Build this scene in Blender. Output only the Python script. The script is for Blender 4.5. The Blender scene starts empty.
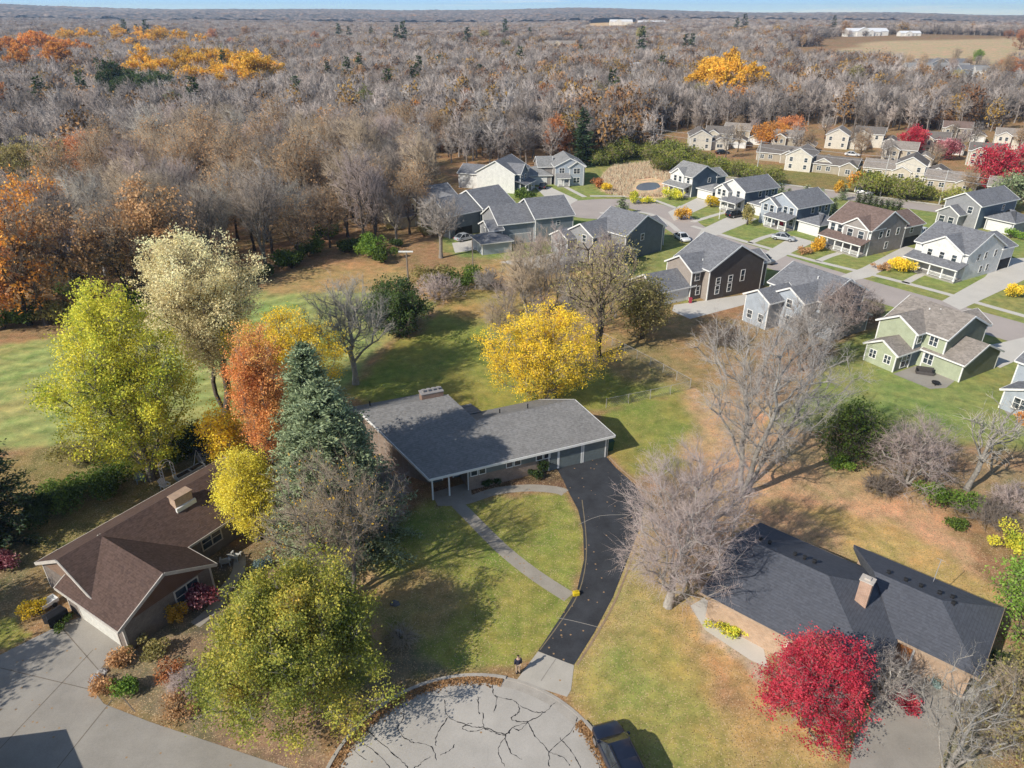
import bpy, bmesh, math, random
import numpy as np
from mathutils import Vector, noise as mnoise
R = math.radians
rnd = random.Random(11)
rng = np.random.default_rng(5)
scene = bpy.context.scene
COL = scene.collection
F = 708.0; CAMH = 41.0; PITCH = math.atan(370 / 708)
CP, SP = math.cos(PITCH), math.sin(PITCH)
SUNAZ = (0.79, 0.61)      # direction shadows fall on the ground
SUNEL = 35.0

def at(px, py, z=0.0):
    """a point of the photograph, measured, as a place at height z"""
    u = (px - 512) / F; v = (py - 384) / F
    t = (z - CAMH) / (-SP - v * CP)
    return (u * t, (CP - v * SP) * t)
def zat(x, y, py):
    """height above (x, y) that was measured at row py"""
    k = (384 - py) / F
    # up/d = k ; up = y*SP + Z*CP ; d = y*CP - Z*SP
    Z = (k * y * CP - y * SP) / (CP + k * SP)
    return Z + CAMH
def mpp(x, y, z=0.0):
    return (y * CP - (z - CAMH) * SP) / F

# ------------------------------------------------------------------ scene objects
def link(o): COL.objects.link(o); return o
def tag(o, label=None, cat=None, group=None, kind=None):
    if label: o['label'] = label
    if cat: o['category'] = cat
    if group: o['group'] = group
    if kind: o['kind'] = kind
    return o
def thing(name, label, cat, loc=(0, 0, 0), rz=0.0, group=None):
    o = bpy.data.objects.new(name, None); link(o)
    o.location = loc; o.rotation_euler = (0, 0, rz); o.empty_display_size = 0.5
    return tag(o, label, cat, group)
def copy_tree(o, parent=None):
    c = o.copy(); COL.objects.link(c); c.parent = parent
    for ch in list(o.children): copy_tree(ch, c)
    return c
def npmesh(name, verts, quads=None, tris=None, col=None, smooth=False):
    me = bpy.data.meshes.new(name)
    verts = np.asarray(verts, dtype=np.float32).reshape(-1, 3)
    nq = 0 if quads is None else len(quads); nt = 0 if tris is None else len(tris)
    loops = []
    if nq: loops.append(np.asarray(quads, dtype=np.int32).ravel())
    if nt: loops.append(np.asarray(tris, dtype=np.int32).ravel())
    loops = np.concatenate(loops)
    me.vertices.add(len(verts)); me.vertices.foreach_set('co', verts.ravel())
    me.loops.add(len(loops)); me.loops.foreach_set('vertex_index', loops)
    me.polygons.add(nq + nt)
    tot = np.concatenate([np.full(nq, 4), np.full(nt, 3)]).astype(np.int32)
    st = np.concatenate([[0], np.cumsum(tot)[:-1]]).astype(np.int32)
    me.polygons.foreach_set('loop_start', st); me.polygons.foreach_set('loop_total', tot)
    if smooth: me.polygons.foreach_set('use_smooth', np.ones(nq + nt, dtype=bool))
    if col is not None:
        a = me.color_attributes.new('tint', 'FLOAT_COLOR', 'POINT')
        a.data.foreach_set('color', np.asarray(col, dtype=np.float32).ravel())
    me.update(calc_edges=True); me.validate()
    return me
def obj(name, me, mat=None, parent=None):
    o = bpy.data.objects.new(name, me); link(o)
    if mat is not None:
        for m in (mat if isinstance(mat, (list, tuple)) else [mat]): me.materials.append(m)
    if parent is not None: o.parent = parent
    return o

class MB:
    def __init__(s): s.v = []; s.f = []; s.m = []
    def face(s, pts, mi=0):
        b = len(s.v); s.v += [tuple(p) for p in pts]; s.f.append(tuple(range(b, b + len(pts)))); s.m.append(mi)
    def box(s, x0, y0, z0, x1, y1, z1, mi=0):
        b = len(s.v)
        s.v += [(x0,y0,z0),(x1,y0,z0),(x1,y1,z0),(x0,y1,z0),(x0,y0,z1),(x1,y0,z1),(x1,y1,z1),(x0,y1,z1)]
        for q in ((0,3,2,1),(4,5,6,7),(0,1,5,4),(1,2,6,5),(2,3,7,6),(3,0,4,7)):
            s.f.append(tuple(b + i for i in q)); s.m.append(mi)
    def beam(s, p, q, w, h, mi=0, up=(0,0,1)):
        """box bar from p to q, w wide, h tall, its top face through p-q plus h/2"""
        p = Vector(p); q = Vector(q); d = (q - p).normalized(); upv = Vector(up)
        if abs(d.dot(upv)) > .98: upv = Vector((1,0,0))
        sd = d.cross(upv).normalized(); un = sd.cross(d)
        b = len(s.v)
        for o in (p, q):
            for a, c in ((-1,-1),(1,-1),(1,1),(-1,1)):
                s.v.append(tuple(o + sd * (a * w / 2) + un * (c * h / 2)))
        for qd in ((3,2,1,0),(4,5,6,7),(0,1,5,4),(1,2,6,5),(2,3,7,6),(3,0,4,7)):
            s.f.append(tuple(b + i for i in qd)); s.m.append(mi)
    def tube(s, pts, rad, n=8, mi=0, cap=True):
        pts = [Vector(p) for p in pts]
        if not isinstance(rad, (list, tuple)): rad = [rad] * len(pts)
        b = len(s.v)
        for i, p in enumerate(pts):
            d = (pts[min(i + 1, len(pts) - 1)] - pts[max(i - 1, 0)]).normalized()
            a = Vector((0,0,1)) if abs(d.z) < .9 else Vector((1,0,0))
            u = d.cross(a).normalized(); w = d.cross(u)
            for k in range(n):
                t = 2 * math.pi * k / n
                s.v.append(tuple(p + (u * math.cos(t) + w * math.sin(t)) * rad[i]))
        for i in range(len(pts) - 1):
            for k in range(n):
                s.f.append((b+i*n+k, b+i*n+(k+1)%n, b+(i+1)*n+(k+1)%n, b+(i+1)*n+k)); s.m.append(mi)
        if cap:
            s.f.append(tuple(b + k for k in range(n))[::-1]); s.m.append(mi)
            s.f.append(tuple(b + (len(pts)-1)*n + k for k in range(n))); s.m.append(mi)
    def slab(s, poly, t, mi=0, miside=None):
        """planar polygon (any slope) given thickness t downwards"""
        n = len(poly); b = len(s.v)
        s.v += [tuple(p) for p in poly] + [(p[0], p[1], p[2] - t) for p in poly]
        s.f.append(tuple(b + i for i in range(n))); s.m.append(mi)
        s.f.append(tuple(b + n + i for i in reversed(range(n)))); s.m.append(mi)
        for i in range(n):
            j = (i + 1) % n
            s.f.append((b+i, b+n+i, b+n+j, b+j)); s.m.append(mi if miside is None else miside)
    def build(s, name, mat, parent=None, smooth=False, bevel=0.0):
        me = bpy.data.meshes.new(name); me.from_pydata(s.v, [], s.f)
        me.polygons.foreach_set('material_index', s.m)
        bm = bmesh.new(); bm.from_mesh(me); bmesh.ops.recalc_face_normals(bm, faces=bm.faces)
        if smooth:
            for f in bm.faces: f.smooth = True
        bm.to_mesh(me); bm.free()
        o = obj(name, me, mat, parent)
        if bevel:
            md = o.modifiers.new('bevel', 'BEVEL'); md.width = bevel; md.segments = 2; md.limit_method = 'ANGLE'
        return o

# ------------------------------------------------------------------ materials
def newmat(name):
    m = bpy.data.materials.new(name); m.use_nodes = True
    nt = m.node_tree; b = nt.nodes['Principled BSDF']
    return m, nt, nt.nodes, nt.links, b
def N(nt, kind, **kw):
    n = nt.nodes.new(kind)
    for k, v in kw.items():
        if k in n.inputs: n.inputs[k].default_value = v
        else: setattr(n, k, v)
    return n
def mathn(nt, op, a, b=None, clamp=False):
    n = nt.nodes.new('ShaderNodeMath'); n.operation = op; n.use_clamp = clamp
    for i, v in enumerate((a, b)):
        if v is None: continue
        if hasattr(v, 'is_linked') or hasattr(v, 'links'): nt.links.new(v, n.inputs[i])
        else: n.inputs[i].default_value = v
    return n.outputs[0]
def mixc(nt, f, a, b, mode='MIX'):
    n = nt.nodes.new('ShaderNodeMix'); n.data_type = 'RGBA'; n.blend_type = mode
    for s, v in ((n.inputs[0], f), (n.inputs[6], a), (n.inputs[7], b)):
        if hasattr(v, 'links'): nt.links.new(v, s)
        elif isinstance(v, (tuple, list)): s.default_value = (*v[:3], 1)
        else: s.default_value = v
    return n.outputs[2]
def noise(nt, scale, detail=3, rough=.6, vec=None, dist=0):
    n = N(nt, 'ShaderNodeTexNoise'); n.inputs['Scale'].default_value = scale
    n.inputs['Detail'].default_value = detail; n.inputs['Roughness'].default_value = rough
    n.inputs['Distortion'].default_value = dist
    if vec is not None: nt.links.new(vec, n.inputs['Vector'])
    return n.outputs[0]
def ramp(nt, fac, stops):
    n = nt.nodes.new('ShaderNodeValToRGB'); nt.links.new(fac, n.inputs[0])
    e = n.color_ramp.elements
    while len(e) < len(stops): e.new(.5)
    for el, (p, c) in zip(e, stops):
        el.position = p; el.color = (*c, 1) if len(c) == 3 else c
    return n.outputs[0]
def gcoord(nt):
    return N(nt, 'ShaderNodeNewGeometry').outputs['Position']
def ocoord(nt):
    return N(nt, 'ShaderNodeTexCoord').outputs['Object']
def surf(name, c, rough=.7, var=.12, scale=3.0, metal=0.0, spec=.3, fine=None, bump=0.0, dark=None):
    """painted / plain surface with a little dirt and tone variation"""
    m, nt, nd, ln, b = newmat(name)
    v = ocoord(nt)
    a = noise(nt, scale, 4, .65, v); a2 = noise(nt, scale * 9, 3, .6, v)
    f = mathn(nt, 'ADD', mathn(nt, 'MULTIPLY', a, .65), mathn(nt, 'MULTIPLY', a2, .35))
    lo = tuple(x * (1 - 2 * var) for x in c); hi = tuple(min(1, x * (1 + 2 * var)) for x in c)
    cc = ramp(nt, f, [(.3, lo), (.7, hi)])
    ln.new(cc, b.inputs['Base Color'])
    b.inputs['Roughness'].default_value = rough; b.inputs['Metallic'].default_value = metal
    b.inputs['Specular IOR Level'].default_value = spec
    if bump:
        bp = N(nt, 'ShaderNodeBump'); bp.inputs['Strength'].default_value = bump; bp.inputs['Distance'].default_value = .02
        ln.new(a2, bp.inputs['Height']); ln.new(bp.outputs[0], b.inputs['Normal'])
    return m
def siding(name, c, pitch=.16):
    m, nt, nd, ln, b = newmat(name)
    v = ocoord(nt)
    sx = N(nt, 'ShaderNodeSeparateXYZ'); ln.new(v, sx.inputs[0])
    fr = mathn(nt, 'FRACT', mathn(nt, 'DIVIDE', sx.outputs[2], pitch))
    edge = mathn(nt, 'LESS_THAN', fr, .14)
    a = noise(nt, 1.2, 4, .6, v)
    cc = ramp(nt, a, [(.3, tuple(x * .86 for x in c)), (.7, tuple(min(1, x * 1.08) for x in c))])
    cc = mixc(nt, mathn(nt, 'MULTIPLY', edge, .45), cc, tuple(x * .35 for x in c))
    ln.new(cc, b.inputs['Base Color']); b.inputs['Roughness'].default_value = .6
    b.inputs['Specular IOR Level'].default_value = .25
    bp = N(nt, 'ShaderNodeBump'); bp.inputs['Strength'].default_value = .4; bp.inputs['Distance'].default_value = .02
    ln.new(fr, bp.inputs['Height']); ln.new(bp.outputs[0], b.inputs['Normal'])
    return m
def shingles(name, c, var=.25, tabs=.3):
    m, nt, nd, ln, b = newmat(name)
    v = ocoord(nt)
    mp = N(nt, 'ShaderNodeMapping'); mp.inputs['Scale'].default_value = (1, 1, 2.2); ln.new(v, mp.inputs['Vector'])
    vo = N(nt, 'ShaderNodeTexVoronoi'); vo.inputs['Scale'].default_value = 1 / tabs; ln.new(mp.outputs[0], vo.inputs['Vector'])
    sep = N(nt, 'ShaderNodeSeparateColor'); ln.new(vo.outputs['Color'], sep.inputs[0])
    a = noise(nt, .35, 4, .6, v); f2 = noise(nt, 14, 2, .6, v)
    f = mathn(nt, 'ADD', mathn(nt, 'MULTIPLY', sep.outputs[0], .4), mathn(nt, 'ADD', mathn(nt, 'MULTIPLY', a, .4), mathn(nt, 'MULTIPLY', f2, .2)))
    lo = tuple(x * (1 - var) for x in c); hi = tuple(min(1, x * (1 + var)) for x in c)
    cc = ramp(nt, f, [(.25, lo), (.7, hi)])
    sx = N(nt, 'ShaderNodeSeparateXYZ'); ln.new(v, sx.inputs[0])
    fr = mathn(nt, 'FRACT', mathn(nt, 'DIVIDE', sx.outputs[2], .085))
    cc = mixc(nt, mathn(nt, 'MULTIPLY', mathn(nt, 'LESS_THAN', fr, .2), .3), cc, tuple(x * .45 for x in c))
    ln.new(cc, b.inputs['Base Color']); b.inputs['Roughness'].default_value = .92
    b.inputs['Specular IOR Level'].default_value = .15
    bp = N(nt, 'ShaderNodeBump'); bp.inputs['Strength'].default_value = .35; bp.inputs['Distance'].default_value = .03
    ln.new(f, bp.inputs['Height']); ln.new(bp.outputs[0], b.inputs['Normal'])
    return m
def brick(name, c1, c2, mortar):
    m, nt, nd, ln, b = newmat(name)
    v = ocoord(nt)
    sx = N(nt, 'ShaderNodeSeparateXYZ'); ln.new(v, sx.inputs[0])
    cb = N(nt, 'ShaderNodeCombineXYZ'); ln.new(mathn(nt, 'ADD', sx.outputs[0], sx.outputs[1]), cb.inputs[0]); ln.new(sx.outputs[2], cb.inputs[1])
    t = N(nt, 'ShaderNodeTexBrick'); ln.new(cb.outputs[0], t.inputs['Vector'])
    t.inputs['Color1'].default_value = (*c1, 1); t.inputs['Color2'].default_value = (*c2, 1); t.inputs['Mortar'].default_value = (*mortar, 1)
    t.inputs['Scale'].default_value = 1; t.inputs['Brick Width'].default_value = .22; t.inputs['Row Height'].default_value = .075; t.inputs['Mortar Size'].default_value = .008
    a = noise(nt, 2, 4, .6, v)
    cc = mixc(nt, .5, t.outputs[0], ramp(nt, a, [(.3, (.55,.55,.55)), (.7, (1.2,1.2,1.2))]), 'MULTIPLY')
    ln.new(cc, b.inputs['Base Color']); b.inputs['Roughness'].default_value = .9
    return m
def glassmat(name, c=(.03,.04,.05)):
    m, nt, nd, ln, b = newmat(name)
    a = noise(nt, 1.3, 2, .5, ocoord(nt))
    ln.new(ramp(nt, a, [(.35, tuple(x * .5 for x in c)), (.65, tuple(x * 2.0 for x in c))]), b.inputs['Base Color'])
    b.inputs['Roughness'].default_value = .08; b.inputs['Specular IOR Level'].default_value = .6
    return m
def leafmat(name, stops, rand=.25, transl=.35):
    """foliage: colour from the per-leaf tint, shifted a little per tree"""
    m, nt, nd, ln, b = newmat(name)
    at_ = N(nt, 'ShaderNodeAttribute'); at_.attribute_name = 'tint'
    sep = N(nt, 'ShaderNodeSeparateColor'); ln.new(at_.outputs['Color'], sep.inputs[0])
    cc = ramp(nt, sep.outputs[0], stops)
    oi = N(nt, 'ShaderNodeObjectInfo')
    hs = N(nt, 'ShaderNodeHueSaturation'); ln.new(cc, hs.inputs['Color'])
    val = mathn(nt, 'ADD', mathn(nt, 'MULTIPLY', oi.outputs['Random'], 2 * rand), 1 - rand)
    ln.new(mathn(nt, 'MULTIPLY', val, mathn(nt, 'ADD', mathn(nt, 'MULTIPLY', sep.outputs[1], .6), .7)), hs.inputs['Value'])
    b.inputs['Roughness'].default_value = .65; b.inputs['Specular IOR Level'].default_value = .2
    ln.new(hs.outputs[0], b.inputs['Base Color'])
    tr = N(nt, 'ShaderNodeBsdfTranslucent'); ln.new(hs.outputs[0], tr.inputs[0])
    mx = N(nt, 'ShaderNodeMixShader'); mx.inputs[0].default_value = transl
    ln.new(b.outputs[0], mx.inputs[1]); ln.new(tr.outputs[0], mx.inputs[2])
    ln.new(mx.outputs[0], nd['Material Output'].inputs[0])
    return m
def barkmat(name, c, rand=.25):
    m, nt, nd, ln, b = newmat(name)
    oi = N(nt, 'ShaderNodeObjectInfo')
    a = noise(nt, 5, 4, .7, ocoord(nt))
    cc = ramp(nt, a, [(.3, tuple(x * .6 for x in c)), (.7, tuple(x * 1.3 for x in c))])
    hs = N(nt, 'ShaderNodeHueSaturation'); ln.new(cc, hs.inputs['Color'])
    ln.new(mathn(nt, 'ADD', mathn(nt, 'MULTIPLY', oi.outputs['Random'], 2 * rand), 1 - rand), hs.inputs['Value'])
    ln.new(hs.outputs[0], b.inputs['Base Color']); b.inputs['Roughness'].default_value = .9
    b.inputs['Specular IOR Level'].default_value = .1
    return m

# ------------------------------------------------------------------ camera, sun, sky
cam = bpy.data.cameras.new('camera'); co = bpy.data.objects.new('camera', cam); link(co)
co.location = (0, 0, CAMH); co.rotation_euler = (math.pi / 2 - PITCH, 0, 0)
cam.sensor_width = 36; cam.lens = 36 * F / 1024; cam.clip_start = .5; cam.clip_end = 40000
scene.camera = co
sun = bpy.data.lights.new('sun', 'SUN'); so = bpy.data.objects.new('sun', sun); link(so)
sun.energy = 5.0; sun.angle = R(.53); sun.color = (1, .955, .865)
sd = Vector((SUNAZ[0] * math.cos(R(SUNEL)), SUNAZ[1] * math.cos(R(SUNEL)), -math.sin(R(SUNEL))))
so.rotation_euler = sd.to_track_quat('-Z', 'Y').to_euler(); so.location = (-80, -60, 120)
w = bpy.data.worlds.new('World'); scene.world = w; w.use_nodes = True
nt = w.node_tree
sky = nt.nodes.new('ShaderNodeTexSky'); sky.sky_type = 'NISHITA'; sky.sun_disc = False
sky.sun_elevation = R(SUNEL); sky.sun_rotation = math.atan2(-SUNAZ[0], -SUNAZ[1])
sky.altitude = 250; sky.air_density = 1.0; sky.dust_density = .6; sky.ozone_density = 2.0
tc = nt.nodes.new('ShaderNodeTexCoord')
mp = nt.nodes.new('ShaderNodeMapping'); mp.inputs['Scale'].default_value = (2.2, 2.2, 60); nt.links.new(tc.outputs['Generated'], mp.inputs[0])
cl = noise(nt, 1.6, 5, .6, mp.outputs[0])
cf = ramp(nt, cl, [(.58, (0, 0, 0)), (.76, (.7, .7, .7))])
sz = nt.nodes.new('ShaderNodeSeparateXYZ'); nt.links.new(tc.outputs['Generated'], sz.inputs[0])
low = ramp(nt, mathn(nt, 'MULTIPLY', sz.outputs[2], 10.0), [(0, (6.8, 10, 13)), (.06, (4.2, 8.2, 14)), (.3, (2.6, 5.9, 12.4)), (1, (1.3, 2.8, 5.8))])
kl = ramp(nt, mathn(nt, 'MULTIPLY', sz.outputs[2], 5.0), [(.15, (0, 0, 0)), (.9, (1, 1, 1))])
skyc = mixc(nt, kl, low, sky.outputs[0])
skyc = mixc(nt, cf, skyc, (9.4, 10.4, 11))
bg = nt.nodes['Background']; nt.links.new(skyc, bg.inputs[0]); bg.inputs[1].default_value = .108
# thin autumn haze lying over the land
hz = MB(); hz.box(-9000, -400, -45, 9000, 11500, 150); mh = bpy.data.materials.new('haze'); mh.use_nodes = True; hn = mh.node_tree
hn.nodes.remove(hn.nodes['Principled BSDF']); vs = hn.nodes.new('ShaderNodeVolumeScatter'); vs.inputs['Color'].default_value = (.50, .70, 1, 1); vs.inputs['Density'].default_value = 1.15e-4; vs.inputs['Anisotropy'].default_value = .1
hn.links.new(vs.outputs[0], hn.nodes['Material Output'].inputs['Volume'])
tag(hz.build('haze', mh), 'thin blue-grey haze lying over the distant wood', 'haze', kind='stuff')
scene.view_settings.view_transform = 'Standard'; scene.view_settings.look = 'None'; scene.view_settings.exposure = 0
cy = scene.cycles; cy.max_bounces = 5; cy.diffuse_bounces = 2; cy.glossy_bounces = 2; cy.transmission_bounces = 3; cy.volume_bounces = 0; cy.caustics_reflective = False; cy.caustics_refractive = False; cy.use_adaptive_sampling = True; cy.adaptive_threshold = .02

# ------------------------------------------------------------------ terrain and ground paint
def _h(ix, iy, s):
    n = (ix.astype(np.int64) * 374761393 + iy.astype(np.int64) * 668265263 + s * 974711) & 0x7fffffff
    n = ((n ^ (n >> 13)) * 1274126177) & 0x7fffffff
    return ((n ^ (n >> 16)) & 0xffff) / 65535.0
def vnoise(x, y, s=0):
    ix = np.floor(x); iy = np.floor(y); fx = x - ix; fy = y - iy
    fx = fx * fx * (3 - 2 * fx); fy = fy * fy * (3 - 2 * fy)
    return (_h(ix, iy, s) * (1 - fx) + _h(ix + 1, iy, s) * fx) * (1 - fy) + (_h(ix, iy + 1, s) * (1 - fx) + _h(ix + 1, iy + 1, s) * fx) * fy
def fbm(x, y, s=0, o=4):
    r = 0; a = .5
    for i in range(o): r = r + a * vnoise(x * 2**i, y * 2**i, s + i); a *= .5
    return r
def terrain(x, y):
    x = np.asarray(x, dtype=float); y = np.asarray(y, dtype=float)
    d = np.hypot(x, y)
    k = np.clip((d - 650) / 1500, 0, 1)
    hills = (fbm(x / 900 + 3.3, y / 900 + 1.7, 4, 4) - .36) * 26 * k
    ridge = np.clip((d - 3000) / 4000, 0, 1)
    ang = x / np.maximum(y, 1)
    prof = 42 + 30 * np.clip(-(ang - .1), -1, .75) / .75 + 10 * np.sin(ang * 7 + 1) + 8 * np.sin(ang * 17)
    rise = 15 * np.exp(-(((x - 600) / 330) ** 2)) * np.clip((y - 760) / 330, 0, 1) * np.clip((1900 - y) / 600, 0, 1)
    return hills + ridge * prof + rise
def tz(x, y): return float(terrain(np.array([x]), np.array([y]))[0])
def inside(P, poly):
    x, y = P[:, 0], P[:, 1]; r = np.zeros(len(x), dtype=bool)
    n = len(poly)
    for i in range(n):
        x0, y0 = poly[i]; x1, y1 = poly[(i + 1) % n]
        c = ((y0 > y) != (y1 > y)) & (x < (x1 - x0) * (y - y0) / ((y1 - y0) or 1e-9) + x0)
        r ^= c
    return r
def sdist(P, poly):
    x, y = P[:, 0], P[:, 1]; d = np.full(len(x), 1e9); n = len(poly)
    for i in range(n):
        a = np.array(poly[i]); b = np.array(poly[(i + 1) % n]); ab = b - a
        t = np.clip(((x - a[0]) * ab[0] + (y - a[1]) * ab[1]) / (ab @ ab + 1e-9), 0, 1)
        d = np.minimum(d, np.hypot(x - a[0] - t * ab[0], y - a[1] - t * ab[1]))
    return np.where(inside(P, poly), d, -d)
def pxpoly(pts): return [at(*p) for p in pts]

LITTER = (.26, .165, .095); FIELD = (.28, .30, .12); LAWN = (.23, .235, .066); DRY = (.30, .24, .11)
TAN = (.44, .285, .175); ORANGE = (.35, .235, .115); GREEN = (.215, .24, .09); SOIL = (.21, .155, .11)
REED = (.60, .44, .31); BARE = (.40, .31, .22); MULCH = (.14, .085, .06)
# (pixels measured on the photograph, colour, leaf speckle, feather in metres)
ZONES = [
 ([(-60,352),(0,345),(60,336),(150,318),(250,290),(330,284),(420,285),(445,300),(400,330),(350,385),(250,420),(150,440),(60,446),(0,452),(-60,470)], FIELD, .03, 2.0),
 ([(252,287),(290,273),(330,262),(395,262),(428,275),(400,288),(330,290),(262,298)], ORANGE, .5, 3.0),
 ([(395,300),(430,272),(530,250),(700,300),(690,345),(560,380),(470,300)], ORANGE, .6, 3.0),
 ([(340,395),(420,325),(470,292),(520,298),(540,340),(600,355),(690,372),(690,395),(605,410),(490,430),(400,400)], LAWN, .15, 2.0),
 ([(430,310),(470,285),(530,290),(520,330),(470,330)], (.30,.225,.09), .35, 4.0),
 ([(560,355),(640,330),(760,340),(720,400),(650,385)], (.28,.195,.10), .6, 4.0),
 ([(600,412),(692,392),(715,425),(690,470),(640,478),(608,456)], (.23,.225,.07), .2, 1.2),
 ([(690,390),(760,400),(830,450),(920,490),(1000,590),(960,600),(880,560),(760,530),(690,500)], TAN, .9, 2.5),
 ([(780,500),(880,520),(1010,600),(990,612),(850,548)], (.38,.29,.12), .6, 2.0),
 ([(820,430),(930,480),(1060,560),(1060,440),(900,425)], (.26,.19,.115), .7, 2.0),
 ([(770,425),(800,395),(845,345),(870,330),(1060,300),(1060,455),(930,440)], GREEN, .02, 1.5),
 ([(575,205),(580,172),(600,150),(690,165),(780,184),(1060,215),(1060,350),(940,345),(850,300),(770,290),(690,240)], GREEN, .03, 1.0),
 ([(690,158),(850,170),(1060,195),(1060,222),(950,208),(780,190)], (.2,.17,.07), .4, 3.0),
 ([(440,205),(520,180),(590,185),(600,215),(690,240),(700,310),(600,270),(440,252)], GREEN, .1, 2.0),
 ([(598,180),(612,168),(650,163),(685,170),(690,186),(668,198),(630,198),(605,192)], REED, .3, 2.0),
 ([(340,590),(380,530),(440,495),(480,500),(560,490),(590,540),(572,597),(560,640),(535,655),(430,672),(380,680),(330,720)], LAWN, .5, 1.2),
 ([(335,570),(375,560),(400,600),(385,650),(350,640)], TAN, .8, 2.0),
 ([(360,580),(420,575),(470,600),(430,625),(370,620)], (.29,.22,.10), .6, 2.5),
 ([(635,500),(690,590),(720,700),(830,770),(620,775),(575,700),(560,660),(600,600),(625,560)], (.35,.26,.115), .9, 1.5),
 ([(590,690),(660,640),(700,680),(740,780),(640,790)], (.29,.26,.09), .45, 3.0),
 ([(660,590),(700,600),(760,690),(840,730),(800,770),(700,660)], (.40,.28,.13), .8, 2.0),
 ([(430,488),(556,470),(572,490),(535,487),(495,490),(468,504),(440,506)], MULCH, .7, .5),
 ([(380,640),(420,640),(430,672),(372,690)], (.19,.145,.11), .7, 2.0),
 ([(-60,470),(60,446),(180,440),(235,455),(160,500),(40,560),(-60,640)], (.20,.16,.07), .8, 1.5),
 ([(-60,520),(25,545),(40,610),(0,650),(-60,690)], (.19,.145,.09), .6, 1.0),
 ([(0,618),(12,616),(28,640),(0,655),(-40,650)], LAWN, .2, .6),
 ([(95,600),(240,560),(330,560),(350,640),(330,770),(280,775),(120,705),(85,690)], SOIL, .75, .8),
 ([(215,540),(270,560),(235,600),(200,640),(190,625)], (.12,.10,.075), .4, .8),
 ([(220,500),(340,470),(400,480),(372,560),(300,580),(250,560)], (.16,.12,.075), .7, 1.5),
 ([(690,600),(740,640),(770,650),(760,680),(705,640)], (.4,.34,.27), .4, .6),
 ([(890,650),(1010,650),(1040,700),(1000,790),(860,790),(880,720)], (.24,.20,.15), .7, 1.0),
 ([(780,62),(860,50),(1060,48),(1060,62),(930,66)], BARE, .0, 30.0),
 ([(545,29),(600,24),(640,24),(640,31),(600,33)], (.5,.36,.22), .0, 40.0),
 ([(-30,186),(0,178),(60,168),(85,171),(40,186),(-30,200)], (.2,.22,.08), .1, 5.0),
]
def make_ground():
    ny, nx = 620, 470
    rr = 12 * (9500 / 12) ** (np.arange(ny) / (ny - 1))
    aa = np.linspace(R(-62), R(62), nx)
    A, RR = np.meshgrid(aa, rr)
    X = np.tan(A) * RR * .55 + np.sin(A) * RR * .45; Y = RR * np.cos(A * .3)
    x = X.ravel(); y = Y.ravel() - 6
    z = terrain(x, y)
    P = np.stack([x, y], 1)
    Pn = P + np.stack([fbm(x / 3, y / 3, 21, 3) - .44, fbm(x / 3 + 9, y / 3, 22, 3) - .44], 1) * 2.2
    colr = np.tile(np.array([*LITTER, .7]), (len(x), 1))
    d = np.hypot(x, y)
    far = np.clip((d - 500) / 1500, 0, 1)[:, None]
    colr = colr * (1 - far) + np.array([.17, .125, .10, .2]) * far
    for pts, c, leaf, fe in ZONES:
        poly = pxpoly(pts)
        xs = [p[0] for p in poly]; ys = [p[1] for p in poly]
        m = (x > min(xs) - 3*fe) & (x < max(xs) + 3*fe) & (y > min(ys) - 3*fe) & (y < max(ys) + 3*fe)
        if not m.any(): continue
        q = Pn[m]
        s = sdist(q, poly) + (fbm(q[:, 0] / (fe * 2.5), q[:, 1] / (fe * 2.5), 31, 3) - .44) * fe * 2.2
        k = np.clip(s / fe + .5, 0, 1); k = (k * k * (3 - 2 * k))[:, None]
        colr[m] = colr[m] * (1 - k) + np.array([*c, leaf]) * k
    # mowing stripes on the field
    fp = pxpoly(ZONES[0][0]); a = at(0, 363); b = at(58, 350)
    dx, dy = b[0] - a[0], b[1] - a[1]; L = math.hypot(dx, dy)
    m = (y > 60) & (x < -20) & (y < 160)
    t = (-dy * x[m] + dx * y[m]) / L + (fbm(x[m] / 12, y[m] / 12, 3, 2) - .4) * 1.5
    st = np.sin(t * 2 * math.pi / 3.4); sf = np.clip(sdist(P[m], fp) / 3, 0, 1)
    colr[m, :3] *= (1 + .2 * st * sf + .25 * (fbm(t * .2, t * 0, 5, 2) - .38) * sf)[:, None]
    i = np.arange(ny - 1)[:, None] * nx + np.arange(nx - 1)[None]
    q = np.stack([i, i + 1, i + nx + 1, i + nx], -1).reshape(-1, 4)
    me = npmesh('ground', np.stack([x, y, z], 1), q, None, colr, True)
    m, nt, nd, ln, bs = newmat('ground')
    at_ = N(nt, 'ShaderNodeAttribute'); at_.attribute_name = 'tint'
    pos = gcoord(nt)
    n0 = noise(nt, .09, 4, .6, pos); n1 = noise(nt, .8, 4, .65, pos); n2 = noise(nt, 6.5, 4, .8, pos); n3 = noise(nt, 3.2, 4, .75, pos)
    f = mathn(nt, 'ADD', mathn(nt, 'MULTIPLY', n1, .5), mathn(nt, 'MULTIPLY', n2, .5))
    shade = ramp(nt, f, [(.28, (.50, .54, .50)), (.5, (1.22, 1.2, 1.16)), (.7, (1.95, 1.82, 1.65))])
    c = mixc(nt, 1.0, at_.outputs['Color'], shade, 'MULTIPLY')
    hue = ramp(nt, n0, [(.35, (.85, 1.05, .85)), (.65, (1.22, 1.02, 1.0))])
    c = mixc(nt, .8, c, hue, 'MULTIPLY')
    nm = noise(nt, .42, 5, .7, pos, .4); c = mixc(nt, .75, c, ramp(nt, nm, [(.34, (.62, .78, .62)), (.5, (1, 1, 1)), (.68, (1.3, 1.12, 1.05))]), 'MULTIPLY')
    # fallen leaves: ragged flecks, thicker where the paint says so
    vo = N(nt, 'ShaderNodeTexVoronoi'); vo.inputs['Scale'].default_value = 12; ln.new(pos, vo.inputs['Vector'])
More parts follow.
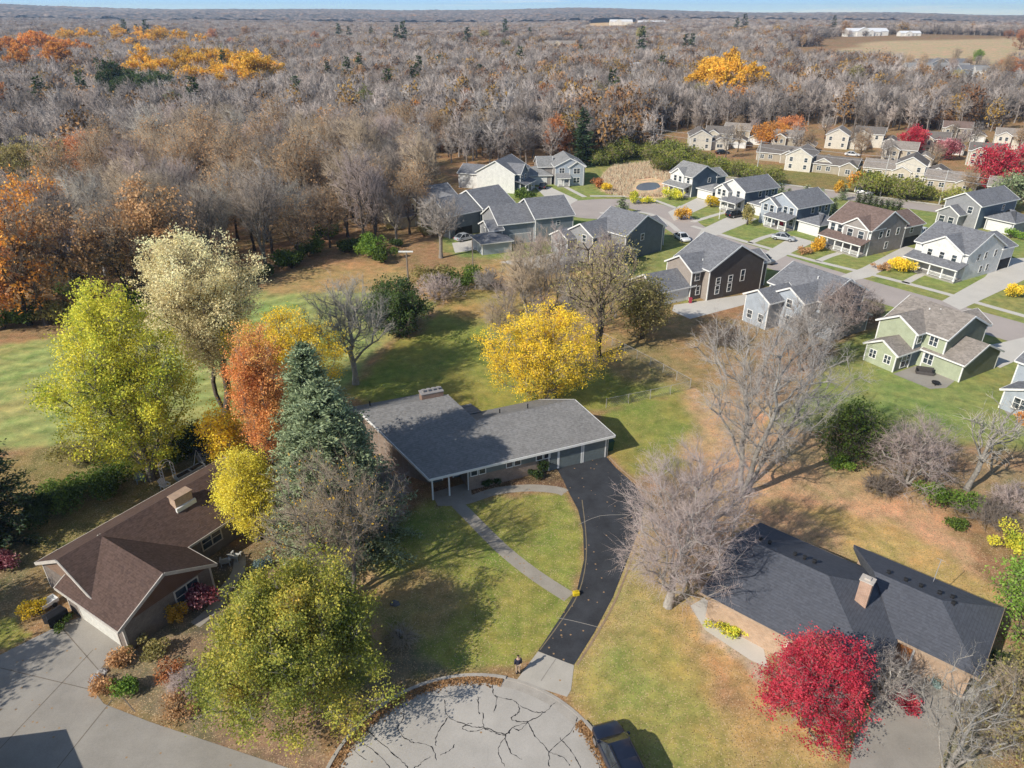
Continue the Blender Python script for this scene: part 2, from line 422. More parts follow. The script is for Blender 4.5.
    sc = N(nt, 'ShaderNodeSeparateColor'); ln.new(vo.outputs['Color'], sc.inputs[0])
    thick = mathn(nt, 'MULTIPLY', at_.outputs['Alpha'], mathn(nt, 'ADD', mathn(nt, 'MULTIPLY', n1, 1.1), .05))
    keep = mathn(nt, 'LESS_THAN', sc.outputs[0], thick)
    near = mathn(nt, 'LESS_THAN', vo.outputs['Distance'], .5)
    lc = ramp(nt, sc.outputs[1], [(.1, (.13, .085, .045)), (.4, (.42, .27, .14)), (.75, (.60, .43, .26)), (.95, (.64, .48, .27))])
    c = mixc(nt, mathn(nt, 'MULTIPLY', mathn(nt, 'MULTIPLY', keep, near), .78), c, lc)
    ln.new(c, bs.inputs['Base Color']); bs.inputs['Roughness'].default_value = .95; bs.inputs['Specular IOR Level'].default_value = .05
    bp = N(nt, 'ShaderNodeBump'); bp.inputs['Strength'].default_value = .6; bp.inputs['Distance'].default_value = .08
    ln.new(f, bp.inputs['Height']); ln.new(bp.outputs[0], bs.inputs['Normal'])
    g = obj('ground', me, m); g['kind'] = 'structure'
    return g
make_ground()

# ------------------------------------------------------------------ paving
def paving(name, c, var=.15, scale=.6, crack=None, rough=.9, spec=.2, seam=None, speck=.0):
    m, nt, nd, ln, b = newmat(name)
    pos = gcoord(nt)
    a = noise(nt, scale, 5, .65, pos); f2 = noise(nt, 9, 3, .7, pos); f3 = noise(nt, 60, 2, .6, pos)
    f = mathn(nt, 'ADD', mathn(nt, 'MULTIPLY', a, .55), mathn(nt, 'ADD', mathn(nt, 'MULTIPLY', f2, .25), mathn(nt, 'MULTIPLY', f3, .2)))
    cc = ramp(nt, f, [(.3, tuple(x * (1 - 2 * var) for x in c)), (.52, c), (.72, tuple(x * (1 + 1.6 * var) for x in c))])
    if speck:
        vo = N(nt, 'ShaderNodeTexVoronoi'); vo.inputs['Scale'].default_value = 3; ln.new(pos, vo.inputs['Vector'])
        sc = N(nt, 'ShaderNodeSeparateColor'); ln.new(vo.outputs['Color'], sc.inputs[0])
        k = mathn(nt, 'MULTIPLY', mathn(nt, 'LESS_THAN', sc.outputs[0], speck), mathn(nt, 'LESS_THAN', vo.outputs['Distance'], .22))
        cc = mixc(nt, k, cc, (.36, .23, .12))
    ln.new(cc, b.inputs['Base Color']); b.inputs['Roughness'].default_value = rough; b.inputs['Specular IOR Level'].default_value = spec
    bp = N(nt, 'ShaderNodeBump'); bp.inputs['Strength'].default_value = .25; bp.inputs['Distance'].default_value = .02
    ln.new(f2, bp.inputs['Height']); ln.new(bp.outputs[0], b.inputs['Normal'])
    return m
M_asph = paving('fresh_asphalt', (.050, .052, .058), .3, .5, speck=.12)
M_road = paving('old_road', (.45, .415, .37), .16, .22, speck=.03)
M_conc = paving('pale_concrete', (.47, .43, .37), .10, .5, speck=.03)
M_path = paving('path_concrete', (.36, .32, .265), .14, .7, speck=.12)
M_drive = paving('stained_concrete', (.34, .31, .27), .15, .3, speck=.06)
M_street = paving('street_asphalt', (.44, .38, .345), .08, .2)
M_white = paving('new_concrete', (.60, .56, .50), .06, .3)
M_tar = surf('tar', (.018, .018, .02), .5)
M_kerb = paving('kerb_concrete', (.42, .38, .33), .14, 1.0)
def sheet(name, pts, mat, z=.008, px=True, zt=None):
    P = [at(*p) for p in pts] if px else pts
    m = MB(); 
    if zt is None: m.face([(x, y, z) for x, y in P])
    else: m.slab([(x, y, zt) for x, y in P], zt + .05)
    o = m.build(name, mat); o['kind'] = 'structure'
    return o
def smooth(pts, n=6, closed=False):
    """Catmull-Rom through the points"""
    out = []; k = len(pts)
    rngi = range(k if closed else k - 1)
    for i in rngi:
        p0 = pts[(i-1) % k] if closed or i > 0 else pts[i]; p1 = pts[i]; p2 = pts[(i+1) % k]
        p3 = pts[(i+2) % k] if closed or i + 2 < k else p2
        for j in range(n):
            t = j / n
            out.append(tuple(.5 * ((2*b) + (c-a)*t + (2*a-5*b+4*c-d)*t*t + (-a+3*b-3*c+d)*t**3) for a, b, c, d in zip(p0, p1, p2, p3)))
    if not closed: out.append(tuple(pts[-1]))
    return out
def ribbon(name, pts, width, mat, z=.008, zt=None, parent=None, struct=True, sm=5):
    P = smooth(pts, sm); m = MB(); L = []; Rr = []
    for i, p in enumerate(P):
        a = P[max(i-1, 0)]; b = P[min(i+1, len(P)-1)]; dx, dy = b[0]-a[0], b[1]-a[1]; l = math.hypot(dx, dy) or 1
        wv = width(i / (len(P)-1)) if callable(width) else width
        L.append((p[0]-dy/l*wv/2, p[1]+dx/l*wv/2)); Rr.append((p[0]+dy/l*wv/2, p[1]-dx/l*wv/2))
    for i in range(len(P)-1):
        q = [(*Rr[i], z), (*Rr[i+1], z), (*L[i+1], z), (*L[i], z)]
        if zt: m.slab([(a, b, zt) for a, b, _ in q], zt + .03)
        else: m.face(q)
    o = m.build(name, mat, parent)
    if struct: o['kind'] = 'structure'
    return o

# the turning circle at the bottom, its gutter and kerb
CC = (-2.5, 25.4); CR = 9.05
def arc(r, a0, a1, n=60): return [(CC[0] + r * math.cos(R(a0 + (a1-a0)*i/n)), CC[1] + r * math.sin(R(a0 + (a1-a0)*i/n))) for i in range(n+1)]
sheet('road', arc(CR - .75, -60, 240, 90) + [(-9, 2), (3, 2)], M_road, .012, False)
gm = MB(); o_, i_ = arc(CR - .12, -30, 210, 90), arc(CR - .75, -30, 210, 90)
for k in range(90): gm.face([(*i_[k], .010), (*i_[k+1], .010), (*o_[k+1], .010), (*o_[k], .010)])
gm.build('gutter', M_kerb)['kind'] = 'structure'
km = MB(); o_, i_ = arc(CR + .1, -30, 210, 90), arc(CR - .12, -30, 210, 90)
for k in range(90):
    aa = -30 + 240 * (k + .5) / 90
    hgt = .03 if 37 < aa < 78 else .12
    km.slab([(*i_[k], hgt), (*i_[k+1], hgt), (*o_[k+1], hgt), (*o_[k], hgt)], hgt + .03)
km.build('kerb', M_kerb)['kind'] = 'structure'
# asphalt drive, its concrete apron and expansion joint
DRV = [(556,467),(580,463),(606,456.5),(616,468),(634,484),(645,500),(640,528),(629,556),(613,597),(594,633),(574,665),(556,659),(538,651),(560,618),(577,590),(584,560),(583,530),(578,510),(570,495),(563,480)]
sheet('driveway', DRV, M_asph, .016)
sheet('driveway_apron', [(538,651.5),(574,665.5),(571,690),(567,697),(545,690),(516,681)], M_conc, .020)
def pline(name, pts, wd, mat, z): return ribbon(name, [at(*p) for p in pts], wd, mat, z, sm=3)
pline('apron_joint', [(556,659),(549,669),(541,681)], .07, M_drive, .026)
pline('drive_edge_left', [(582,500),(585.5,530),(586,560),(579,592),(562,620),(540,650)], .08, paving('dry_edge', (.24,.19,.12), .2, 2), .021)
pline('drive_edge_right', [(609,457),(622,470),(641,486),(652,500)], .16, paving('sand_edge', (.42,.3,.19), .15, 2), .021)
pline('drive_edge_lower', [(637,545),(617,597),(597,634),(577,665)], .16, paving('leafy_edge', (.33,.23,.14), .2, 2), .021)
pline('drive_seam', [(578,525),(600,516),(628,515)], .05, M_drive, .022)
pline('drive_joint', [(557,618),(573,621),(601,628)], .05, M_drive, .022)
pline('path', [(440,492),(456,503),(500,547),(535,575),(569,597)], 1.25, M_path, .012)
pline('curved_path', [(452,504),(472,499),(497,491),(530,488),(556,490),(565,493)], 1.15, M_path, .017)
sheet('porch_slab', [(431,493),(470,482),(472,497),(455,506),(438,506)], M_path, .024)
for k, (p, q) in enumerate([((478,521),(470,527)),((500,542),(492,548)),((520,560),(513,566)),((541,576),(534,582)),((556,586),(549,592))]):
    pline('path_joint', [p, ((p[0]+q[0])/2, (p[1]+q[1])/2), q], .04, M_drive, .019)
# cracks sealed with tar
CRK = [[(492,683),(494,695),(497,697),(494,712)],[(497,697),(512,700),(519,706),(518,713),(511,718),(516,721),(528,722)],[(555,702),(545,712),(528,722),(512,728),(505,738)],
 [(528,722),(534,735),(548,752),(549,766)],[(577,717),(572,730),(549,752)],[(445,700),(448,717),(470,726),(485,728),(506,734),(512,728)],[(448,717),(437,735),(436,746)],
 [(505,738),(511,752),(522,760)],[(505,738),(498,750),(504,766)],[(478,697),(479,714)],[(483,712),(484,727),(492,732),(506,736)],[(350,735),(372,750),(390,768)],[(367,730),(395,755),(408,768)],[(472,723),(462,727),(470,732),(485,728)],[(400,700),(404,716),(398,730),(410,742)],[(410,742),(430,746),(436,760)],[(560,738),(572,752),(580,768)],[(549,752),(562,757),(570,766)],[(430,757),(420,764),(412,770)],[(520,706),(535,712),(545,712)],[(350,748),(366,760)],[(455,745),(448,752),(440,755)],[(528,722),(520,730),(512,728)],[(590,745),(596,756),(600,768)]]
tm = MB()
for cr in CRK:
    P = [(q[0] + rnd.uniform(-.05, .05), q[1] + rnd.uniform(-.05, .05)) for q in smooth([at(*p) for p in cr], 7)]
    for i in range(len(P)-1):
        a, b = P[i], P[i+1]; dx, dy = b[0]-a[0], b[1]-a[1]; l = math.hypot(dx, dy) or 1; wv = .05 * (.35 + 1.2 * rnd.random() ** 1.5)
        nx_, ny_ = -dy/l*wv/2, dx/l*wv/2
        tm.face([(a[0]-nx_, a[1]-ny_, .018), (b[0]-nx_, b[1]-ny_, .018), (b[0]+nx_, b[1]+ny_, .018), (a[0]+nx_, a[1]+ny_, .018)])
tm.build('road_crack_sealant', M_tar)['kind'] = 'structure'
# concrete drive of the brown-roofed house
LD = [(-120,700),(-20,668),(0,655),(30,640),(66,622),(96,612),(128,640),(112,655),(98,672),(93,690),(104,704),(150,722),(210,742),(300,772),(330,800),(100,960),(-200,960)]
sheet('concrete_drive', LD, M_drive, .014)
M_joint = paving('joint_dirt', (.2,.165,.13), .2, 2)
for a, b in [((93,650),(-20,770)),((112,700),(40,790)),((92,690),(0,668)),((62,628),(135,712))]:
    pline('drive_joint', [a, ((a[0]+b[0])/2, (a[1]+b[1])/2), b], .06, M_joint, .020)
pline('garden_path', [(195,625),(212,610),(225,590),(238,572),(240,556)], 1.0, M_path, .012)
# drive in front of the dark-roofed house
sheet('gravel_drive', [(845,790),(855,735),(880,700),(925,660),(960,668),(965,700),(930,790)], M_drive, .012)
sheet('gravel_bed', [(690,606),(704,598),(762,642),(768,668),(750,660),(705,630)], M_white, .014)
sheet('patio', [(908,652),(975,690),(1006,668),(1012,690),(985,712),(915,672)], M_white, .016)

# streets of the new houses
ribbon('street', [(14,171),(24,174),(31.5,171.5),(36,162.5),(37.4,152),(40.5,142),(48,130),(58.5,114.5),(74,94),(92,70),(105,52)], 9.0, M_street, .010)
sheet('turning_area', [(19+8*math.cos(t), 168+9*math.sin(t)) for t in [k*math.pi/12 for k in range(24)]], M_street, .006, False)
ribbon('island_bed', [(24,160),(27,163)], 5, paving('brown_bed', (.2,.13,.1), .2, .4), .015, sm=2)
ribbon('main_road', [(52,206),(69,193.2),(84,181.5),(104,165.5),(128,146),(160,118)], 7.5, M_street, .010)
ribbon('main_road_shoulder', [(54.5,211),(71.5,197.6),(87,185.3),(107,169.3),(131,150),(163,122)], 1.6, M_white, .012)
U0 = Vector((.5, -.866)); W0 = Vector((.866, .5))
def uw(o, u, w): return (o[0] + U0.x*u + W0.x*w, o[1] + U0.y*u + W0.y*w)

for pts in ([(697,198),(714,203),(690,214),(674,221),(668,212)], [(738,212),(757,219),(735,228),(715,236),(694,240),(702,229)],
            [(793,236),(815,242),(795,251),(774,262),(754,260),(768,251)], [(905,246),(920,250),(900,262),(870,277),(848,282),(838,277),(862,268),(893,252)],
            [(1080,258),(1000,258),(985,277),(942,301),(960,310),(1024,280),(1080,276)], [(674,305),(746,294.5),(744,305),(690,319),(672,311)],
            [(1000,343),(1030,336),(1040,350),(1000,368),(985,362),(984,346)], [(452,243),(482,239),(494,247),(455,253)],
            [(500,262),(585,248),(590,261),(530,269)], [(535,187),(550,187),(578,200),(566,207),(547,199)], [(835,300),(846,292),(858,298),(850,306)]):
    sheet('house_driveway', pts, M_white, .018)
for pts in ([(692,226),(711,231.5),(750,243),(800,257),(836,266),(890,279),(947,294),(985,305),(1060,326)],
            [(692,222),(712,216),(729,211)], [(672,212),(682,206)], [(750,243),(762,238),(776,234)], [(818,261),(830,256),(840,253)], [(905,283),(914,278),(924,273)],
            [(600,213),(640,212),(664,220),(678,231)], [(590,196),(640,197),(668,205),(690,214)], [(560,184),(575,192),(585,197)]):
    pline('sidewalk', pts, 1.3, M_white, .014)
# pond among the reeds
m, nt, nd, ln, b = newmat('pond_water')
b.inputs['Base Color'].default_value = (.13, .165, .21, 1); b.inputs['Roughness'].default_value = .18
bp = N(nt, 'ShaderNodeBump'); bp.inputs['Strength'].default_value = .15; ln.new(noise(nt, 1.2, 3, .6, gcoord(nt)), bp.inputs['Height']); ln.new(bp.outputs[0], b.inputs['Normal'])
sheet('creek_water', [(-40,192),(0,186),(45,180),(62,182),(30,188),(-40,199)], m, .02)
sheet('pond_water', smooth([at(*p) for p in [(636,188),(640,184),(648,182.5),(657,183),(660,187),(652,190),(641,190.5)]], 5, True), m, .02, False)

# ------------------------------------------------------------------ house kit
M_trim = surf('white_trim', (.78, .77, .74), .5, .04)
M_glass = glassmat('window_glass')
M_gdoor = surf('garage_door_white', (.74, .73, .70), .5, .05)
M_dark = surf('dark_opening', (.02, .02, .022), .8)
M_found = surf('foundation', (.33, .31, .28), .9)
def sid(n, c): return siding('siding_' + n, c)
class House:
    """blocks of wall under their own roofs, in a frame of their own (x along the front, y into the lot)"""
    def __init__(s, name, label, loc, deg, walls, roof, trim=None, group=None, cat='house', over=.4):
        s.t = thing(name, label, cat, (loc[0], loc[1], 0), R(deg), group)
        s.wm = walls if isinstance(walls, (list, tuple)) else [walls]; s.rm = roof; s.tm = trim or M_trim
        s.wall = MB(); s.roof = MB(); s.trim = MB(); s.over = over; s.k = 0
    def block(s, x0, x1, y0, y1, h, axis='x', pitch=.5, z0=0.0, wi=0, hip=False, ends=(0, 0, 0, 0), over=None, rise=None, corner=True):
        """ends: wall material per face (x0, x1, y0, y1)"""
        o = s.over if over is None else over; s.k += 1; e = .004 * s.k
        cx, cy = (x0+x1)/2, (y0+y1)/2; W = s.wall
        run = (y1-y0)/2 if axis == 'x' else (x1-x0)/2
        top = h + (run * pitch if rise is None else rise)
        sl = (top - h) / run
        f = lambda pts, mi: W.face(pts, mi)
        g0 = axis == 'x' and not hip; g1 = axis == 'y' and not hip
        tt = top - .03
        f([(x0,y1,z0),(x0,y0,z0),(x0,y0,h)] + ([(x0,cy,tt)] if g0 else []) + [(x0,y1,h)], ends[0])
        f([(x1,y0,z0),(x1,y1,z0),(x1,y1,h)] + ([(x1,cy,tt)] if g0 else []) + [(x1,y0,h)], ends[1])
        f([(x0,y0,z0),(x1,y0,z0),(x1,y0,h)] + ([(cx,y0,tt)] if g1 else []) + [(x0,y0,h)], ends[2])
        f([(x1,y1,z0),(x0,y1,z0),(x0,y1,h)] + ([(cx,y1,tt)] if g1 else []) + [(x1,y1,h)], ends[3])
        th = .16; up = th + e; Z = lambda d: top - sl * d + up
        if hip:
            hx = run if axis == 'x' else 0; hy = 0 if axis == 'x' else run
            X0, X1, Y0, Y1 = x0-o, x1+o, y0-o, y1+o; zl = h - sl*o + up; zt = top + up
            if axis == 'x': a, b = (x0+run, cy, zt), (x1-run, cy, zt)
            else: a, b = (cx, y0+run, zt), (cx, y1-run, zt)
            c = [(X0,Y0,zl),(X1,Y0,zl),(X1,Y1,zl),(X0,Y1,zl)]
            if axis == 'x': polys = [[c[0],c[1],b,a],[c[2],c[3],a,b],[c[1],c[2],b],[c[3],c[0],a]]
            else: polys = [[c[0],c[1],a],[c[1],c[2],b,a],[c[2],c[3],b],[c[3],c[0],a,b]]
            for p in polys: s.roof.face(p)
            s.roof.face([(p[0],p[1],p[2]-th) for p in reversed(c)])
            for i in range(4):
                p, q = c[i], c[(i+1)%4]; s.trim.beam((p[0],p[1],p[2]-th/2-.03), (q[0],q[1],q[2]-th/2-.03), .06, th+.05)
        else:
            ro = .3 if o > .1 else o
            if axis == 'x':
                for sg, yy in ((-1, y0-o), (1, y1+o)):
                    zl = Z(abs(yy-cy)); q = [(x0-ro,cy,Z(0)),(x1+ro,cy,Z(0)),(x1+ro,yy,zl),(x0-ro,yy,zl)]
                    s.roof.slab(q, th)
                    s.trim.beam((x0-ro,yy,zl-th/2-.02),(x1+ro,yy,zl-th/2-.02), .07, th+.06)
                    for xx in (x0-ro-.02, x1+ro+.02): s.trim.beam((xx,yy,zl-th/2-.04),(xx,cy,Z(0)-th/2-.04), .07, th+.1)
            else:
                for sg, xx in ((-1, x0-o), (1, x1+o)):
                    zl = Z(abs(xx-cx)); q = [(cx,y0-ro,Z(0)),(cx,y1+ro,Z(0)),(xx,y1+ro,zl),(xx,y0-ro,zl)]
                    s.roof.slab(q, th)
                    s.trim.beam((xx,y0-ro,zl-th/2-.02),(xx,y1+ro,zl-th/2-.02), .07, th+.06)
                    for yy in (y0-ro-.02, y1+ro+.02): s.trim.beam((xx,yy,zl-th/2-.04),(cx,yy,Z(0)-th/2-.04), .07, th+.1)
        if corner:
            for xx in (x0, x1):
                for yy in (y0, y1):
                    s.trim.box(xx-.03-(.09 if xx==x1 else 0)-e/4, yy-.03-(.09 if yy==y1 else 0)-e/4, z0+.02, xx+.03+(.09 if xx==x0 else 0)+e/4, yy+.03+(.09 if yy==y0 else 0)+e/4, h-.05)
        return s
    def pent(s, x0, x1, y0, y1, zlo, zhi, side='y0'):
        """lean-to roof, low edge on the given side"""
        if side == 'y0': q = [(x0,y0,zlo),(x1,y0,zlo),(x1,y1,zhi),(x0,y1,zhi)]; e = (q[0], q[1])
        elif side == 'y1': q = [(x0,y0,zhi),(x1,y0,zhi),(x1,y1,zlo),(x0,y1,zlo)]; e = (q[2], q[3])
        elif side == 'x0': q = [(x0,y0,zlo),(x1,y0,zhi),(x1,y1,zhi),(x0,y1,zlo)]; e = (q[0], q[3])
        else: q = [(x0,y0,zhi),(x1,y0,zlo),(x1,y1,zlo),(x0,y1,zhi)]; e = (q[1], q[2])
        s.roof.slab(q, .14); s.trim.beam((e[0][0],e[0][1],e[0][2]-.09),(e[1][0],e[1][1],e[1][2]-.09), .07, .2)
    def _place(s, face, pos, a, z):
        # a point on a wall: face axis, wall coordinate, along, height ; returns fn(off)
        ax, sg = face[0], (-1 if face[1] == '0' else 1)
        def P(al, out, zz):
            return (pos + sg*out, al, zz) if ax == 'x' else (al, pos + sg*out, zz)
        return P
    def _bar(s, m, P, a0, a1, z0, z1, d0, d1):
        p = P(a0, d0, z0); q = P(a1, d1, z1)
        m.box(min(p[0],q[0]), min(p[1],q[1]), min(p[2],q[2]), max(p[0],q[0]), max(p[1],q[1]), max(p[2],q[2]))
    def win(s, face, pos, a, z, w, h, n=1, mull=True, fr=.11, name='window', glass=None):
        P = s._place(face, pos, a, z); f = MB(); g = MB(); b = s._bar
        x0, x1 = a - w/2, a + w/2
        b(f, P, x0-fr, x1+fr, z-fr, z, 0, .05); b(f, P, x0-fr, x1+fr, z+h, z+h+fr, 0, .055)
        b(f, P, x0-fr, x0, z, z+h, 0, .05); b(f, P, x1, x1+fr, z, z+h, 0, .05)
        for i in range(1, n):
            xm = x0 + w*i/n; b(f, P, xm-.05, xm+.05, z, z+h, 0, .045)
        if mull: b(f, P, x0, x1, z+h/2-.03, z+h/2+.03, 0, .04)
        b(g, P, x0, x1, z, z+h, .002, .02)
        o = f.build(name, s.tm, s.t); g.build('pane', glass or M_glass, o)
    def door(s, face, pos, a, w=1.0, h=2.1, mat=None, z=.15):
        P = s._place(face, pos, a, z); f = MB(); g = MB()
        s._bar(f, P, a-w/2-.12, a-w/2, z, z+h+.12, 0, .06); s._bar(f, P, a+w/2, a+w/2+.12, z, z+h+.12, 0, .06); s._bar(f, P, a-w/2, a+w/2, z+h, z+h+.12, 0, .06)
        s._bar(g, P, a-w/2, a+w/2, z, z+h, .003, .03)
        for zz in (z+.25, z+1.15): 
            for aa in (a-w*.22, a+w*.22): s._bar(g, P, aa-w*.15, aa+w*.15, zz, zz+.7, .03, .045)
        o = f.build('door_frame', s.tm, s.t); g.build('door', mat or M_gdoor, o)
    def garage(s, face, pos, a, w=4.9, h=2.2, mat=None, fr=True):
        P = s._place(face, pos, a, 0); f = MB(); g = MB(); b = s._bar
        b(f, P, a-w/2-.14, a-w/2, .02, h+.14, 0, .06); b(f, P, a+w/2, a+w/2+.14, .02, h+.14, 0, .06); b(f, P, a-w/2, a+w/2, h, h+.14, 0, .06)
        for i in range(4):
            z0 = .03 + i*(h-.03)/4; b(g, P, a-w/2, a+w/2, z0, z0+(h-.03)/4-.025, .003, .035)
        b(g, P, a-w/2, a+w/2, .02, h-.01, .001, .02)
        o = g.build('garage_door', mat or M_gdoor, s.t)
        if fr: f.build('garage_frame', s.tm, s.t)
    def opening(s, face, pos, a, w, h, z=.05):
        P = s._place(face, pos, a, 0); g = MB(); s._bar(g, P, a-w/2, a+w/2, z, z+h, .003, .012); g.build('opening', M_dark, s.t)
    def porch(s, x0, x1, y0, y1, h=2.7, posts=4, rail=True, rise=.9):
        m = MB(); m.box(x0, y0, .0, x1, y1-.02, .35); m.build('porch_floor', M_found, s.t)
        s.pent(x0-.3, x1+.3, y0-.35, y1, h, h+rise)
        bm_ = MB(); bm_.box(x0, y0, h-.42, x1, y0+.2, h-.12); 
        for i in range(posts):
            x = x0 + .12 + (x1-x0-.24)*i/(posts-1); p = MB()
            p.box(x-.11, y0, .35, x+.11, y0+.22, h-.42); p.box(x-.16, y0-.04, .35, x+.16, y0+.26, .75)
            p.build('porch_post', s.tm, s.t)
        bm_.build('porch_beam', s.tm, s.t)
        if rail:
            for i in range(posts-1):
                if i == 1 and posts > 3: continue
                r = MB()
                xa = x0+.23+(x1-x0-.24)*i/(posts-1); xb = x0+.01+(x1-x0-.24)*(i+1)/(posts-1)
                r.box(xa, y0+.08, 1.2, xb, y0+.14, 1.28); r.box(xa, y0+.08, .5, xb, y0+.14, .56)
                k = xa + .12
                while k < xb: r.box(k, y0+.09, .56, k+.05, y0+.13, 1.2); k += .16
                r.build('railing', s.tm, s.t)
    def vents(s, pts):
        for x, y, z in pts: m = MB(); m.tube([(x,y,z-.2),(x,y,z+.25)], .09, 8); m.build('roof_vent', M_trim, s.t)
    def done(s):
        s.wall.build('wall', s.wm, s.t); s.roof.build('roof', s.rm, s.t); s.trim.build('trim', s.tm, s.t)
        if s.t.name.startswith('colonial'): s.t.scale = (1, 1, .88)
        return s.t

# shingle colours
S_grey = shingles('shingle_grey', (.185, .187, .20)); S_lgrey = shingles('shingle_light_grey', (.26, .256, .252)); S_brown = shingles('shingle_brown', (.19, .135, .115))
S_tan = shingles('shingle_weathered', (.28, .245, .215)); S_dark = shingles('shingle_charcoal', (.088, .093, .105))
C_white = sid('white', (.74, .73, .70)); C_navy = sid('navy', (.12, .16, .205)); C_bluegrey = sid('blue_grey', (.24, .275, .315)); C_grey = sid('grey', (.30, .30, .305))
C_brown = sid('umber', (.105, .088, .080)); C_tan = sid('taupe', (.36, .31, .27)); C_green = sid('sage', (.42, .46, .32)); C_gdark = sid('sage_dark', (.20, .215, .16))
C_yellow = sid('butter', (.66, .60, .42)); C_cream = sid('cream', (.60, .53, .42)); C_teal = sid('slate_teal', (.135, .16, .185)); C_taupe = sid('warm_grey', (.31, .275, .255)); C_lblue = sid('pale_blue', (.40, .44, .49)); C_gtaupe=sid('grey_taupe',(.33,.30,.28))
M_red = surf('red_door', (.45, .03, .05), .4)

NEWH = 'two-storey houses of the new subdivision'
# --- row north of the street, fronts to the street
def front_windows(h, y, xs, z, w=.95, hh=1.5): 
    for x in xs: h.win('y0', y, x, z, w, hh)
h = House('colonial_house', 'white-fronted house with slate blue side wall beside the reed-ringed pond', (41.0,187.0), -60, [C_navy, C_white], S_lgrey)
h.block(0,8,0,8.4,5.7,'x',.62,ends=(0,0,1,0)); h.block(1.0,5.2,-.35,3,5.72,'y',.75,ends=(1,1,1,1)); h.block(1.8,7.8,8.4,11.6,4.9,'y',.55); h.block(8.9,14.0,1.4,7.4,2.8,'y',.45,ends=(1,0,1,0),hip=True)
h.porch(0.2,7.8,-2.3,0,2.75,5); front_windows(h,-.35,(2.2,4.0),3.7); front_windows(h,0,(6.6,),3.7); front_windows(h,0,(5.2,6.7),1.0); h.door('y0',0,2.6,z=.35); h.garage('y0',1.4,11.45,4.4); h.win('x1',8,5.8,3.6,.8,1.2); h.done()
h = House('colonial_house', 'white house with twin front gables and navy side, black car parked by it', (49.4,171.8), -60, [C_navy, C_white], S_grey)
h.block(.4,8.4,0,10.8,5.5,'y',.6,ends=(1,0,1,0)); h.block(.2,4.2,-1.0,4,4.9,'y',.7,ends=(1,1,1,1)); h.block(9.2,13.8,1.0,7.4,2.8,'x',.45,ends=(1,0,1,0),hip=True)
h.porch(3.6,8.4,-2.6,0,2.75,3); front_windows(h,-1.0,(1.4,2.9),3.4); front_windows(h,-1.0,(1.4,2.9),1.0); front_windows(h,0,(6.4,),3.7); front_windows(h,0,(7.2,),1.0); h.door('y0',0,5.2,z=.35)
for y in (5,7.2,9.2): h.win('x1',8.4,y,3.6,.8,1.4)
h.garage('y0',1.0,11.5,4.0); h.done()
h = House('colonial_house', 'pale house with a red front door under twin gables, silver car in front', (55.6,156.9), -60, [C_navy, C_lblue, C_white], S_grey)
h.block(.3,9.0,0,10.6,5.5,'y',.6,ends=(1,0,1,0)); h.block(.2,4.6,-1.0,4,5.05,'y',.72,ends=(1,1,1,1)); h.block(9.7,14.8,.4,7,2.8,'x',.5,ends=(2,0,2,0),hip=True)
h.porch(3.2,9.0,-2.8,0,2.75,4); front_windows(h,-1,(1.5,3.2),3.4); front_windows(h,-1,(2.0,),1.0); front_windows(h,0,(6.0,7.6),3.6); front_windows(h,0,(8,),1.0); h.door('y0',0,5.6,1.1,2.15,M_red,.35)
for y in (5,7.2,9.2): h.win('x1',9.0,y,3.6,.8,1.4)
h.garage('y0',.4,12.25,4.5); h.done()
h = House('colonial_house', 'brown-roofed house with white porch and taupe side wall', (62.9,139.2), -60, [C_taupe, C_white, C_gtaupe], S_brown)
h.block(0,9.4,0,10.5,5.7,'x',.62,ends=(1,0,1,0)); h.block(3.6,9.0,-.4,4,5.72,'y',.72,ends=(2,2,2,2)); h.block(1,9.2,10.5,16.5,4.8,'y',.5); 
h.porch(.1,9.3,-2.4,0,2.75,6); front_windows(h,0,(1.0,2.6),3.6); front_windows(h,-.4,(5.2,7.6),3.5,1.1,1.5); front_windows(h,0,(4.6,6.2,7.9),.9); h.door('y0',0,2.6,z=.35)
for y, z in ((3,3.6),(5.2,3.6),(8.2,3.6),(5.4,.9)): h.win('x1',9.4,y,z,.8,1.4)
h.opening('x1',9.2,13.6,4.6,2.2); h.win('x1',9.2,13,3.2,.8,1.2); h.done()
h = House('colonial_house', 'bright white house with grey roof and front porch beside a round yellow shrub', (73.0,125.0), -60, [C_white], S_grey)
h.block(0,9.4,0,10.8,5.5,'x',.58); h.block(1.6,8.6,-.4,5,5.52,'y',.66); h.block(1.4,9.2,10.8,15,4.7,'y',.45)
h.porch(.1,9.5,-2.5,0,2.75,5); front_windows(h,-.4,(3.0,5.2,7.4),3.5,.8,1.2); front_windows(h,0,(4.4,6.2,8),.9); h.door('y0',0,2.3,z=.35)
for y, z in ((3.4,3.6),(5.6,3.6),(8.6,3.6),(5.2,.9),(7.2,.9)): h.win('x1',9.4,y,z,.75,1.3)
h.opening('x1',9.2,13,3.6,2.2); h.done()
h = House('colonial_house', 'grey house with thick white gable edges beyond the bright white house', (95.2,156.3), -60, [C_grey, C_navy], S_grey)
h.block(0,7.6,0,14,5.8,'y',.6,ends=(0,1,0,0)); h.block(.4,5,-2.6,3,3.4,'y',.7); h.block(8.2,13.8,2.5,9.5,3.0,'x',.5,hip=True)
front_windows(h,0,(5.6,),3.6); front_windows(h,-2.6,(1.6,3.6),.9,1.1,1.5); h.garage('y0',2.5,11,4.6); h.win('x1',7.6,9,3.6,.8,1.3); h.done()
h = House('colonial_house', 'white house half cut off by the frame with blue shaded side', (88.5,101.0), -60, [C_white, C_lblue], S_grey)
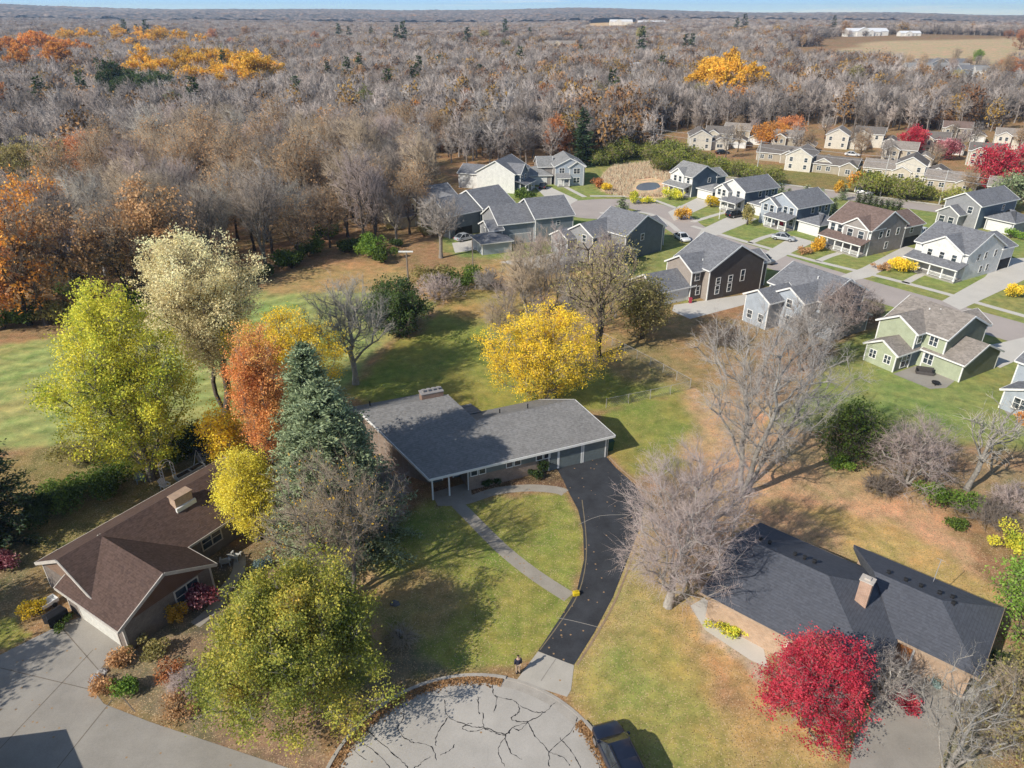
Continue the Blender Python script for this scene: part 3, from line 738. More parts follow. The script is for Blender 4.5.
h.block(0,9,0,10.5,5.7,'x',.6); h.porch(.2,8.8,-2.4,0,2.75,5); front_windows(h,0,(1.5,4.5,7.5),3.6); front_windows(h,0,(4,7),.9); h.door('y0',0,2,z=.35); h.win('x0',0,5,3.6,.8,1.4); h.done()

# --- south row, backs to us
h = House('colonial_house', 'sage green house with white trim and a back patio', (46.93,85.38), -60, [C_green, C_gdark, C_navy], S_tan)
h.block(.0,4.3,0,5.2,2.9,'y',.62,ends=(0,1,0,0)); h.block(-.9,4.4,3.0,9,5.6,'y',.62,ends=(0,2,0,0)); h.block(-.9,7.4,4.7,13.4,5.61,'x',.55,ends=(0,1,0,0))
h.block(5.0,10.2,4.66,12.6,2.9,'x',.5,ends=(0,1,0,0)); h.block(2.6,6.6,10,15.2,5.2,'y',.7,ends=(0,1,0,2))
for x in (1.1,3.2): h.win('y0',0,x,1.0,.85,1.2,2)
h.win('y0',4.7,5.8,3.8,1.0,1.3,2); h.win('y0',4.66,5.8,.9,1.1,1.5,2); h.win('x1',4.3,2.3,.4,1.9,2.0,2); h.win('x1',4.4,3.9,3.8,.8,1.3)
h.vents([(2.5,7.8,7.4),(3.6,8.4,7.6),(1.2,8.2,7.3)]); h.done()
h = House('colonial_house', 'blue-grey house with tan back gables seen behind bare twigs', (35.3,99.6), -60, [C_lblue, C_grey, C_navy], S_grey)
h.block(.0,4.4,-.6,5.2,4.9,'y',.62,ends=(0,1,0,0)); h.block(2.9,8.0,2.2,9,5.6,'y',.62,ends=(0,1,0,0)); h.block(-.6,8.8,5.0,14.5,5.61,'x',.55,ends=(0,2,0,0)); h.block(7.0,11.8,4.2,12,2.9,'x',.5,ends=(0,1,0,0))
for x in (1.2,3.3): h.win('y0',-.6,x,1.0,.85,1.3)
h.win('y0',2.2,5.6,3.9,.9,1.3); h.win('y0',2.2,6.2,1.0,1.4,1.5,2); h.win('x1',8.8,9.6,3.8,.8,1.3); h.vents([(5.2,8,7.7)]); h.done()
h = House('colonial_house', 'dark umber house with tall stacked side windows and double garage', (25.6,111.4), -62, [C_brown, C_tan, C_navy], S_grey)
h.block(-2,6.2,3.2,14.8,5.9,'x',.62,ends=(1,0,1,0)); h.block(-1.4,4.8,.8,8,5.6,'y',.62,ends=(1,0,1,0)); h.block(-2.2,4.5,-5.6,1.6,2.8,'y',.62,ends=(1,0,1,0)); h.block(0,5,13,17,4.9,'y',.6)
for y in (5.2,7.8,10.4):
    h.win('x1',6.2,y,1.0 if y < 10 else 2.6,.75,1.5 if y<10 else 2.0); 
    if y < 10: h.win('x1',6.2,y,2.9,.75,1.1)
h.win('x1',4.8,2.0,3.7,.8,1.3); h.win('x1',4.8,2.4,.9,.7,1.5); h.garage('x1',4.5,-1.6,4.4); h.vents([(3.4,4,6.7),(4,8,8.6)]); h.done()
h = House('colonial_house', 'house with dark slate gable wall and low porch roof beside the umber one', (13.8,133.2), -50, [C_teal, C_grey, C_bluegrey], S_grey)
h.block(0,8.6,2.2,12.8,5.6,'x',.6,ends=(1,0,1,0)); h.block(-2.0,4.4,-2.2,6,5.2,'y',.62,ends=(1,0,1,0)); h.block(-4.6,-.2,-4.2,3,4.0,'y',.62,ends=(1,0,1,0)); h.block(4.2,10.4,-2.6,3.4,2.7,'x',.45,over=.5)
h.win('x1',8.6,6.8,3.7,.8,1.3); h.win('y0',-2.2,2.2,3.6,.9,1.4); h.win('x1',4.4,0,3.5,.8,1.3); h.win('y0',-4.2,-2.4,1,.9,1.3); h.block(1.5,6.5,12,16,4.6,'y',.6); h.done()
h = House('colonial_house', 'blue-grey house with white roof-edge line near the bare trees', (-2.5,137.8), 22, [C_bluegrey, C_grey, C_lblue], S_grey)
h.block(0,7.6,.3,9.5,4.9,'x',.62,ends=(1,0,0,0)); h.block(7.6,16,-.4,10.0,5.6,'x',.6,ends=(0,0,0,0)); h.block(-2.2,.4,-.6,5.0,4.0,'x',.5,ends=(1,1,1,1)); h.block(-5.2,.8,-4.4,1.6,2.6,'y',.4,ends=(2,1,2,1),hip=True)
h.win('x0',-2.2,2.4,2.6,.9,1.2,2); h.garage('y0',.3,4.6,4.4,2.2,surf('grey_garage_door', (.4,.42,.45), .5)); h.win('y0',-.4,12.6,3.6,.7,.9); h.done()
h = House('colonial_house', 'dark slate blue house with white corner board left of the blue-grey one', (-12.6,142.8), 40, [C_teal, C_grey, C_white], S_grey)
h.block(0,8.2,.3,9.6,5.4,'x',.62,ends=(1,0,0,0)); h.block(8.2,16.4,-.4,10.2,5.9,'x',.58,ends=(0,0,0,0))
h.win('y0',-.4,10.4,4.2,.7,.8); h.win('y0',-.4,12.2,2.6,.95,1.7); h.win('x0',0,4.5,2.9,1.4,1.6,2); h.opening('y0',.3,3.6,4.4,2.1); h.done()
h = House('colonial_house', 'butter yellow house behind the dark slate blue one', (-19.6,151.6), 38, [C_yellow], S_grey)
h.block(0,10,0,10,5.6,'x',.55); h.block(4.4,9.6,-1.4,4,5.62,'y',.6,ends=(0,0,0,0)); h.win('x0',0,3,3.6,.9,1.4); h.win('x0',0,6.5,1,.9,1.4); h.win('y0',0,2.4,3.6,.9,1.4); h.block(-4.6,-.2,2,8.5,2.8,'x',.45); h.done()
h = House('colonial_house', 'house with a wide white gable wall and navy front', (.6,184.2), 68, [C_white, C_navy], S_grey)
h.block(0,10.5,0,10.5,5.6,'x',.62,ends=(0,0,1,0)); h.block(1.2,6.0,-1.2,4,5.62,'y',.9,ends=(1,1,1,1)); h.block(1.5,9,10.5,16.5,4.4,'y',.5); h.porch(.4,7,-3,0,2.75,4)
h.win('y0',-1.2,2.4,3.4,.9,1.4); h.win('y0',-1.2,4.6,3.4,.9,1.4); h.win('y0',0,5.4,.8,.9,1.4); h.door('y0',0,3,z=.35); h.done()
h = House('colonial_house', 'pale grey house with an attached garage and dark car at the far cul-de-sac', (3.2,193.2), 6, [C_gtaupe, C_lblue], S_lgrey)
h.block(8.4,16.4,0,11,5.7,'y',.55,ends=(0,0,1,0)); h.block(12.2,16.0,-.8,3,5.72,'y',.75,ends=(1,0,1,0)); h.block(4.4,8.4,4,11.5,4.9,'x',.6); h.block(0,7.6,1.2,9,2.9,'x',.5,hip=True); h.porch(8.8,12.0,-2.4,0,2.75,3)
h.garage('y0',1.2,3.8,4.9); h.win('y0',0,10.2,3.7,1.3,1.4,2); h.win('y0',-.8,14.1,3.6,1.6,1.5,2); h.win('y0',-.8,14.1,.9,1.6,1.5,2); h.door('y0',0,9.8,z=.35); h.done()
h = House('colonial_house', 'white-trimmed grey house cut off by the right frame edge', at(1006,397), -60, [C_lblue, C_grey], S_grey)
h.block(0,9,0,10,5.6,'x',.6); h.block(1,5,-3.5,1,2.8,'y',.5)
for x in (1.8,4.2,7.2): h.win('y0',0,x,3.6,.9,1.4)
h.win('x0',0,4,3.4,1.2,1.6,2); h.win('x0',0,7,1,1.2,1.6,2); h.win('y0',-3.5,3,.9,1.4,1.4,2); h.win('x0',1,-1.8,.9,1.2,1.4,2); h.done()

# ------------------------------------------------------------------ the three near ranch houses
B_tan = brick('tan_brick', (.30,.215,.165), (.24,.165,.125), (.34,.31,.27)); B_buff = brick('buff_brick', (.50,.33,.21), (.42,.27,.17), (.5,.42,.34)); B_dull = brick('dull_brick', (.20,.155,.125), (.16,.12,.10), (.25,.23,.2))
M_teal = surf('grey_teal_panel', (.155,.18,.18), .55, .08); M_wood = surf('varnished_wood', (.30,.12,.04), .5, .2)
def frame2(o, deg):
    a = (math.cos(R(deg)), math.sin(R(deg))); n = (-a[1], a[0])
    return lambda s_, t_: (o[0] + a[0]*s_ + n[0]*t_, o[1] + a[1]*s_ + n[1]*t_)
def main_house():
    """the long low house at the centre, in its own frame: x along the front eave, y back from it"""
    t = thing('ranch_house', 'long low grey-roofed brick ranch house at the head of the black drive', 'house', (-7.7, 54.2, 0), R(22.9))
    zf = lambda y: 2.7 + .415*y
    roof = MB(); th = .2
    ph = 5.06; pl = 8.6
    zt = zf(ph); zl = zf(pl)
    roof.slab([(0,0,zf(0)),(19.85,0,zf(0)),(17.7,ph,zt),(6.6,ph,zt),(4.9,pl,zl),(-4.2,pl,zl)], th)
    roof.slab([(17.7,ph,zt),(15.7,9.7,zt-.415*(9.7-ph)),(1.2,9.7,zt-.415*(9.7-ph)),(1.6,ph,zt)][::-1], th)
    roof.slab([(4.9,pl,zl),(2.9,14.1,zl-.415*(14.1-pl)),(-5.6,14.1,zl-.415*(14.1-pl)),(-4.2,pl,zl)][::-1], th)
    roof.slab([(5.4,8.9,3.35),(8.6,8.9,3.35),(8.2,11.2,3.2),(5.0,11.2,3.2)], .14)
    roof.build('roof', shingles('shingle_silver_grey', (.235,.225,.215), .2, .2), t)
    tr = MB()
    def fas(p, q): tr.beam((p[0],p[1],p[2]-th/2-.02), (q[0],q[1],q[2]-th/2-.02), .06, th+.06)
    fas((0,-.02,zf(0)), (19.85,-.02,zf(0))); fas((19.87,0,zf(0)), (17.72,ph,zt)); fas((-.02,0,zf(0)), (-4.22,pl,zl)); fas((17.72,ph,zt), (15.72,9.7,zt-.415*(9.7-ph))); fas((4.92,pl,zl),(2.92,14.1,zl-.415*(14.1-pl)))
    tr.build('fascia', M_trim, t)
    # walls
    out = [(.9,3.0),(4.0,3.0),(4.0,.42),(12.5,.42),(19.3,.42),(17.3,5.0),(15.2,9.2),(3.2,9.2),(1.4,13.4),(-4.4,13.4),(-3.5,8.5)]
    def zr(x, y):
        if x > 1.5 and y > ph: return zt - .415*(y-ph)
        if y > pl: return zl - .415*(y-pl)
        return zf(y)
    w1 = MB(); w2 = MB()
    for i in range(len(out)):
        p, q = out[i], out[(i+1) % len(out)]
        m = w2 if (p in ((.9,3.0),(12.5,.42))) else w1
        zz = 1.55 if (p == (4.0,.42)) else None
        a, b = (zz or zr(*p)-.24), (zz or zr(*q)-.24)
        m.face([(*p,0),(*q,0),(*q,b),(*p,a)])
        if zz: w2.face([(*p,zz),(*q,zz),(*q,zr(*q)-.24),(*p,zr(*p)-.24)])
    w1.build('wall', B_tan, t); w2.build('wall_panel', M_teal, t)
    H = House.__new__(House); H.t = t; H.tm = M_trim
    for x in (5.0, 8.7, 12.0-.1):
        for dx in (-.42, .42): H.win('y0', .42, x+dx, 1.62, .62, .62, 1, False, .07)
    H.garage('y0', .42, 14.95, 2.45, 2.15, M_teal); H.garage('y0', .42, 17.75, 2.45, 2.15, M_teal)
    H.door('y0', .42, 13.05, .9, 2.1, M_teal, .02); H.door('y0', 3.0, 2.7, 1.0, 2.1, M_wood, .05)
    H.win('y0', 3.0, 1.5, .5, .8, 1.7, 1, False); H.win('y0', 3.0, 3.55, .3, .5, 2.0, 1, False)
    for x, y in ((.35,.35),(4.0,.5),(19.3,.5),(2.0,.35)):
        p = MB(); p.box(x-.07,y-.07,0,x+.07,y+.07,2.62); p.build('porch_post', M_trim, t)
    c = MB(); cx, cy = 3.25, 9.2
    c.box(cx-1.15,cy-.5,3.6,cx+1.15,cy+.5,6.75); c.build('chimney', brick('chimney_brick',(.26,.15,.105),(.2,.11,.08),(.3,.26,.22)), t)
    cc = MB(); cc.box(cx-1.2,cy-.55,6.753,cx+1.2,cy+.55,6.83)
    for k in range(4): cc.tube([(cx-.8+k*.52,cy,6.83),(cx-.8+k*.52,cy,7.05)], .15, 10)
    for k in range(4): cc.box(cx-.97+k*.52,cy-.17,7.06,cx-.63+k*.52,cy+.17,7.10)
    cc.build('chimney_cap', surf('pale_cap', (.30,.28,.27), .6), bpy.data.objects['chimney'])
    for x, y, z in ((9.6,6.2,zt-.4),(-2.6,12,5.0),(12.5,5.6,zt-.1)): v = MB(); v.tube([(x,y,z-.2),(x,y,z+.4)], .07, 8); v.build('roof_vent', M_dark, t)
main_house()

def left_house():
    h = House('ranch_house', 'brown-roofed ranch house with a steep front gable and white-framed windows', (-30.42,38.4), 58, [B_dull], shingles('shingle_chocolate', (.105,.068,.055), .24, .2), surf('beige_trim', (.52,.47,.41), .6))
    h.block(.4,17,.4,8.3,2.6,'x',.53); h.block(-.15,7.2,-3.3,4.3,2.62,'y',.54,over=.45)
    g = MB(); g.face([(-.1,-3.315,2.5),(7.15,-3.315,2.5),(3.5,-3.315,4.5)]); g.build('gable_siding', siding('siding_brown_gable', (.15,.085,.06)), h.t)
    gg = MB(); gg.face([(.385,.6,2.5),(.385,8.1,2.5),(.385,4.35,4.6)]); gg.build('gable_siding', siding('siding_tan_gable', (.26,.17,.12)), h.t)
    h.win('y0',-3.3,5.0,1.0,1.9,1.3,2); h.win('y0',.4,10.0,1.0,1.8,1.2,2); h.win('y0',.4,14.0,1.0,1.6,1.2,2); 
    h.garage('x0',-.15,.2,4.9,2.15,surf('cream_door',(.62,.6,.54),.5)); h.garage('x0',.4,4.9-.35,0.9,2.1)
    c = MB(); c.box(9.1,2.9,3.2,10.7,3.7,5.2); ch = c.build('chimney', B_buff, h.t)
    cc = MB(); cc.box(9.02,2.82,5.203,10.78,3.78,5.28); cc.build('chimney_cap', surf('tan_cap',(.4,.28,.2),.7), ch)
    fl = MB(); fl.box(8.98,2.68,4.0,10.82,2.88,4.4); fl.build('flashing', M_trim, ch)
    h.done()
left_house()

def right_house():
    t = thing('ranch_house', 'charcoal-roofed buff brick ranch house with a tall chimney behind the red maple', 'house', (14.06, 39.71, 0), R(-41))
    roof = MB(); th = .18; e = 2.7; pt = .40; zt = e + pt*5.4; X = 12.5; Y = 10.8
    A = (0,0,e); Bq = (X,0,e); C = (X,Y,e); D = (0,Y,e); r0 = (0,5.4,zt); r1 = (X-5.4,5.4,zt)
    roof.slab([A,Bq,r1,r0], th); roof.slab([D,r0,r1,C], th); roof.slab([Bq,C,r1], th)
    zl = 2.76; z2 = zl + .36*4.1
    roof.slab([(12.3,4.8,zl),(17.5,4.8,zl),(13.9,8.9,z2),(9.35,8.9,z2)], th); roof.slab([(6.9,13,zl),(9.35,8.9,z2),(13.9,8.9,z2),(17.5,13,zl)], th); roof.slab([(17.5,4.8,zl),(17.5,13,zl),(13.9,8.9,z2)], th)
    roof.build('roof', shingles('shingle_slate', (.095,.10,.118), .14, .2), t)
    st = MB(); st.face([(12.35,4.85,2.4),(6.95,12.95,2.4),(6.95,12.95,zl-.1),(9.4,8.9,z2-.1),(12.35,4.85,zl-.1)]); st.build('step_flashing', S_dark, t)
    tr = MB(); M_fas = surf('tan_fascia', (.42,.31,.22), .6)
    for p, q in ((A,Bq),(A,r0),(r0,D),(D,(7,Y,e)),((12.3,4.8,zl),(17.5,4.8,zl)),((17.5,4.8,zl),(17.5,13,zl)),((17.5,13,zl),(6.9,13,zl))):
        tr.beam((p[0],p[1],p[2]-th/2-.03),(q[0],q[1],q[2]-th/2-.03), .06, th+.04)
    tr.build('fascia', M_fas, t)
    w = MB()
    o1 = [(.5,.6),(12,.6),(12,10.2),(.5,10.2)]; tops = [e+.1, e+.1, e+.1, e+.1]
    for i in range(4): p, q = o1[i], o1[(i+1)%4]; w.face([(*p,0),(*q,0),(*q,2.72),(*p,2.72)])
    w.face([(.5,10.2,2.72),(.5,.6,2.72),(.5,5.4,zt-.3)])
    o2 = [(12.02,5.4),(17,5.4),(17,12.5),(7.6,12.5)]
    for i in range(3): p, q = o2[i], o2[i+1]; w.face([(*p,0),(*q,0),(*q,zl-.02),(*p,zl-.02)])
    w.build('wall', B_buff, t)
    H = House.__new__(House); H.t = t; H.tm = M_trim
    H.win('y0',.6,7.5,1.0,1.6,1.2,2); H.door('y0',5.4,13,1.0,2.1,M_wood,.1); H.win('x0',.5,5,1,1.4,1.2,2); H.win('x1',17,9,1,1.4,1.2,2)
    c = MB(); c.box(9.2,5.15,3.2,10.0,5.8,5.9); ch = c.build('chimney', brick('pink_brick',(.50,.30,.2),(.42,.24,.16),(.5,.42,.36)), t)
    cc = MB(); cc.box(9.13,5.08,5.903,10.07,5.87,5.99); cc.box(9.4,5.32,5.99,9.8,5.62,6.12); cc.build('chimney_cap', surf('mortar_cap',(.52,.46,.4),.8), ch)
    for x, y, z in ((1.6,6.4,4.5),(2.3,6.5,4.5),(4.3,6.5,4.5),(5.0,6.6,4.5),(5.7,6.7,4.45),(10.2,9.7,4.0),(11.4,9.7,4.0),(12.4,9.8,3.97),(13.6,10.0,3.9),(14.4,10.3,3.78),(14.6,9.4,4.0)):
        v = MB(); v.tube([(x,y,z-.35),(x,y,z+.16),(x,y,z+.161),(x,y,z+.2)], [.13,.13,.17,.13], 12); v.build('roof_vent', M_dark, t)
    a = MB(); a.tube([(12.9,12.2,2.9),(12.9,12.2,5.2)], .025, 6)
    for z in (5.15,): a.tube([(12.6,12.2,z),(13.2,12.2,z)], .010, 5)
    a.build('aerial', surf('aerial_metal',(.35,.35,.36),.5), t)
right_house()
HX = (at(75,730)[0] - .79*3.4 - 17.4*math.cos(R(9)), at(75,730)[1] - .61*3.4 - 5.2*math.cos(R(9)) - 17.2*math.sin(R(9))); HR = 9
h = House('ranch_house', 'low house just outside the frame whose eave shadow falls on the concrete drive', HX, HR, [B_dull], S_brown); h.block(0,17,-8,4.6,2.6,'x',.4); h.win('y1',4.6,8,1,1.6,1.2,2); h.garage('y1',4.6,13,4.8); h.done()

# ------------------------------------------------------------------ tan houses beyond the main road
def tan_house(label, px, py, deg, cat='house', wl=None, rf=None, sx=1.0, kind=0, wd=11, dp=8.5, h=5.2):
    x, y = at(px, py)
    H = House('suburban_house', label, (x, y), deg, [wl or C_cream], rf or S_tan, group='tan houses beyond the main road')
    if kind == 0:
        H.block(0,wd,0,dp,h,'x',.5); H.block(.8,wd*.5,-1.5,3,h+.02,'y',.55); H.block(wd+.4,wd+5.6,-1,dp-1,2.8,'y',.5)
        for xx in (1.9,wd*.36): H.win('y0',-1.5,xx,3.2,1.0,1.3); H.win('y0',-1.5,xx,.9,1.0,1.3)
        H.win('y0',0,wd*.78,3.2,1.0,1.3); H.garage('y0',-1,wd+3,4.2)
    elif kind == 1:
        H.block(0,dp,0,wd,h,'y',.55); H.block(dp+.3,dp+7,2,wd-1,h-2.2,'y',.5)
        for xx in (1.8,dp-1.8): H.win('y0',0,xx,3.2,1.0,1.3); H.win('y0',0,xx,.9,1.0,1.3)
        H.win('y0',2,dp+3.6,.9,2.2,1.2,2)
        for yy in (2.5,6.5): H.win('x0',0,yy,3.2,.9,1.3); H.win('x0',0,yy,.9,.9,1.3)
    else:
        H.block(0,wd+3,0,dp,h-2.2,'x',.5); H.block(wd-2,wd+3.4,-2,dp*.7,h-2.18,'y',.55)
        for xx in (2,5): H.win('y0',0,xx,.9,1.3,1.3,2)
        H.win('y0',-2,wd+.7,.9,1.4,1.3,2)
    H.t.scale = (.84, .84, .86)
    return H.done()
C_cream2 = sid('sand', (.50,.43,.33)); C_ivory = sid('ivory', (.66,.61,.52)); S_tan2 = shingles('shingle_drab', (.17,.15,.135)); C_khaki = sid('khaki', (.40,.35,.27))
TH = [('cream gabled house at the left end of the tan row', 689,150,-8,C_ivory,S_tan2,1),('tan house with two brown gables beside the cream gabled one', 704,146,-20,C_cream,S_tan2,0),('tan house right of the pair at the row end, partly behind it', 722,142,-28,C_cream2,S_tan,0),
 ('low khaki house behind a bare tree nearest the hedge', 756,160,-30,C_khaki,S_tan2,2),('tall pale house with many windows standing above the hedge', 784,170,-32,C_ivory,S_tan,1),('ivory house with a long ridge left of the red maple', 824,148,-28,C_ivory,S_tan,1),('bright cream house upslope beside the ivory one', 852,146,-30,C_ivory,S_tan2,0),
 ('khaki house half hidden by bare twigs above the hedge', 812,172,-34,C_khaki,S_tan2,2),('tan house by the orange shrub across the main road', 862,176,-32,C_cream,S_tan,2),('sand house with pale gable below the red maple', 893,180,-32,C_ivory,S_tan2,1),('sand house right behind a roadside pole', 922,188,-34,C_cream2,S_tan,2),
 ('cream house directly right of the red maple', 915,152,-26,C_cream,S_tan2,0),('brown-gabled house at the wood edge', 940,140,-26,C_khaki,S_brown,0),('cream house with a broad front gable in the upper row', 992,148,-30,C_ivory,S_tan,0),('tan house left of the twin red maples', 965,165,-30,C_cream2,S_tan2,0),
 ('ivory house at the right frame edge of the tan row', 1022,150,-26,C_ivory,S_tan,0),('cream house in front of the twin red maples', 985,196,-34,C_cream,S_tan,2),('khaki house behind the twin red maples', 1012,170,-30,C_khaki,S_tan,1),('low tan house at the far right of the lower row',1030,205,-34,C_cream2,S_tan2,2),('khaki house between two bare trees in the middle row',770,150,-26,C_khaki,S_tan,0),('sand house in the middle row under the road wires',880,163,-30,C_cream2,S_tan,0)]
for lb, px, py, dg, wl, rf, kd in TH: tan_house(lb, px, py, dg, wl=wl, rf=rf, kind=kd)
def far_house(label, px, py, deg, wl, rf, wd=14, dp=10, h=4.5, name='house', cat='house'):
    x, y = at(px, py); H = House(name, label, (x, y), deg, [wl], rf); H.t.location.z = tz(x, y)
    H.block(0,wd,0,dp,h,'x',.45); H.block(wd*.2,wd*.55,-2,4,h+.02,'y',.5); H.win('y0',-2,wd*.37,1,1.6,1.5); H.win('y0',0,wd*.8,1,1.6,1.5); return H.done()
M_metal = surf('white_barn_roof', (.72,.74,.78), .4, .05)
for lb, px, py, dg, wl, rf, wd, dp, hh in [('white barn standing alone in the wood',629,79,20,C_white,M_metal,13,22,5),('long white barn by the bare field',846,46,5,C_white,M_metal,60,18,7),('smaller white barn right of the long one',862,46,5,C_white,M_metal,24,16,6),('low white shed at the field edge',898,47,0,C_white,M_metal,28,12,4),
 ('long blue-roofed shed among the far houses',918,70,6,C_bluegrey,S_grey,46,14,5),('white house beside the blue-roofed shed',905,76,-10,C_white,S_lgrey,18,12,6),('pale house with a grey roof right of the blue-roofed shed',940,76,-20,C_lblue,S_lgrey,18,12,6),('white house beside the rust tree',974,80,-15,C_white,S_lgrey,20,12,6),
 ('blue-grey house left of the rust tree',960,79,0,C_bluegrey,S_grey,20,12,6),('white house far right by the orange tree',1004,80,-20,C_white,S_lgrey,18,12,6),('cream house at the frame edge above the orange tree',1016,90,-20,C_cream,S_tan,16,12,6),('white house alone on the wood left of the sheds',832,70,0,C_white,S_lgrey,14,10,5),
 ('tan building by the orange twins in the far wood',545,50,0,C_cream,S_tan,40,14,6),('pale block left of the tan building in the wood',520,52,0,C_cream2,S_tan,26,12,6),('white building on the far skyline clearing',610,27,0,C_white,M_metal,80,30,12),('pale shed on the far skyline clearing',638,28,0,C_cream2,M_metal,90,30,9),('white speck of a house on the left far ridge',336,21,0,C_white,M_metal,60,30,10)]:
    far_house(lb, px, py, dg, wl, rf, wd, dp, hh)

# ------------------------------------------------------------------ trees
def unit(v): return v / (np.linalg.norm(v, axis=-1, keepdims=True) + 1e-9)
def envelope(r, n, H, cb, rad, shape, hole=.0):
    u = unit(r.normal(size=(n, 3))) * (r.random((n, 1)) ** .45)
    if shape == 'dome':       # full, widest low
        t = (u[:, 2] + 1) / 2; k = np.sqrt(np.clip(1 - (t * .92) ** 2.2, .02, 1)); 
        hr = np.hypot(u[:, 0], u[:, 1]); s = k / np.sqrt(np.clip(1 - u[:, 2]**2, .05, 1)); u[:, 0] *= s; u[:, 1] *= s
    elif shape == 'vase':     # widest high
        t = (u[:, 2] + 1) / 2; s = .45 + .75 * t; u[:, 0] *= s; u[:, 1] *= s
    elif shape == 'column':
        u[:, 0] *= 1; 
    p = np.stack([u[:, 0] * rad, u[:, 1] * rad, cb + (u[:, 2] + 1) / 2 * (H - cb)], 1)
    # uneven outline: push lumps in and out
    ang = np.arctan2(p[:, 1], p[:, 0]); ph = r.random(6) * 6.28
    lum = 1 + .16 * np.sin(2 * ang + ph[0] + p[:, 2] * .5) + .12 * np.sin(3 * ang + ph[1] - p[:, 2] * .9) + .08 * np.sin(5 * ang + ph[2] + p[:, 2])
    p[:, 0] *= lum; p[:, 1] *= lum
    return p
def grow(r, pts, trunk, tpar, bf=.55, down=.8):
    nodes = [np.array(t, dtype=float) for t in trunk]; par = list(tpar); plen = []
    for i, t in enumerate(nodes): plen.append(0 if par[i] < 0 else plen[par[i]] + np.linalg.norm(t - nodes[par[i]]))
    M = len(pts); best = np.full(M, 1e9); bp = np.zeros(M, dtype=int); alive = np.ones(M, dtype=bool)
    def upd(i):
        q = nodes[i]; d = np.linalg.norm(pts - q, axis=1); c = d + bf * plen[i] + down * np.maximum(0, q[2] - pts[:, 2])
        if q[2] < .05: c = c + 50
        m = c < best; best[m] = c[m]; bp[m] = i
    for i in range(len(nodes)): upd(i)
    for _ in range(M):
        c = np.where(alive, best, 1e9); j = int(np.argmin(c)); alive[j] = False
        i = int(bp[j]); nodes.append(pts[j]); par.append(i); plen.append(plen[i] + np.linalg.norm(pts[j] - nodes[i])); upd(len(nodes) - 1)
    return np.array(nodes), np.array(par)
def frusta(p0, p1, r0, r1, k):
    d = unit(p1 - p0); a = np.where(np.abs(d[:, 2:3]) < .9, np.array([[0, 0, 1.]]), np.array([[1., 0, 0]]))
    u = unit(np.cross(d, a)); v = np.cross(d, u); n = len(p0)
    t = np.arange(k) * 2 * math.pi / k; ring = u[:, None] * np.cos(t)[None, :, None] + v[:, None] * np.sin(t)[None, :, None]
    V = np.concatenate([p0[:, None] + ring * r0[:, None, None], p1[:, None] + ring * r1[:, None, None]], 1).reshape(-1, 3)
    b = (np.arange(n) * 2 * k)[:, None]; i = np.arange(k)[None]; j = (i + 1) % k
    Q = np.stack([b + i, b + j, b + k + j, b + k + i], -1).reshape(-1, 4)
    return V, Q
def spikes(p0, p1, r0):
    d = unit(p1 - p0); a = np.where(np.abs(d[:, 2:3]) < .9, np.array([[0, 0, 1.]]), np.array([[1., 0, 0]]))
    u = unit(np.cross(d, a)); v = np.cross(d, u); n = len(p0)
    t = np.arange(3) * 2 * math.pi / 3; ring = u[:, None] * np.cos(t)[None, :, None] + v[:, None] * np.sin(t)[None, :, None]
    V = np.concatenate([p0[:, None] + ring * r0[:, None, None], p1[:, None]], 1).reshape(-1, 3)
    b = (np.arange(n) * 4)[:, None]
    T = np.concatenate([b + np.array([[0, 1, 3]]), b + np.array([[1, 2, 3]]), b + np.array([[2, 0, 3]])], 1).reshape(-1, 3)
    return V, T
def leafquads(r, c, size, flat=.0, asp=.7):
    n = len(c); a = unit(r.normal(size=(n, 3))); b = r.normal(size=(n, 3))
    if flat: b[:, 2] *= (1 - flat); a[:, 2] *= (1 - flat)
    a = unit(a); b = unit(np.cross(np.cross(a, b), a)); s = size * (.6 + .8 * r.random((n, 1)))
    a = a * s * .5; b = b * s * .5 * asp
    V = np.stack([c - a, c - b * .9 + a * .1, c + a, c + b + a * .15], 1).reshape(-1, 3)
    return V, np.arange(4 * n).reshape(-1, 4)
def join(parts):
    V = []; Q = []; T = []; C = []; o = 0
    for v, q, t, c in parts:
        V.append(v); C.append(c)
        if q is not None and len(q): Q.append(q + o)
        if t is not None and len(t): T.append(t + o)
        o += len(v)
    return np.concatenate(V), (np.concatenate(Q) if Q else None), (np.concatenate(T) if T else None), np.concatenate(C)
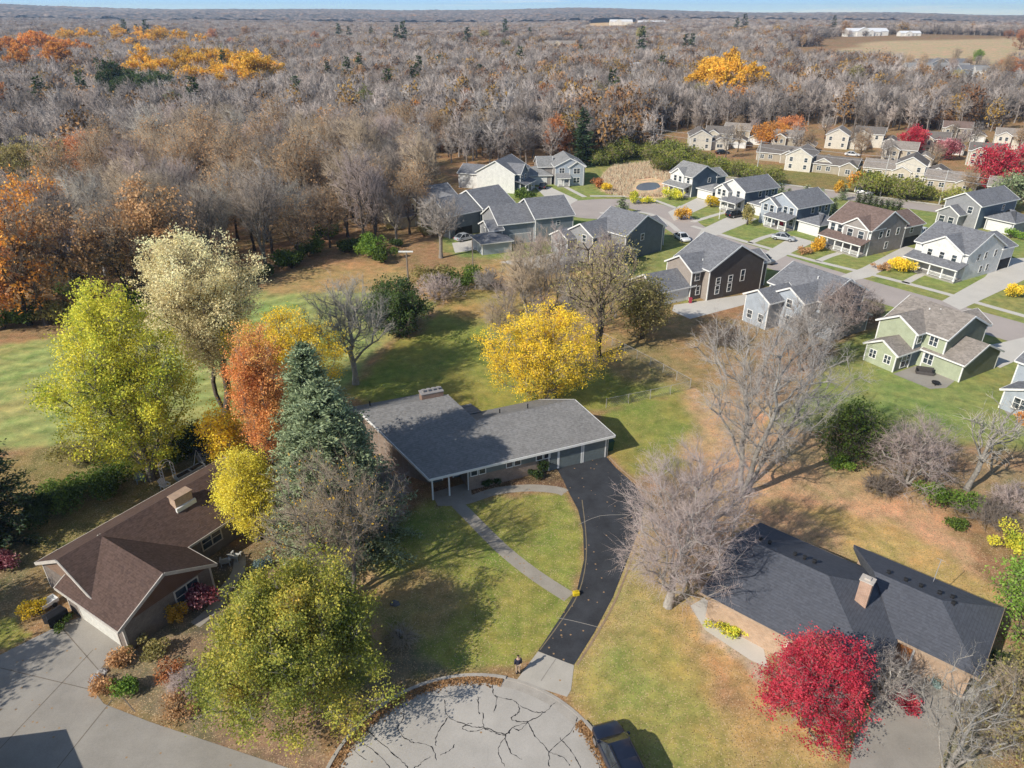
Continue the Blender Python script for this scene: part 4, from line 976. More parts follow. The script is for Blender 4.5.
def tree_geo(seed, H, cb, rad, shape='ball', n=300, stems=1, tr=.22, bf=.55, lean=(0, 0), twigs=5, tl=.9, sub=3, twr=.012,
             leaves=0, ls=.25, spread=.5, tfrac=.75, thr=.35, flat=0., down=.8, patchy=0., droop=0., clump=.55):
    """returns (wood verts, quads), (crown verts, quads, tris, tint)"""
    r = np.random.default_rng(seed)
    trunk = [np.zeros(3)]; tpar = [-1]
    for s_ in range(stems):
        ang = r.random() * 6.28 + s_ * 6.28 / stems; p = 0; hh = H * tfrac * (1 - .12 * r.random() * (stems > 1)); m = 7
        off = np.array([math.cos(ang), math.sin(ang)]) * (rad * .38 if stems > 1 else rad * .06)
        for k in range(1, m + 1):
            t = k / m; q = np.array([off[0] * t ** .8 + lean[0] * t, off[1] * t ** .8 + lean[1] * t, hh * t])
            q[:2] += r.normal(size=2) * .012 * hh * (.3 if k == 1 else 1); trunk.append(q); tpar.append(p); p = len(trunk) - 1
    pts = envelope(r, n, H, cb, rad, shape); pts[:, :2] += np.array(lean)[None] * (pts[:, 2:3] / H)
    nodes, par = grow(r, pts, trunk, tpar, bf, down)
    N_ = len(nodes); cnt = np.zeros(N_); kids = np.zeros(N_, dtype=int)
    for i in range(N_ - 1, 0, -1):
        if kids[i] == 0: cnt[i] += 1
        cnt[par[i]] += cnt[i]; kids[par[i]] += 1
    rd = (np.maximum(cnt, 1) / cnt[0]) ** .47 * tr * (stems ** .3); rd = np.maximum(rd, .018)
    i = np.arange(1, N_); p0 = nodes[par[i]]; p1 = nodes[i]; r0 = np.minimum(rd[par[i]], rd[i] * 1.35 + .01); r1 = rd[i]
    flare = (par[i] == 0); r0 = np.where(flare, rd[i] * 1.45, r0)
    W = []
    for k, m in ((7, rd[i] > .11), (5, (rd[i] <= .11) & (rd[i] > .045)), (3, rd[i] <= .045)):
        if m.any(): v, q = frusta(p0[m], p1[m], r0[m], r1[m], k); W.append((v, q, None, np.zeros((len(v), 4))))
    wv, wq, _, _ = join(W)
    # twigs
    ctr = np.array([lean[0] * .6, lean[1] * .6, cb + (H - cb) * .35])
    th = np.quantile(rd[1:], .9) if thr is None else tr * thr
    src = np.where((rd[i] < th) & (p1[:, 2] > cb * .7))[0]
    reps = twigs; s_ = np.repeat(src, reps); f = r.random((len(s_), 1))
    base = p0[s_] * (1 - f) + p1[s_] * f
    ed = unit(p1[s_] - p0[s_]); out = unit(base - ctr)
    d = unit(ed * .7 + out * .5 + r.normal(size=(len(s_), 3)) * .55 + np.array([0, 0, .25 - droop]))
    L = tl * (.5 + r.random((len(s_), 1))); tip = base + d * L
    P = []; z = lambda v, c: np.concatenate([np.full((len(v), 1), c), np.full((len(v), 1), .5), np.zeros((len(v), 2))], 1)
    tips = tip; tb = base
    if twr > 0:
        v, t = spikes(base, tip, np.full(len(base), twr * 1.5)); P.append((v, None, t, z(v, 0)))
    if sub:
        k = np.repeat(np.arange(len(base)), sub); f = .25 + .75 * r.random((len(k), 1))
        b2 = base[k] * (1 - f) + tip[k] * f; d2 = unit(d[k] * .8 + r.normal(size=(len(k), 3)) * .6 + np.array([0, 0, .1 - droop])); t2 = b2 + d2 * L[k] * (.35 + .4 * r.random((len(k), 1)))
        if twr > 0:
            v, t = spikes(b2, t2, np.full(len(b2), twr)); P.append((v, None, t, z(v, .3)))
        tips = np.concatenate([tip, t2])
    twig = join(P) if P else None
    lf = None
    if leaves:
        if patchy:
            cn = .5 + .5 * np.sin(tips[:, 0] * 1.3 + seed) * np.sin(tips[:, 1] * 1.1 + seed * 2) * np.sin(tips[:, 2] * 1.2 + seed * 3)
            keepp = np.clip(cn * 2 - patchy, .02, 1) ; keepp /= keepp.sum(); j = r.choice(len(tips), leaves, p=keepp)
        else: j = r.integers(0, len(tips), leaves)
        sel = r.choice(len(tips), max(30, int(len(tips) * .42)), replace=False); key = sel[r.integers(0, len(sel), len(tips))]
        near_ = r.random(leaves) < .8; j = np.where(near_ & (patchy == 0), key[j], j)
        if patchy: kk = np.unique(j); kk = kk[r.random(len(kk)) < .45]; j = np.where(near_, kk[r.integers(0, len(kk), leaves)], j)
        tipr = r.random(len(tips)); tipr = .5 * tipr + .5 * tipr.mean() + .25 * np.sin(tips[:, 0] * 2.1 + seed) * np.sin(tips[:, 2] * 1.7)
        c = tips[j] + r.normal(size=(leaves, 3)) * spread * np.array([1, 1, .7])
        v, q = leafquads(r, c, ls, flat)
        cl = .5 + .5 * np.sin(c[:, 0] * .9 + seed) * np.sin(c[:, 1] * .8 + 2 * seed) + .5 * np.sin(c[:, 2] * .7 + seed) * .5
        rel = (c[:, 2] - cb) / (H - cb)
        t = np.clip(.32 * cl + .5 * tipr[j] + .34 * r.random(leaves) + .15 * (rel - .5) - .04, 0, 1)
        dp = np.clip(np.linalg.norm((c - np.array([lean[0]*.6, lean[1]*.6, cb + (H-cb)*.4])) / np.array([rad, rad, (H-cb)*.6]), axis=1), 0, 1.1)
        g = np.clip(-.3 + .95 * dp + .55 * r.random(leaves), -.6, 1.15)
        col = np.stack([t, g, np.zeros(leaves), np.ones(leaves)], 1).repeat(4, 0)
        lf = (v, q, None, col)
    return (wv, wq), twig, lf
M_bark = barkmat('bark_grey', (.21, .185, .16)); M_barkd = barkmat('bark_dark', (.10, .08, .065)); M_barkp = barkmat('bark_pale', (.36, .33, .29))
def twigmat(name, a, b_): return leafmat(name, [(0, a), (1, b_)], .22, 0.0)
T_grey = twigmat('twigs_grey', (.36, .315, .28), (.46, .405, .36)); T_pink = twigmat('twigs_mauve', (.41, .325, .295), (.51, .42, .38)); T_tan = twigmat('twigs_tan', (.41, .32, .225), (.50, .40, .29)); T_dark = twigmat('twigs_brown', (.24, .195, .16), (.32, .265, .22)); T_pale = twigmat('twigs_pale', (.42, .38, .32), (.5, .46, .4))
LIFT = 1.75
def lm(n, st, *a): return leafmat(n, [(p, tuple(min(.9, x * LIFT) for x in c)) for p, c in st], *a)
L = {
 'yellowgreen': lm('leaf_yellow_green', [(0, (.09, .14, .02)), (.3, (.27, .32, .04)), (.6, (.50, .45, .05)), (1, (.60, .44, .05))]),
 'maplegreen': lm('leaf_turning', [(0, (.05, .065, .013)), (.45, (.135, .145, .026)), (.8, (.27, .23, .04)), (1, (.40, .27, .055))]),
 'yellow': lm('leaf_yellow', [(0, (.09, .11, .02)), (.22, (.24, .22, .03)), (.45, (.44, .31, .03)), (.85, (.58, .38, .03)), (1, (.55, .30, .06))]),
 'lemon': lm('leaf_lemon', [(0, (.22, .21, .03)), (.5, (.52, .42, .05)), (1, (.66, .50, .08))]),
 'salmon': lm('leaf_salmon', [(0, (.26, .10, .03)), (.3, (.46, .18, .06)), (.7, (.58, .26, .09)), (1, (.56, .36, .10))]),
 'orange': lm('leaf_orange', [(0, (.20, .085, .025)), (.5, (.40, .17, .035)), (1, (.52, .28, .05))]),
 'rust': lm('leaf_rust', [(0, (.14, .06, .03)), (.5, (.27, .11, .045)), (1, (.36, .17, .07))]),
 'gold': lm('leaf_gold', [(0, (.16, .11, .02)), (.5, (.42, .24, .03)), (1, (.52, .33, .05))]),
 'red': leafmat('leaf_red', [(0, (.12, .01, .02)), (.4, (.40, .025, .05)), (.8, (.60, .07, .10)), (1, (.62, .17, .13))], .1),
 'cream': lm('leaf_cream', [(0, (.20, .155, .075)), (.5, (.42, .35, .19)), (1, (.58, .50, .30))]),
 'olive': lm('leaf_olive', [(0, (.09, .085, .03)), (.5, (.18, .16, .055)), (1, (.28, .22, .09))]),
 'green': leafmat('leaf_green', [(0, (.03, .055, .012)), (.5, (.09, .14, .025)), (1, (.2, .27, .05))]),
 'lime': leafmat('leaf_bright_green', [(0, (.06, .11, .02)), (.5, (.16, .27, .04)), (1, (.3, .4, .08))]),
 'dkgreen': leafmat('leaf_dark_green', [(0, (.02, .035, .012)), (.5, (.045, .075, .022)), (1, (.10, .14, .04))]),
 'spruce': leafmat('needles_blue_green', [(0, (.055, .078, .034)), (.5, (.19, .235, .115)), (1, (.34, .39, .22))], .08, .2),
 'yew': leafmat('needles_dark', [(0, (.015, .03, .014)), (.5, (.035, .06, .026)), (1, (.08, .12, .05))], .1, .15),
 'heath': lm('leaf_brown', [(0, (.13, .075, .035)), (.5, (.26, .15, .07)), (1, (.36, .22, .11))]),
 'reed': lm('leaf_reed', [(0, (.36, .25, .16)), (.5, (.52, .38, .26)), (1, (.62, .5, .36))]),
 'plum': lm('leaf_plum', [(0, (.05, .01, .015)), (.5, (.14, .03, .04)), (1, (.40, .22, .22))]),
 'teal': lm('leaf_teal', [(0, (.05, .08, .075)), (.5, (.13, .18, .17)), (1, (.24, .29, .27))]),
}
def build_tree(name, label, x, y, bark, twigm, leafm, cat='tree', group=None, rz=0, z=0, **kw):
    (wv, wq), tw, lf = tree_geo(**kw)
    t = thing(name, label, cat, (x, y, z), rz, group)
    obj('trunk', npmesh('trunk', wv, wq, None, None, True), bark, t)
    parts = []; mats = []
    if lf is not None:
        if tw is not None:
            V, Q, T, C = join([lf, tw]); me = npmesh('crown', V, Q, T, C)
            nq = len(Q); mi = np.zeros(len(me.polygons), dtype=np.int32); mi[nq:] = 1
            o = obj('crown', me, [leafm, twigm], t); me.polygons.foreach_set('material_index', mi)
        else: obj('crown', npmesh('crown', lf[0], lf[1], None, lf[3]), leafm, t)
    else: obj('crown', npmesh('crown', tw[0], tw[1], tw[2], tw[3]), twigm, t)
    return t
def px_tree(name, label, base, top, width, bark, twigm, leafm, ctrx=None, cbpx=None, **kw):
    """tree measured on the photograph: base pixel, top row, crown width in pixels"""
    x, y = at(*base); H = zat(x, y, top)
    d = mpp(x, y, H * .6); rad = width * d / 2
    cb = kw.pop('cb', None)
    if cb is None: cb = zat(x, y, cbpx) if cbpx else H * .3
    if ctrx is not None: kw['lean'] = ((ctrx - base[0]) * d * .8, 0)
    kw.setdefault('seed', int(base[0] * 7 + base[1] * 13))
    return build_tree(name, label, x, y, bark, twigm, leafm, H=H, cb=cb, rad=rad, **kw)
BARE = dict(n=420, twigs=6, sub=3, tl=1.1, twr=.009, bf=.5, tr=.24, thr=.3)
# near, one of a kind
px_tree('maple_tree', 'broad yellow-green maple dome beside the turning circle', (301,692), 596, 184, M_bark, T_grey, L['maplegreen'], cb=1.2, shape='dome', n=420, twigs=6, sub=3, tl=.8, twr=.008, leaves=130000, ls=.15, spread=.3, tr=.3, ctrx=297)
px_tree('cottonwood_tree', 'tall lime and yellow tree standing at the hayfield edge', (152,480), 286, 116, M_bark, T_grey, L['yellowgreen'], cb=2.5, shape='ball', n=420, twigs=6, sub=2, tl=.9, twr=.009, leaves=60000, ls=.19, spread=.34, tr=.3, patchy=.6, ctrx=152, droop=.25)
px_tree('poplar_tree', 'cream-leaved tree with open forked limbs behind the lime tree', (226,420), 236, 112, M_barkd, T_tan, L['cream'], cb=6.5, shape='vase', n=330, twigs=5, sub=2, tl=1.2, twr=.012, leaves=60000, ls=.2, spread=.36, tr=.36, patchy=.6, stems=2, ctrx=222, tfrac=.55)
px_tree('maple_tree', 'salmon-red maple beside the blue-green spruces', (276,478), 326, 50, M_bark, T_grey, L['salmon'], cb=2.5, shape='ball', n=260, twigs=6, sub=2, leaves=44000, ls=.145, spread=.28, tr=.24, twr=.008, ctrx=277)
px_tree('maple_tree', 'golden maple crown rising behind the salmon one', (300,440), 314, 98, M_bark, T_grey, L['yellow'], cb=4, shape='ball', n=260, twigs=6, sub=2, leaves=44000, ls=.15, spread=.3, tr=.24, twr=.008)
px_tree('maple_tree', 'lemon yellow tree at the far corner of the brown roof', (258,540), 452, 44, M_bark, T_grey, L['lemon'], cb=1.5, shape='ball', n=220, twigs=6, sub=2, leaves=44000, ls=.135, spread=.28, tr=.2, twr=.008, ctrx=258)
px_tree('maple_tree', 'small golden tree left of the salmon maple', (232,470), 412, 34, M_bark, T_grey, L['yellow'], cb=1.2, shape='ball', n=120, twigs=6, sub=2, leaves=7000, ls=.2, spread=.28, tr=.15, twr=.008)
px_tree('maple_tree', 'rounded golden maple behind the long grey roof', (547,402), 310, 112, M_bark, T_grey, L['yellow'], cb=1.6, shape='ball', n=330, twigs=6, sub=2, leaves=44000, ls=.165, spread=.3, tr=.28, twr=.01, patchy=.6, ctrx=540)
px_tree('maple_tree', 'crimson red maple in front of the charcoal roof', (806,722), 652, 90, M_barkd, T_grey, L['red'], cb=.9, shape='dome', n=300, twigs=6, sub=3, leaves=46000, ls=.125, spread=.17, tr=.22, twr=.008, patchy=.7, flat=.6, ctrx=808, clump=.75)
px_tree('bare_tree', 'bare many-stemmed tree with two pale leaning stems on the front lawn', (352,597), 462, 128, M_bark, T_tan, L['gold'], cb=3.2, shape='vase', **{**BARE, 'n': 380, 'stems': 4, 'twigs': 6, 'sub': 4, 'leaves': 700, 'ls': .16, 'spread': .2, 'tr': .17, 'tfrac': .65, 'twr': .0085}, ctrx=332)
px_tree('bare_tree', 'bare purplish tree close to the left corner of the long house', (372,535), 475, 72, M_barkp, T_pink, None, cb=1.2, shape='ball', **{**BARE, 'n': 420, 'tr': .17, 'tl': .8, 'twr': .010, 'sub': 5}, ctrx=384)
px_tree('bare_tree', 'bare mauve-grey tree with a dense fine crown right of the black drive', (668,606), 452, 134, M_barkp, T_pink, None, cb=2.2, shape='ball', **{**BARE, 'n': 640, 'sub': 5, 'twigs': 7, 'tr': .30, 'twr': .0085, 'tl': 1.1}, ctrx=684)
px_tree('bare_tree', 'tall bare pale tree with spreading forked limbs right of the centre', (742,494), 310, 158, M_barkp, T_grey, None, cb=3.5, shape='vase', **{**BARE, 'n': 600, 'stems': 3, 'sub': 4, 'twigs': 6, 'tr': .28, 'twr': .0095, 'tl': 1.3, 'tfrac': .6}, ctrx=760)
px_tree('bare_tree', 'bare forked tree with a few green leaves on the back lawn edge', (598,357), 236, 88, M_barkd, T_tan, L['olive'], cb=4, shape='vase', **{**BARE, 'n': 230, 'twigs': 5, 'sub': 3, 'leaves': 3500, 'ls': .22, 'spread': .5, 'tr': .36, 'twr': .011, 'stems': 2})
px_tree('bare_tree', 'silvery bare tree with pale trunk right of the spruces', (356,384), 282, 84, M_barkp, T_pale, None, cb=4.5, shape='ball', **{**BARE, 'n': 360, 'sub': 4, 'tr': .34, 'twr': .013}, ctrx=354)
px_tree('bare_tree', 'sparse whitish bare tree near the right frame edge', (966,490), 396, 70, M_barkp, T_pale, None, cb=3, shape='vase', **{**BARE, 'n': 120, 'twigs': 3, 'sub': 1, 'tr': .24, 'twr': .016}, ctrx=982)
px_tree('bare_tree', 'sprawling bare thicket tree with arching mauve limbs', (905,486), 418, 84, M_barkp, T_pink, None, cb=.5, shape='dome', **{**BARE, 'n': 340, 'stems': 5, 'sub': 3, 'tr': .16, 'twr': .011, 'droop': .3, 'tfrac': .5}, ctrx=905)
px_tree('bare_tree', 'low grey bare tree tangled into the red maple', (872,706), 655, 66, M_barkp, T_grey, None, cb=1, shape='dome', **{**BARE, 'twigs': 5, 'sub': 3, 'n': 180, 'stems': 3, 'tr': .14, 'tl': .8, 'twr': .009, 'tfrac': .5})
px_tree('bare_tree', 'bare grey tree at the bottom right corner over the gravel', (945,775), 672, 112, M_barkp, T_pale, None, cb=1.5, shape='vase', **{**BARE, 'n': 170, 'stems': 3, 'twigs': 5, 'sub': 3, 'tr': .12, 'tl': .8, 'twr': .006, 'tfrac': .5}, ctrx=935)
px_tree('bare_tree', 'slim bare brown tree at the right end of the charcoal house', (985,752), 672, 70, M_bark, T_tan, L['olive'], cb=1, shape='ball', **{**BARE, 'n': 220, 'tr': .13, 'tl': .7, 'twr': .0085, 'leaves': 900, 'ls': .14, 'spread': .3})
px_tree('bare_tree', 'dark-limbed bare tree left of the dark slate blue house', (441,258), 196, 52, M_bark, T_grey, None, cb=4, shape='vase', **{**BARE, 'n': 240, 'tr': .34, 'twr': .02})
px_tree('bare_tree', 'bare leaning tree in the thicket before the blue-grey house', (528,318), 250, 48, M_bark, T_tan, None, cb=3, shape='vase', **{**BARE, 'n': 240, 'tr': .22, 'twr': .016}, ctrx=516)
px_tree('oak_tree', 'olive and rust tree beside the umber house garage', (642,338), 282, 46, M_barkd, T_tan, L['olive'], cb=1.5, shape='ball', n=240, twigs=6, sub=2, leaves=10000, ls=.27, spread=.4, tr=.26, twr=.013, ctrx=640)
px_tree('bare_tree', 'spindly bare tree in front of the blue-grey back gables', (800,372), 302, 60, M_bark, T_grey, None, cb=1.5, shape='vase', **{**BARE, 'n': 300, 'tr': .17, 'twr': .016, 'stems': 3})
px_tree('bare_tree', 'bare rosy tree against the dark gable of the blue-grey house', (838,340), 284, 50, M_bark, T_pink, None, cb=1.5, shape='ball', **{**BARE, 'n': 260, 'tr': .17, 'twr': .018})
px_tree('bare_tree', 'bare brown sapling left of the golden maple', (500,345), 300, 40, M_bark, T_tan, None, cb=1.5, shape='vase', **{**BARE, 'n': 160, 'tr': .12, 'twr': .013})
px_tree('hawthorn_tree', 'rounded dark green tree behind the silvery bare one', (398,336), 284, 62, M_barkd, T_dark, L['dkgreen'], cb=.8, shape='ball', n=240, twigs=6, sub=2, leaves=16000, ls=.28, spread=.35, tr=.24, twr=.013)
px_tree('beech_tree', 'light green tree poking in at the right frame edge', (1030,642), 560, 84, M_barkd, T_dark, L['lime'], cb=1.2, shape='dome', n=240, twigs=6, sub=2, leaves=15000, ls=.2, spread=.28, tr=.2, twr=.01)
px_tree('pine_tree', 'olive green tree at the lower right frame edge', (1022,758), 662, 84, M_barkd, T_dark, L['olive'], cb=1, shape='dome', n=220, twigs=6, sub=2, leaves=14000, ls=.18, spread=.26, tr=.2, twr=.01)
px_tree('oak_tree', 'bushy green tree between the bare trees and the sage house lawn', (848,462), 408, 52, M_barkd, T_dark, L['green'], cb=.8, shape='ball', n=160, twigs=6, sub=2, leaves=7000, ls=.22, spread=.4, tr=.18, twr=.011)
# two bare trees just outside the left frame edge (their shadows cross the concrete drive)
for xx, yy, lb in ((-47, 27, 'bare tree outside the left frame edge, nearer the street'), (-50, 33, 'bare tree outside the left frame edge, farther from the street')):
    build_tree('oak_tree', lb.replace('bare', 'brown-leaved'), xx, yy, M_bark, T_grey, L['heath'], seed=int(-xx), H=11, cb=3, rad=2.6, **{**BARE, 'n': 160, 'leaves': 9000, 'ls': .25, 'spread': .4})

def conifer(name, label, x, y, H, rad, leafm, seed=1, cb=.6, dens=16, sl=.5, droop=.25, power=.8, dens_w=9, step=.36, group=None, z=0):
    r = np.random.default_rng(seed); B0 = []; B1 = []; RR = []; C = []; D = []
    hz = cb
    while hz < H - .25:
        t = (hz - cb) / (H - cb); Lb = rad * (1 - t) ** power * (.8 + .4 * r.random()) + .15
        for k in range(max(4, int(dens_w * (1 - .5 * t)))):
            a = r.random() * 6.28; ll = Lb * (.72 + .45 * r.random()); d = np.array([math.cos(a), math.sin(a), .28 - droop * 1.2 + .5 * t])
            p0 = np.array([0, 0, hz + r.normal() * .1]); m = max(5, int(ll * dens)); f = np.linspace(.12, 1, m)[:, None]
            pos = p0 + d * ll * f + np.array([0, 0, 1]) * (-droop * ll * f ** 2 * .6)
            B0.append(p0); B1.append(pos[-1]); RR.append(.02 + .012 * ll)
            C.append(pos + r.normal(size=pos.shape) * np.array([.16, .16, .08]) * (.5 + f)); D.append(np.tile(unit(d), (m, 1)))
        hz += step * (.8 + .4 * r.random()) * (1 - .35 * t)
    C = np.concatenate(C); D = np.concatenate(D); n = len(C)
    sd = unit(np.cross(D, [0, 0, 1]) * np.where(r.random((n, 1)) < .5, 1, -1) + D * .7 + r.normal(size=(n, 3)) * .4 + np.array([0, 0, -.15]))
    a = sd * sl * (.6 + .7 * r.random((n, 1))); b = unit(np.cross(a, r.normal(size=(n, 3)))) * sl * .16
    V = np.stack([C - b * .6, C + a * .5 - b, C + a, C + a * .5 + b], 1).reshape(-1, 3); Q = np.arange(4 * n).reshape(-1, 4)
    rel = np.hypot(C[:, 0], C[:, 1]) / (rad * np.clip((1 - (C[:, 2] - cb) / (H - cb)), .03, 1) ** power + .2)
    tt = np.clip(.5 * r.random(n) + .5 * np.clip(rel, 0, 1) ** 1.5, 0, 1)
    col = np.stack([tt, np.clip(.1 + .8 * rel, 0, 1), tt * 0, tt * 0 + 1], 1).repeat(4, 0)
    t = thing(name, label, 'tree', (x, y, z), 0, group)
    hs = np.linspace(0, H * .97, 9); tp = np.stack([0 * hs, 0 * hs, hs], 1); tr = .02 + .018 * H * (1 - hs / H)
    v1, q1 = frusta(tp[:-1], tp[1:], tr[:-1], tr[1:], 7); v2, q2 = frusta(np.array(B0), np.array(B1), np.array(RR), np.array(RR) * .3, 3)
    obj('trunk', npmesh('trunk', np.concatenate([v1, v2]), np.concatenate([q1, q2 + len(v1)]), None, None, True), M_barkd, t)
    obj('crown', npmesh('crown', V, Q, None, col), leafm, t)
    return t
def px_conifer(name, label, base, top, width, leafm, **kw):
    x, y = at(*base); H = zat(x, y, top); return conifer(name, label, x, y, H, width * mpp(x, y, H * .3) / 2, leafm, seed=base[0], **kw)
conifer('spruce_tree', 'big blue-green spruce in front, nearest the long house', -15.0, 48.7, 15.8, 5.7, L['spruce'], seed=326, dens=34, dens_w=17, power=.7, sl=.36, step=.3)
conifer('spruce_tree', 'blue-green spruce whose tip rises behind the front spruce', -17.0, 51.9, 17.6, 4.4, L['spruce'], seed=308, dens=34, dens_w=16, power=.7, sl=.33, step=.3)
px_conifer('fir_tree', 'dark conifer at the left frame edge beside the hayfield', (2,545), 385, 100, L['yew'], dens=26, sl=.36, power=.85)
px_conifer('spruce_tree', 'dark tall spruce standing over the houses at the wood edge', (582,166), 108, 26, L['yew'], dens=8, sl=1.1, step=.8)
px_conifer('pine_tree', 'young blue-green pine on the street island', (689,238) if False else (622,214), 196, 13, L['spruce'], dens=8, sl=.6)
for px, py, tp, wd, lb in [(742,500,0,0,'')][:0]: pass

# shrubs ------------------------------------------------------------
def shrub(name, label, px, py, w, h, leafm, n=1500, ls=.18, seed=None, group=None, stemm=None, cat='shrub', shape=1.0, upright=0., wpx=True):
    x, y = at(px, py) if wpx else (px, py)
    r = np.random.default_rng(seed or int(px * 3 + py * 5) % 99991)
    k = 9; cen = np.stack([r.normal(size=k) * w * .2, r.normal(size=k) * w * .2, h * (.35 + .35 * r.random(k))], 1); cr = (.55 + .5 * r.random(k))
    j = r.integers(0, k, n); u = unit(r.normal(size=(n, 3))) * (r.random((n, 1)) ** .4)
    c = cen[j] + u * np.stack([cr[j] * w * .3, cr[j] * w * .3, cr[j] * h * .38], 1); c[:, 2] = np.abs(c[:, 2]) + .03
    v, q = leafquads(r, c, ls)
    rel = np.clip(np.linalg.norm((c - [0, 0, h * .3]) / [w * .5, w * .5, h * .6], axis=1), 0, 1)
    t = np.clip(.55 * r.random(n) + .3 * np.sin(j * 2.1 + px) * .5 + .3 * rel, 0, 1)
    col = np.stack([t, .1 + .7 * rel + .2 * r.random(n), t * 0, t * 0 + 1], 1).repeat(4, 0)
    tng = thing(name, label, cat, (x, y, 0), 0, group)
    m = 14; a = r.random(m) * 6.28; tip = np.stack([np.cos(a) * w * .33 * r.random(m), np.sin(a) * w * .33 * r.random(m), h * (.5 + .4 * r.random(m))], 1)
    base = tip * np.array([.15, .15, 0]); sv, sq = frusta(base, tip, np.full(m, .03), np.full(m, .008), 4)
    obj('stem', npmesh('stem', sv, sq), stemm or M_barkd, tng); obj('foliage', npmesh('foliage', v, q, None, col), leafm, tng)
    return tng
def bare_shrub(name, label, px, py, w, h, twm, n=40, seed=None, group=None, twr=.012):
    x, y = at(px, py)
    return build_tree(name, label, x, y, M_bark, twm, None, cat='shrub', group=group, seed=seed or int(px * 3 + py), H=h, cb=.15, rad=w / 2, shape='dome', n=n * 4, stems=5, tr=.07, twigs=5, sub=3, tl=.5, twr=twr, tfrac=.5, thr=.8)
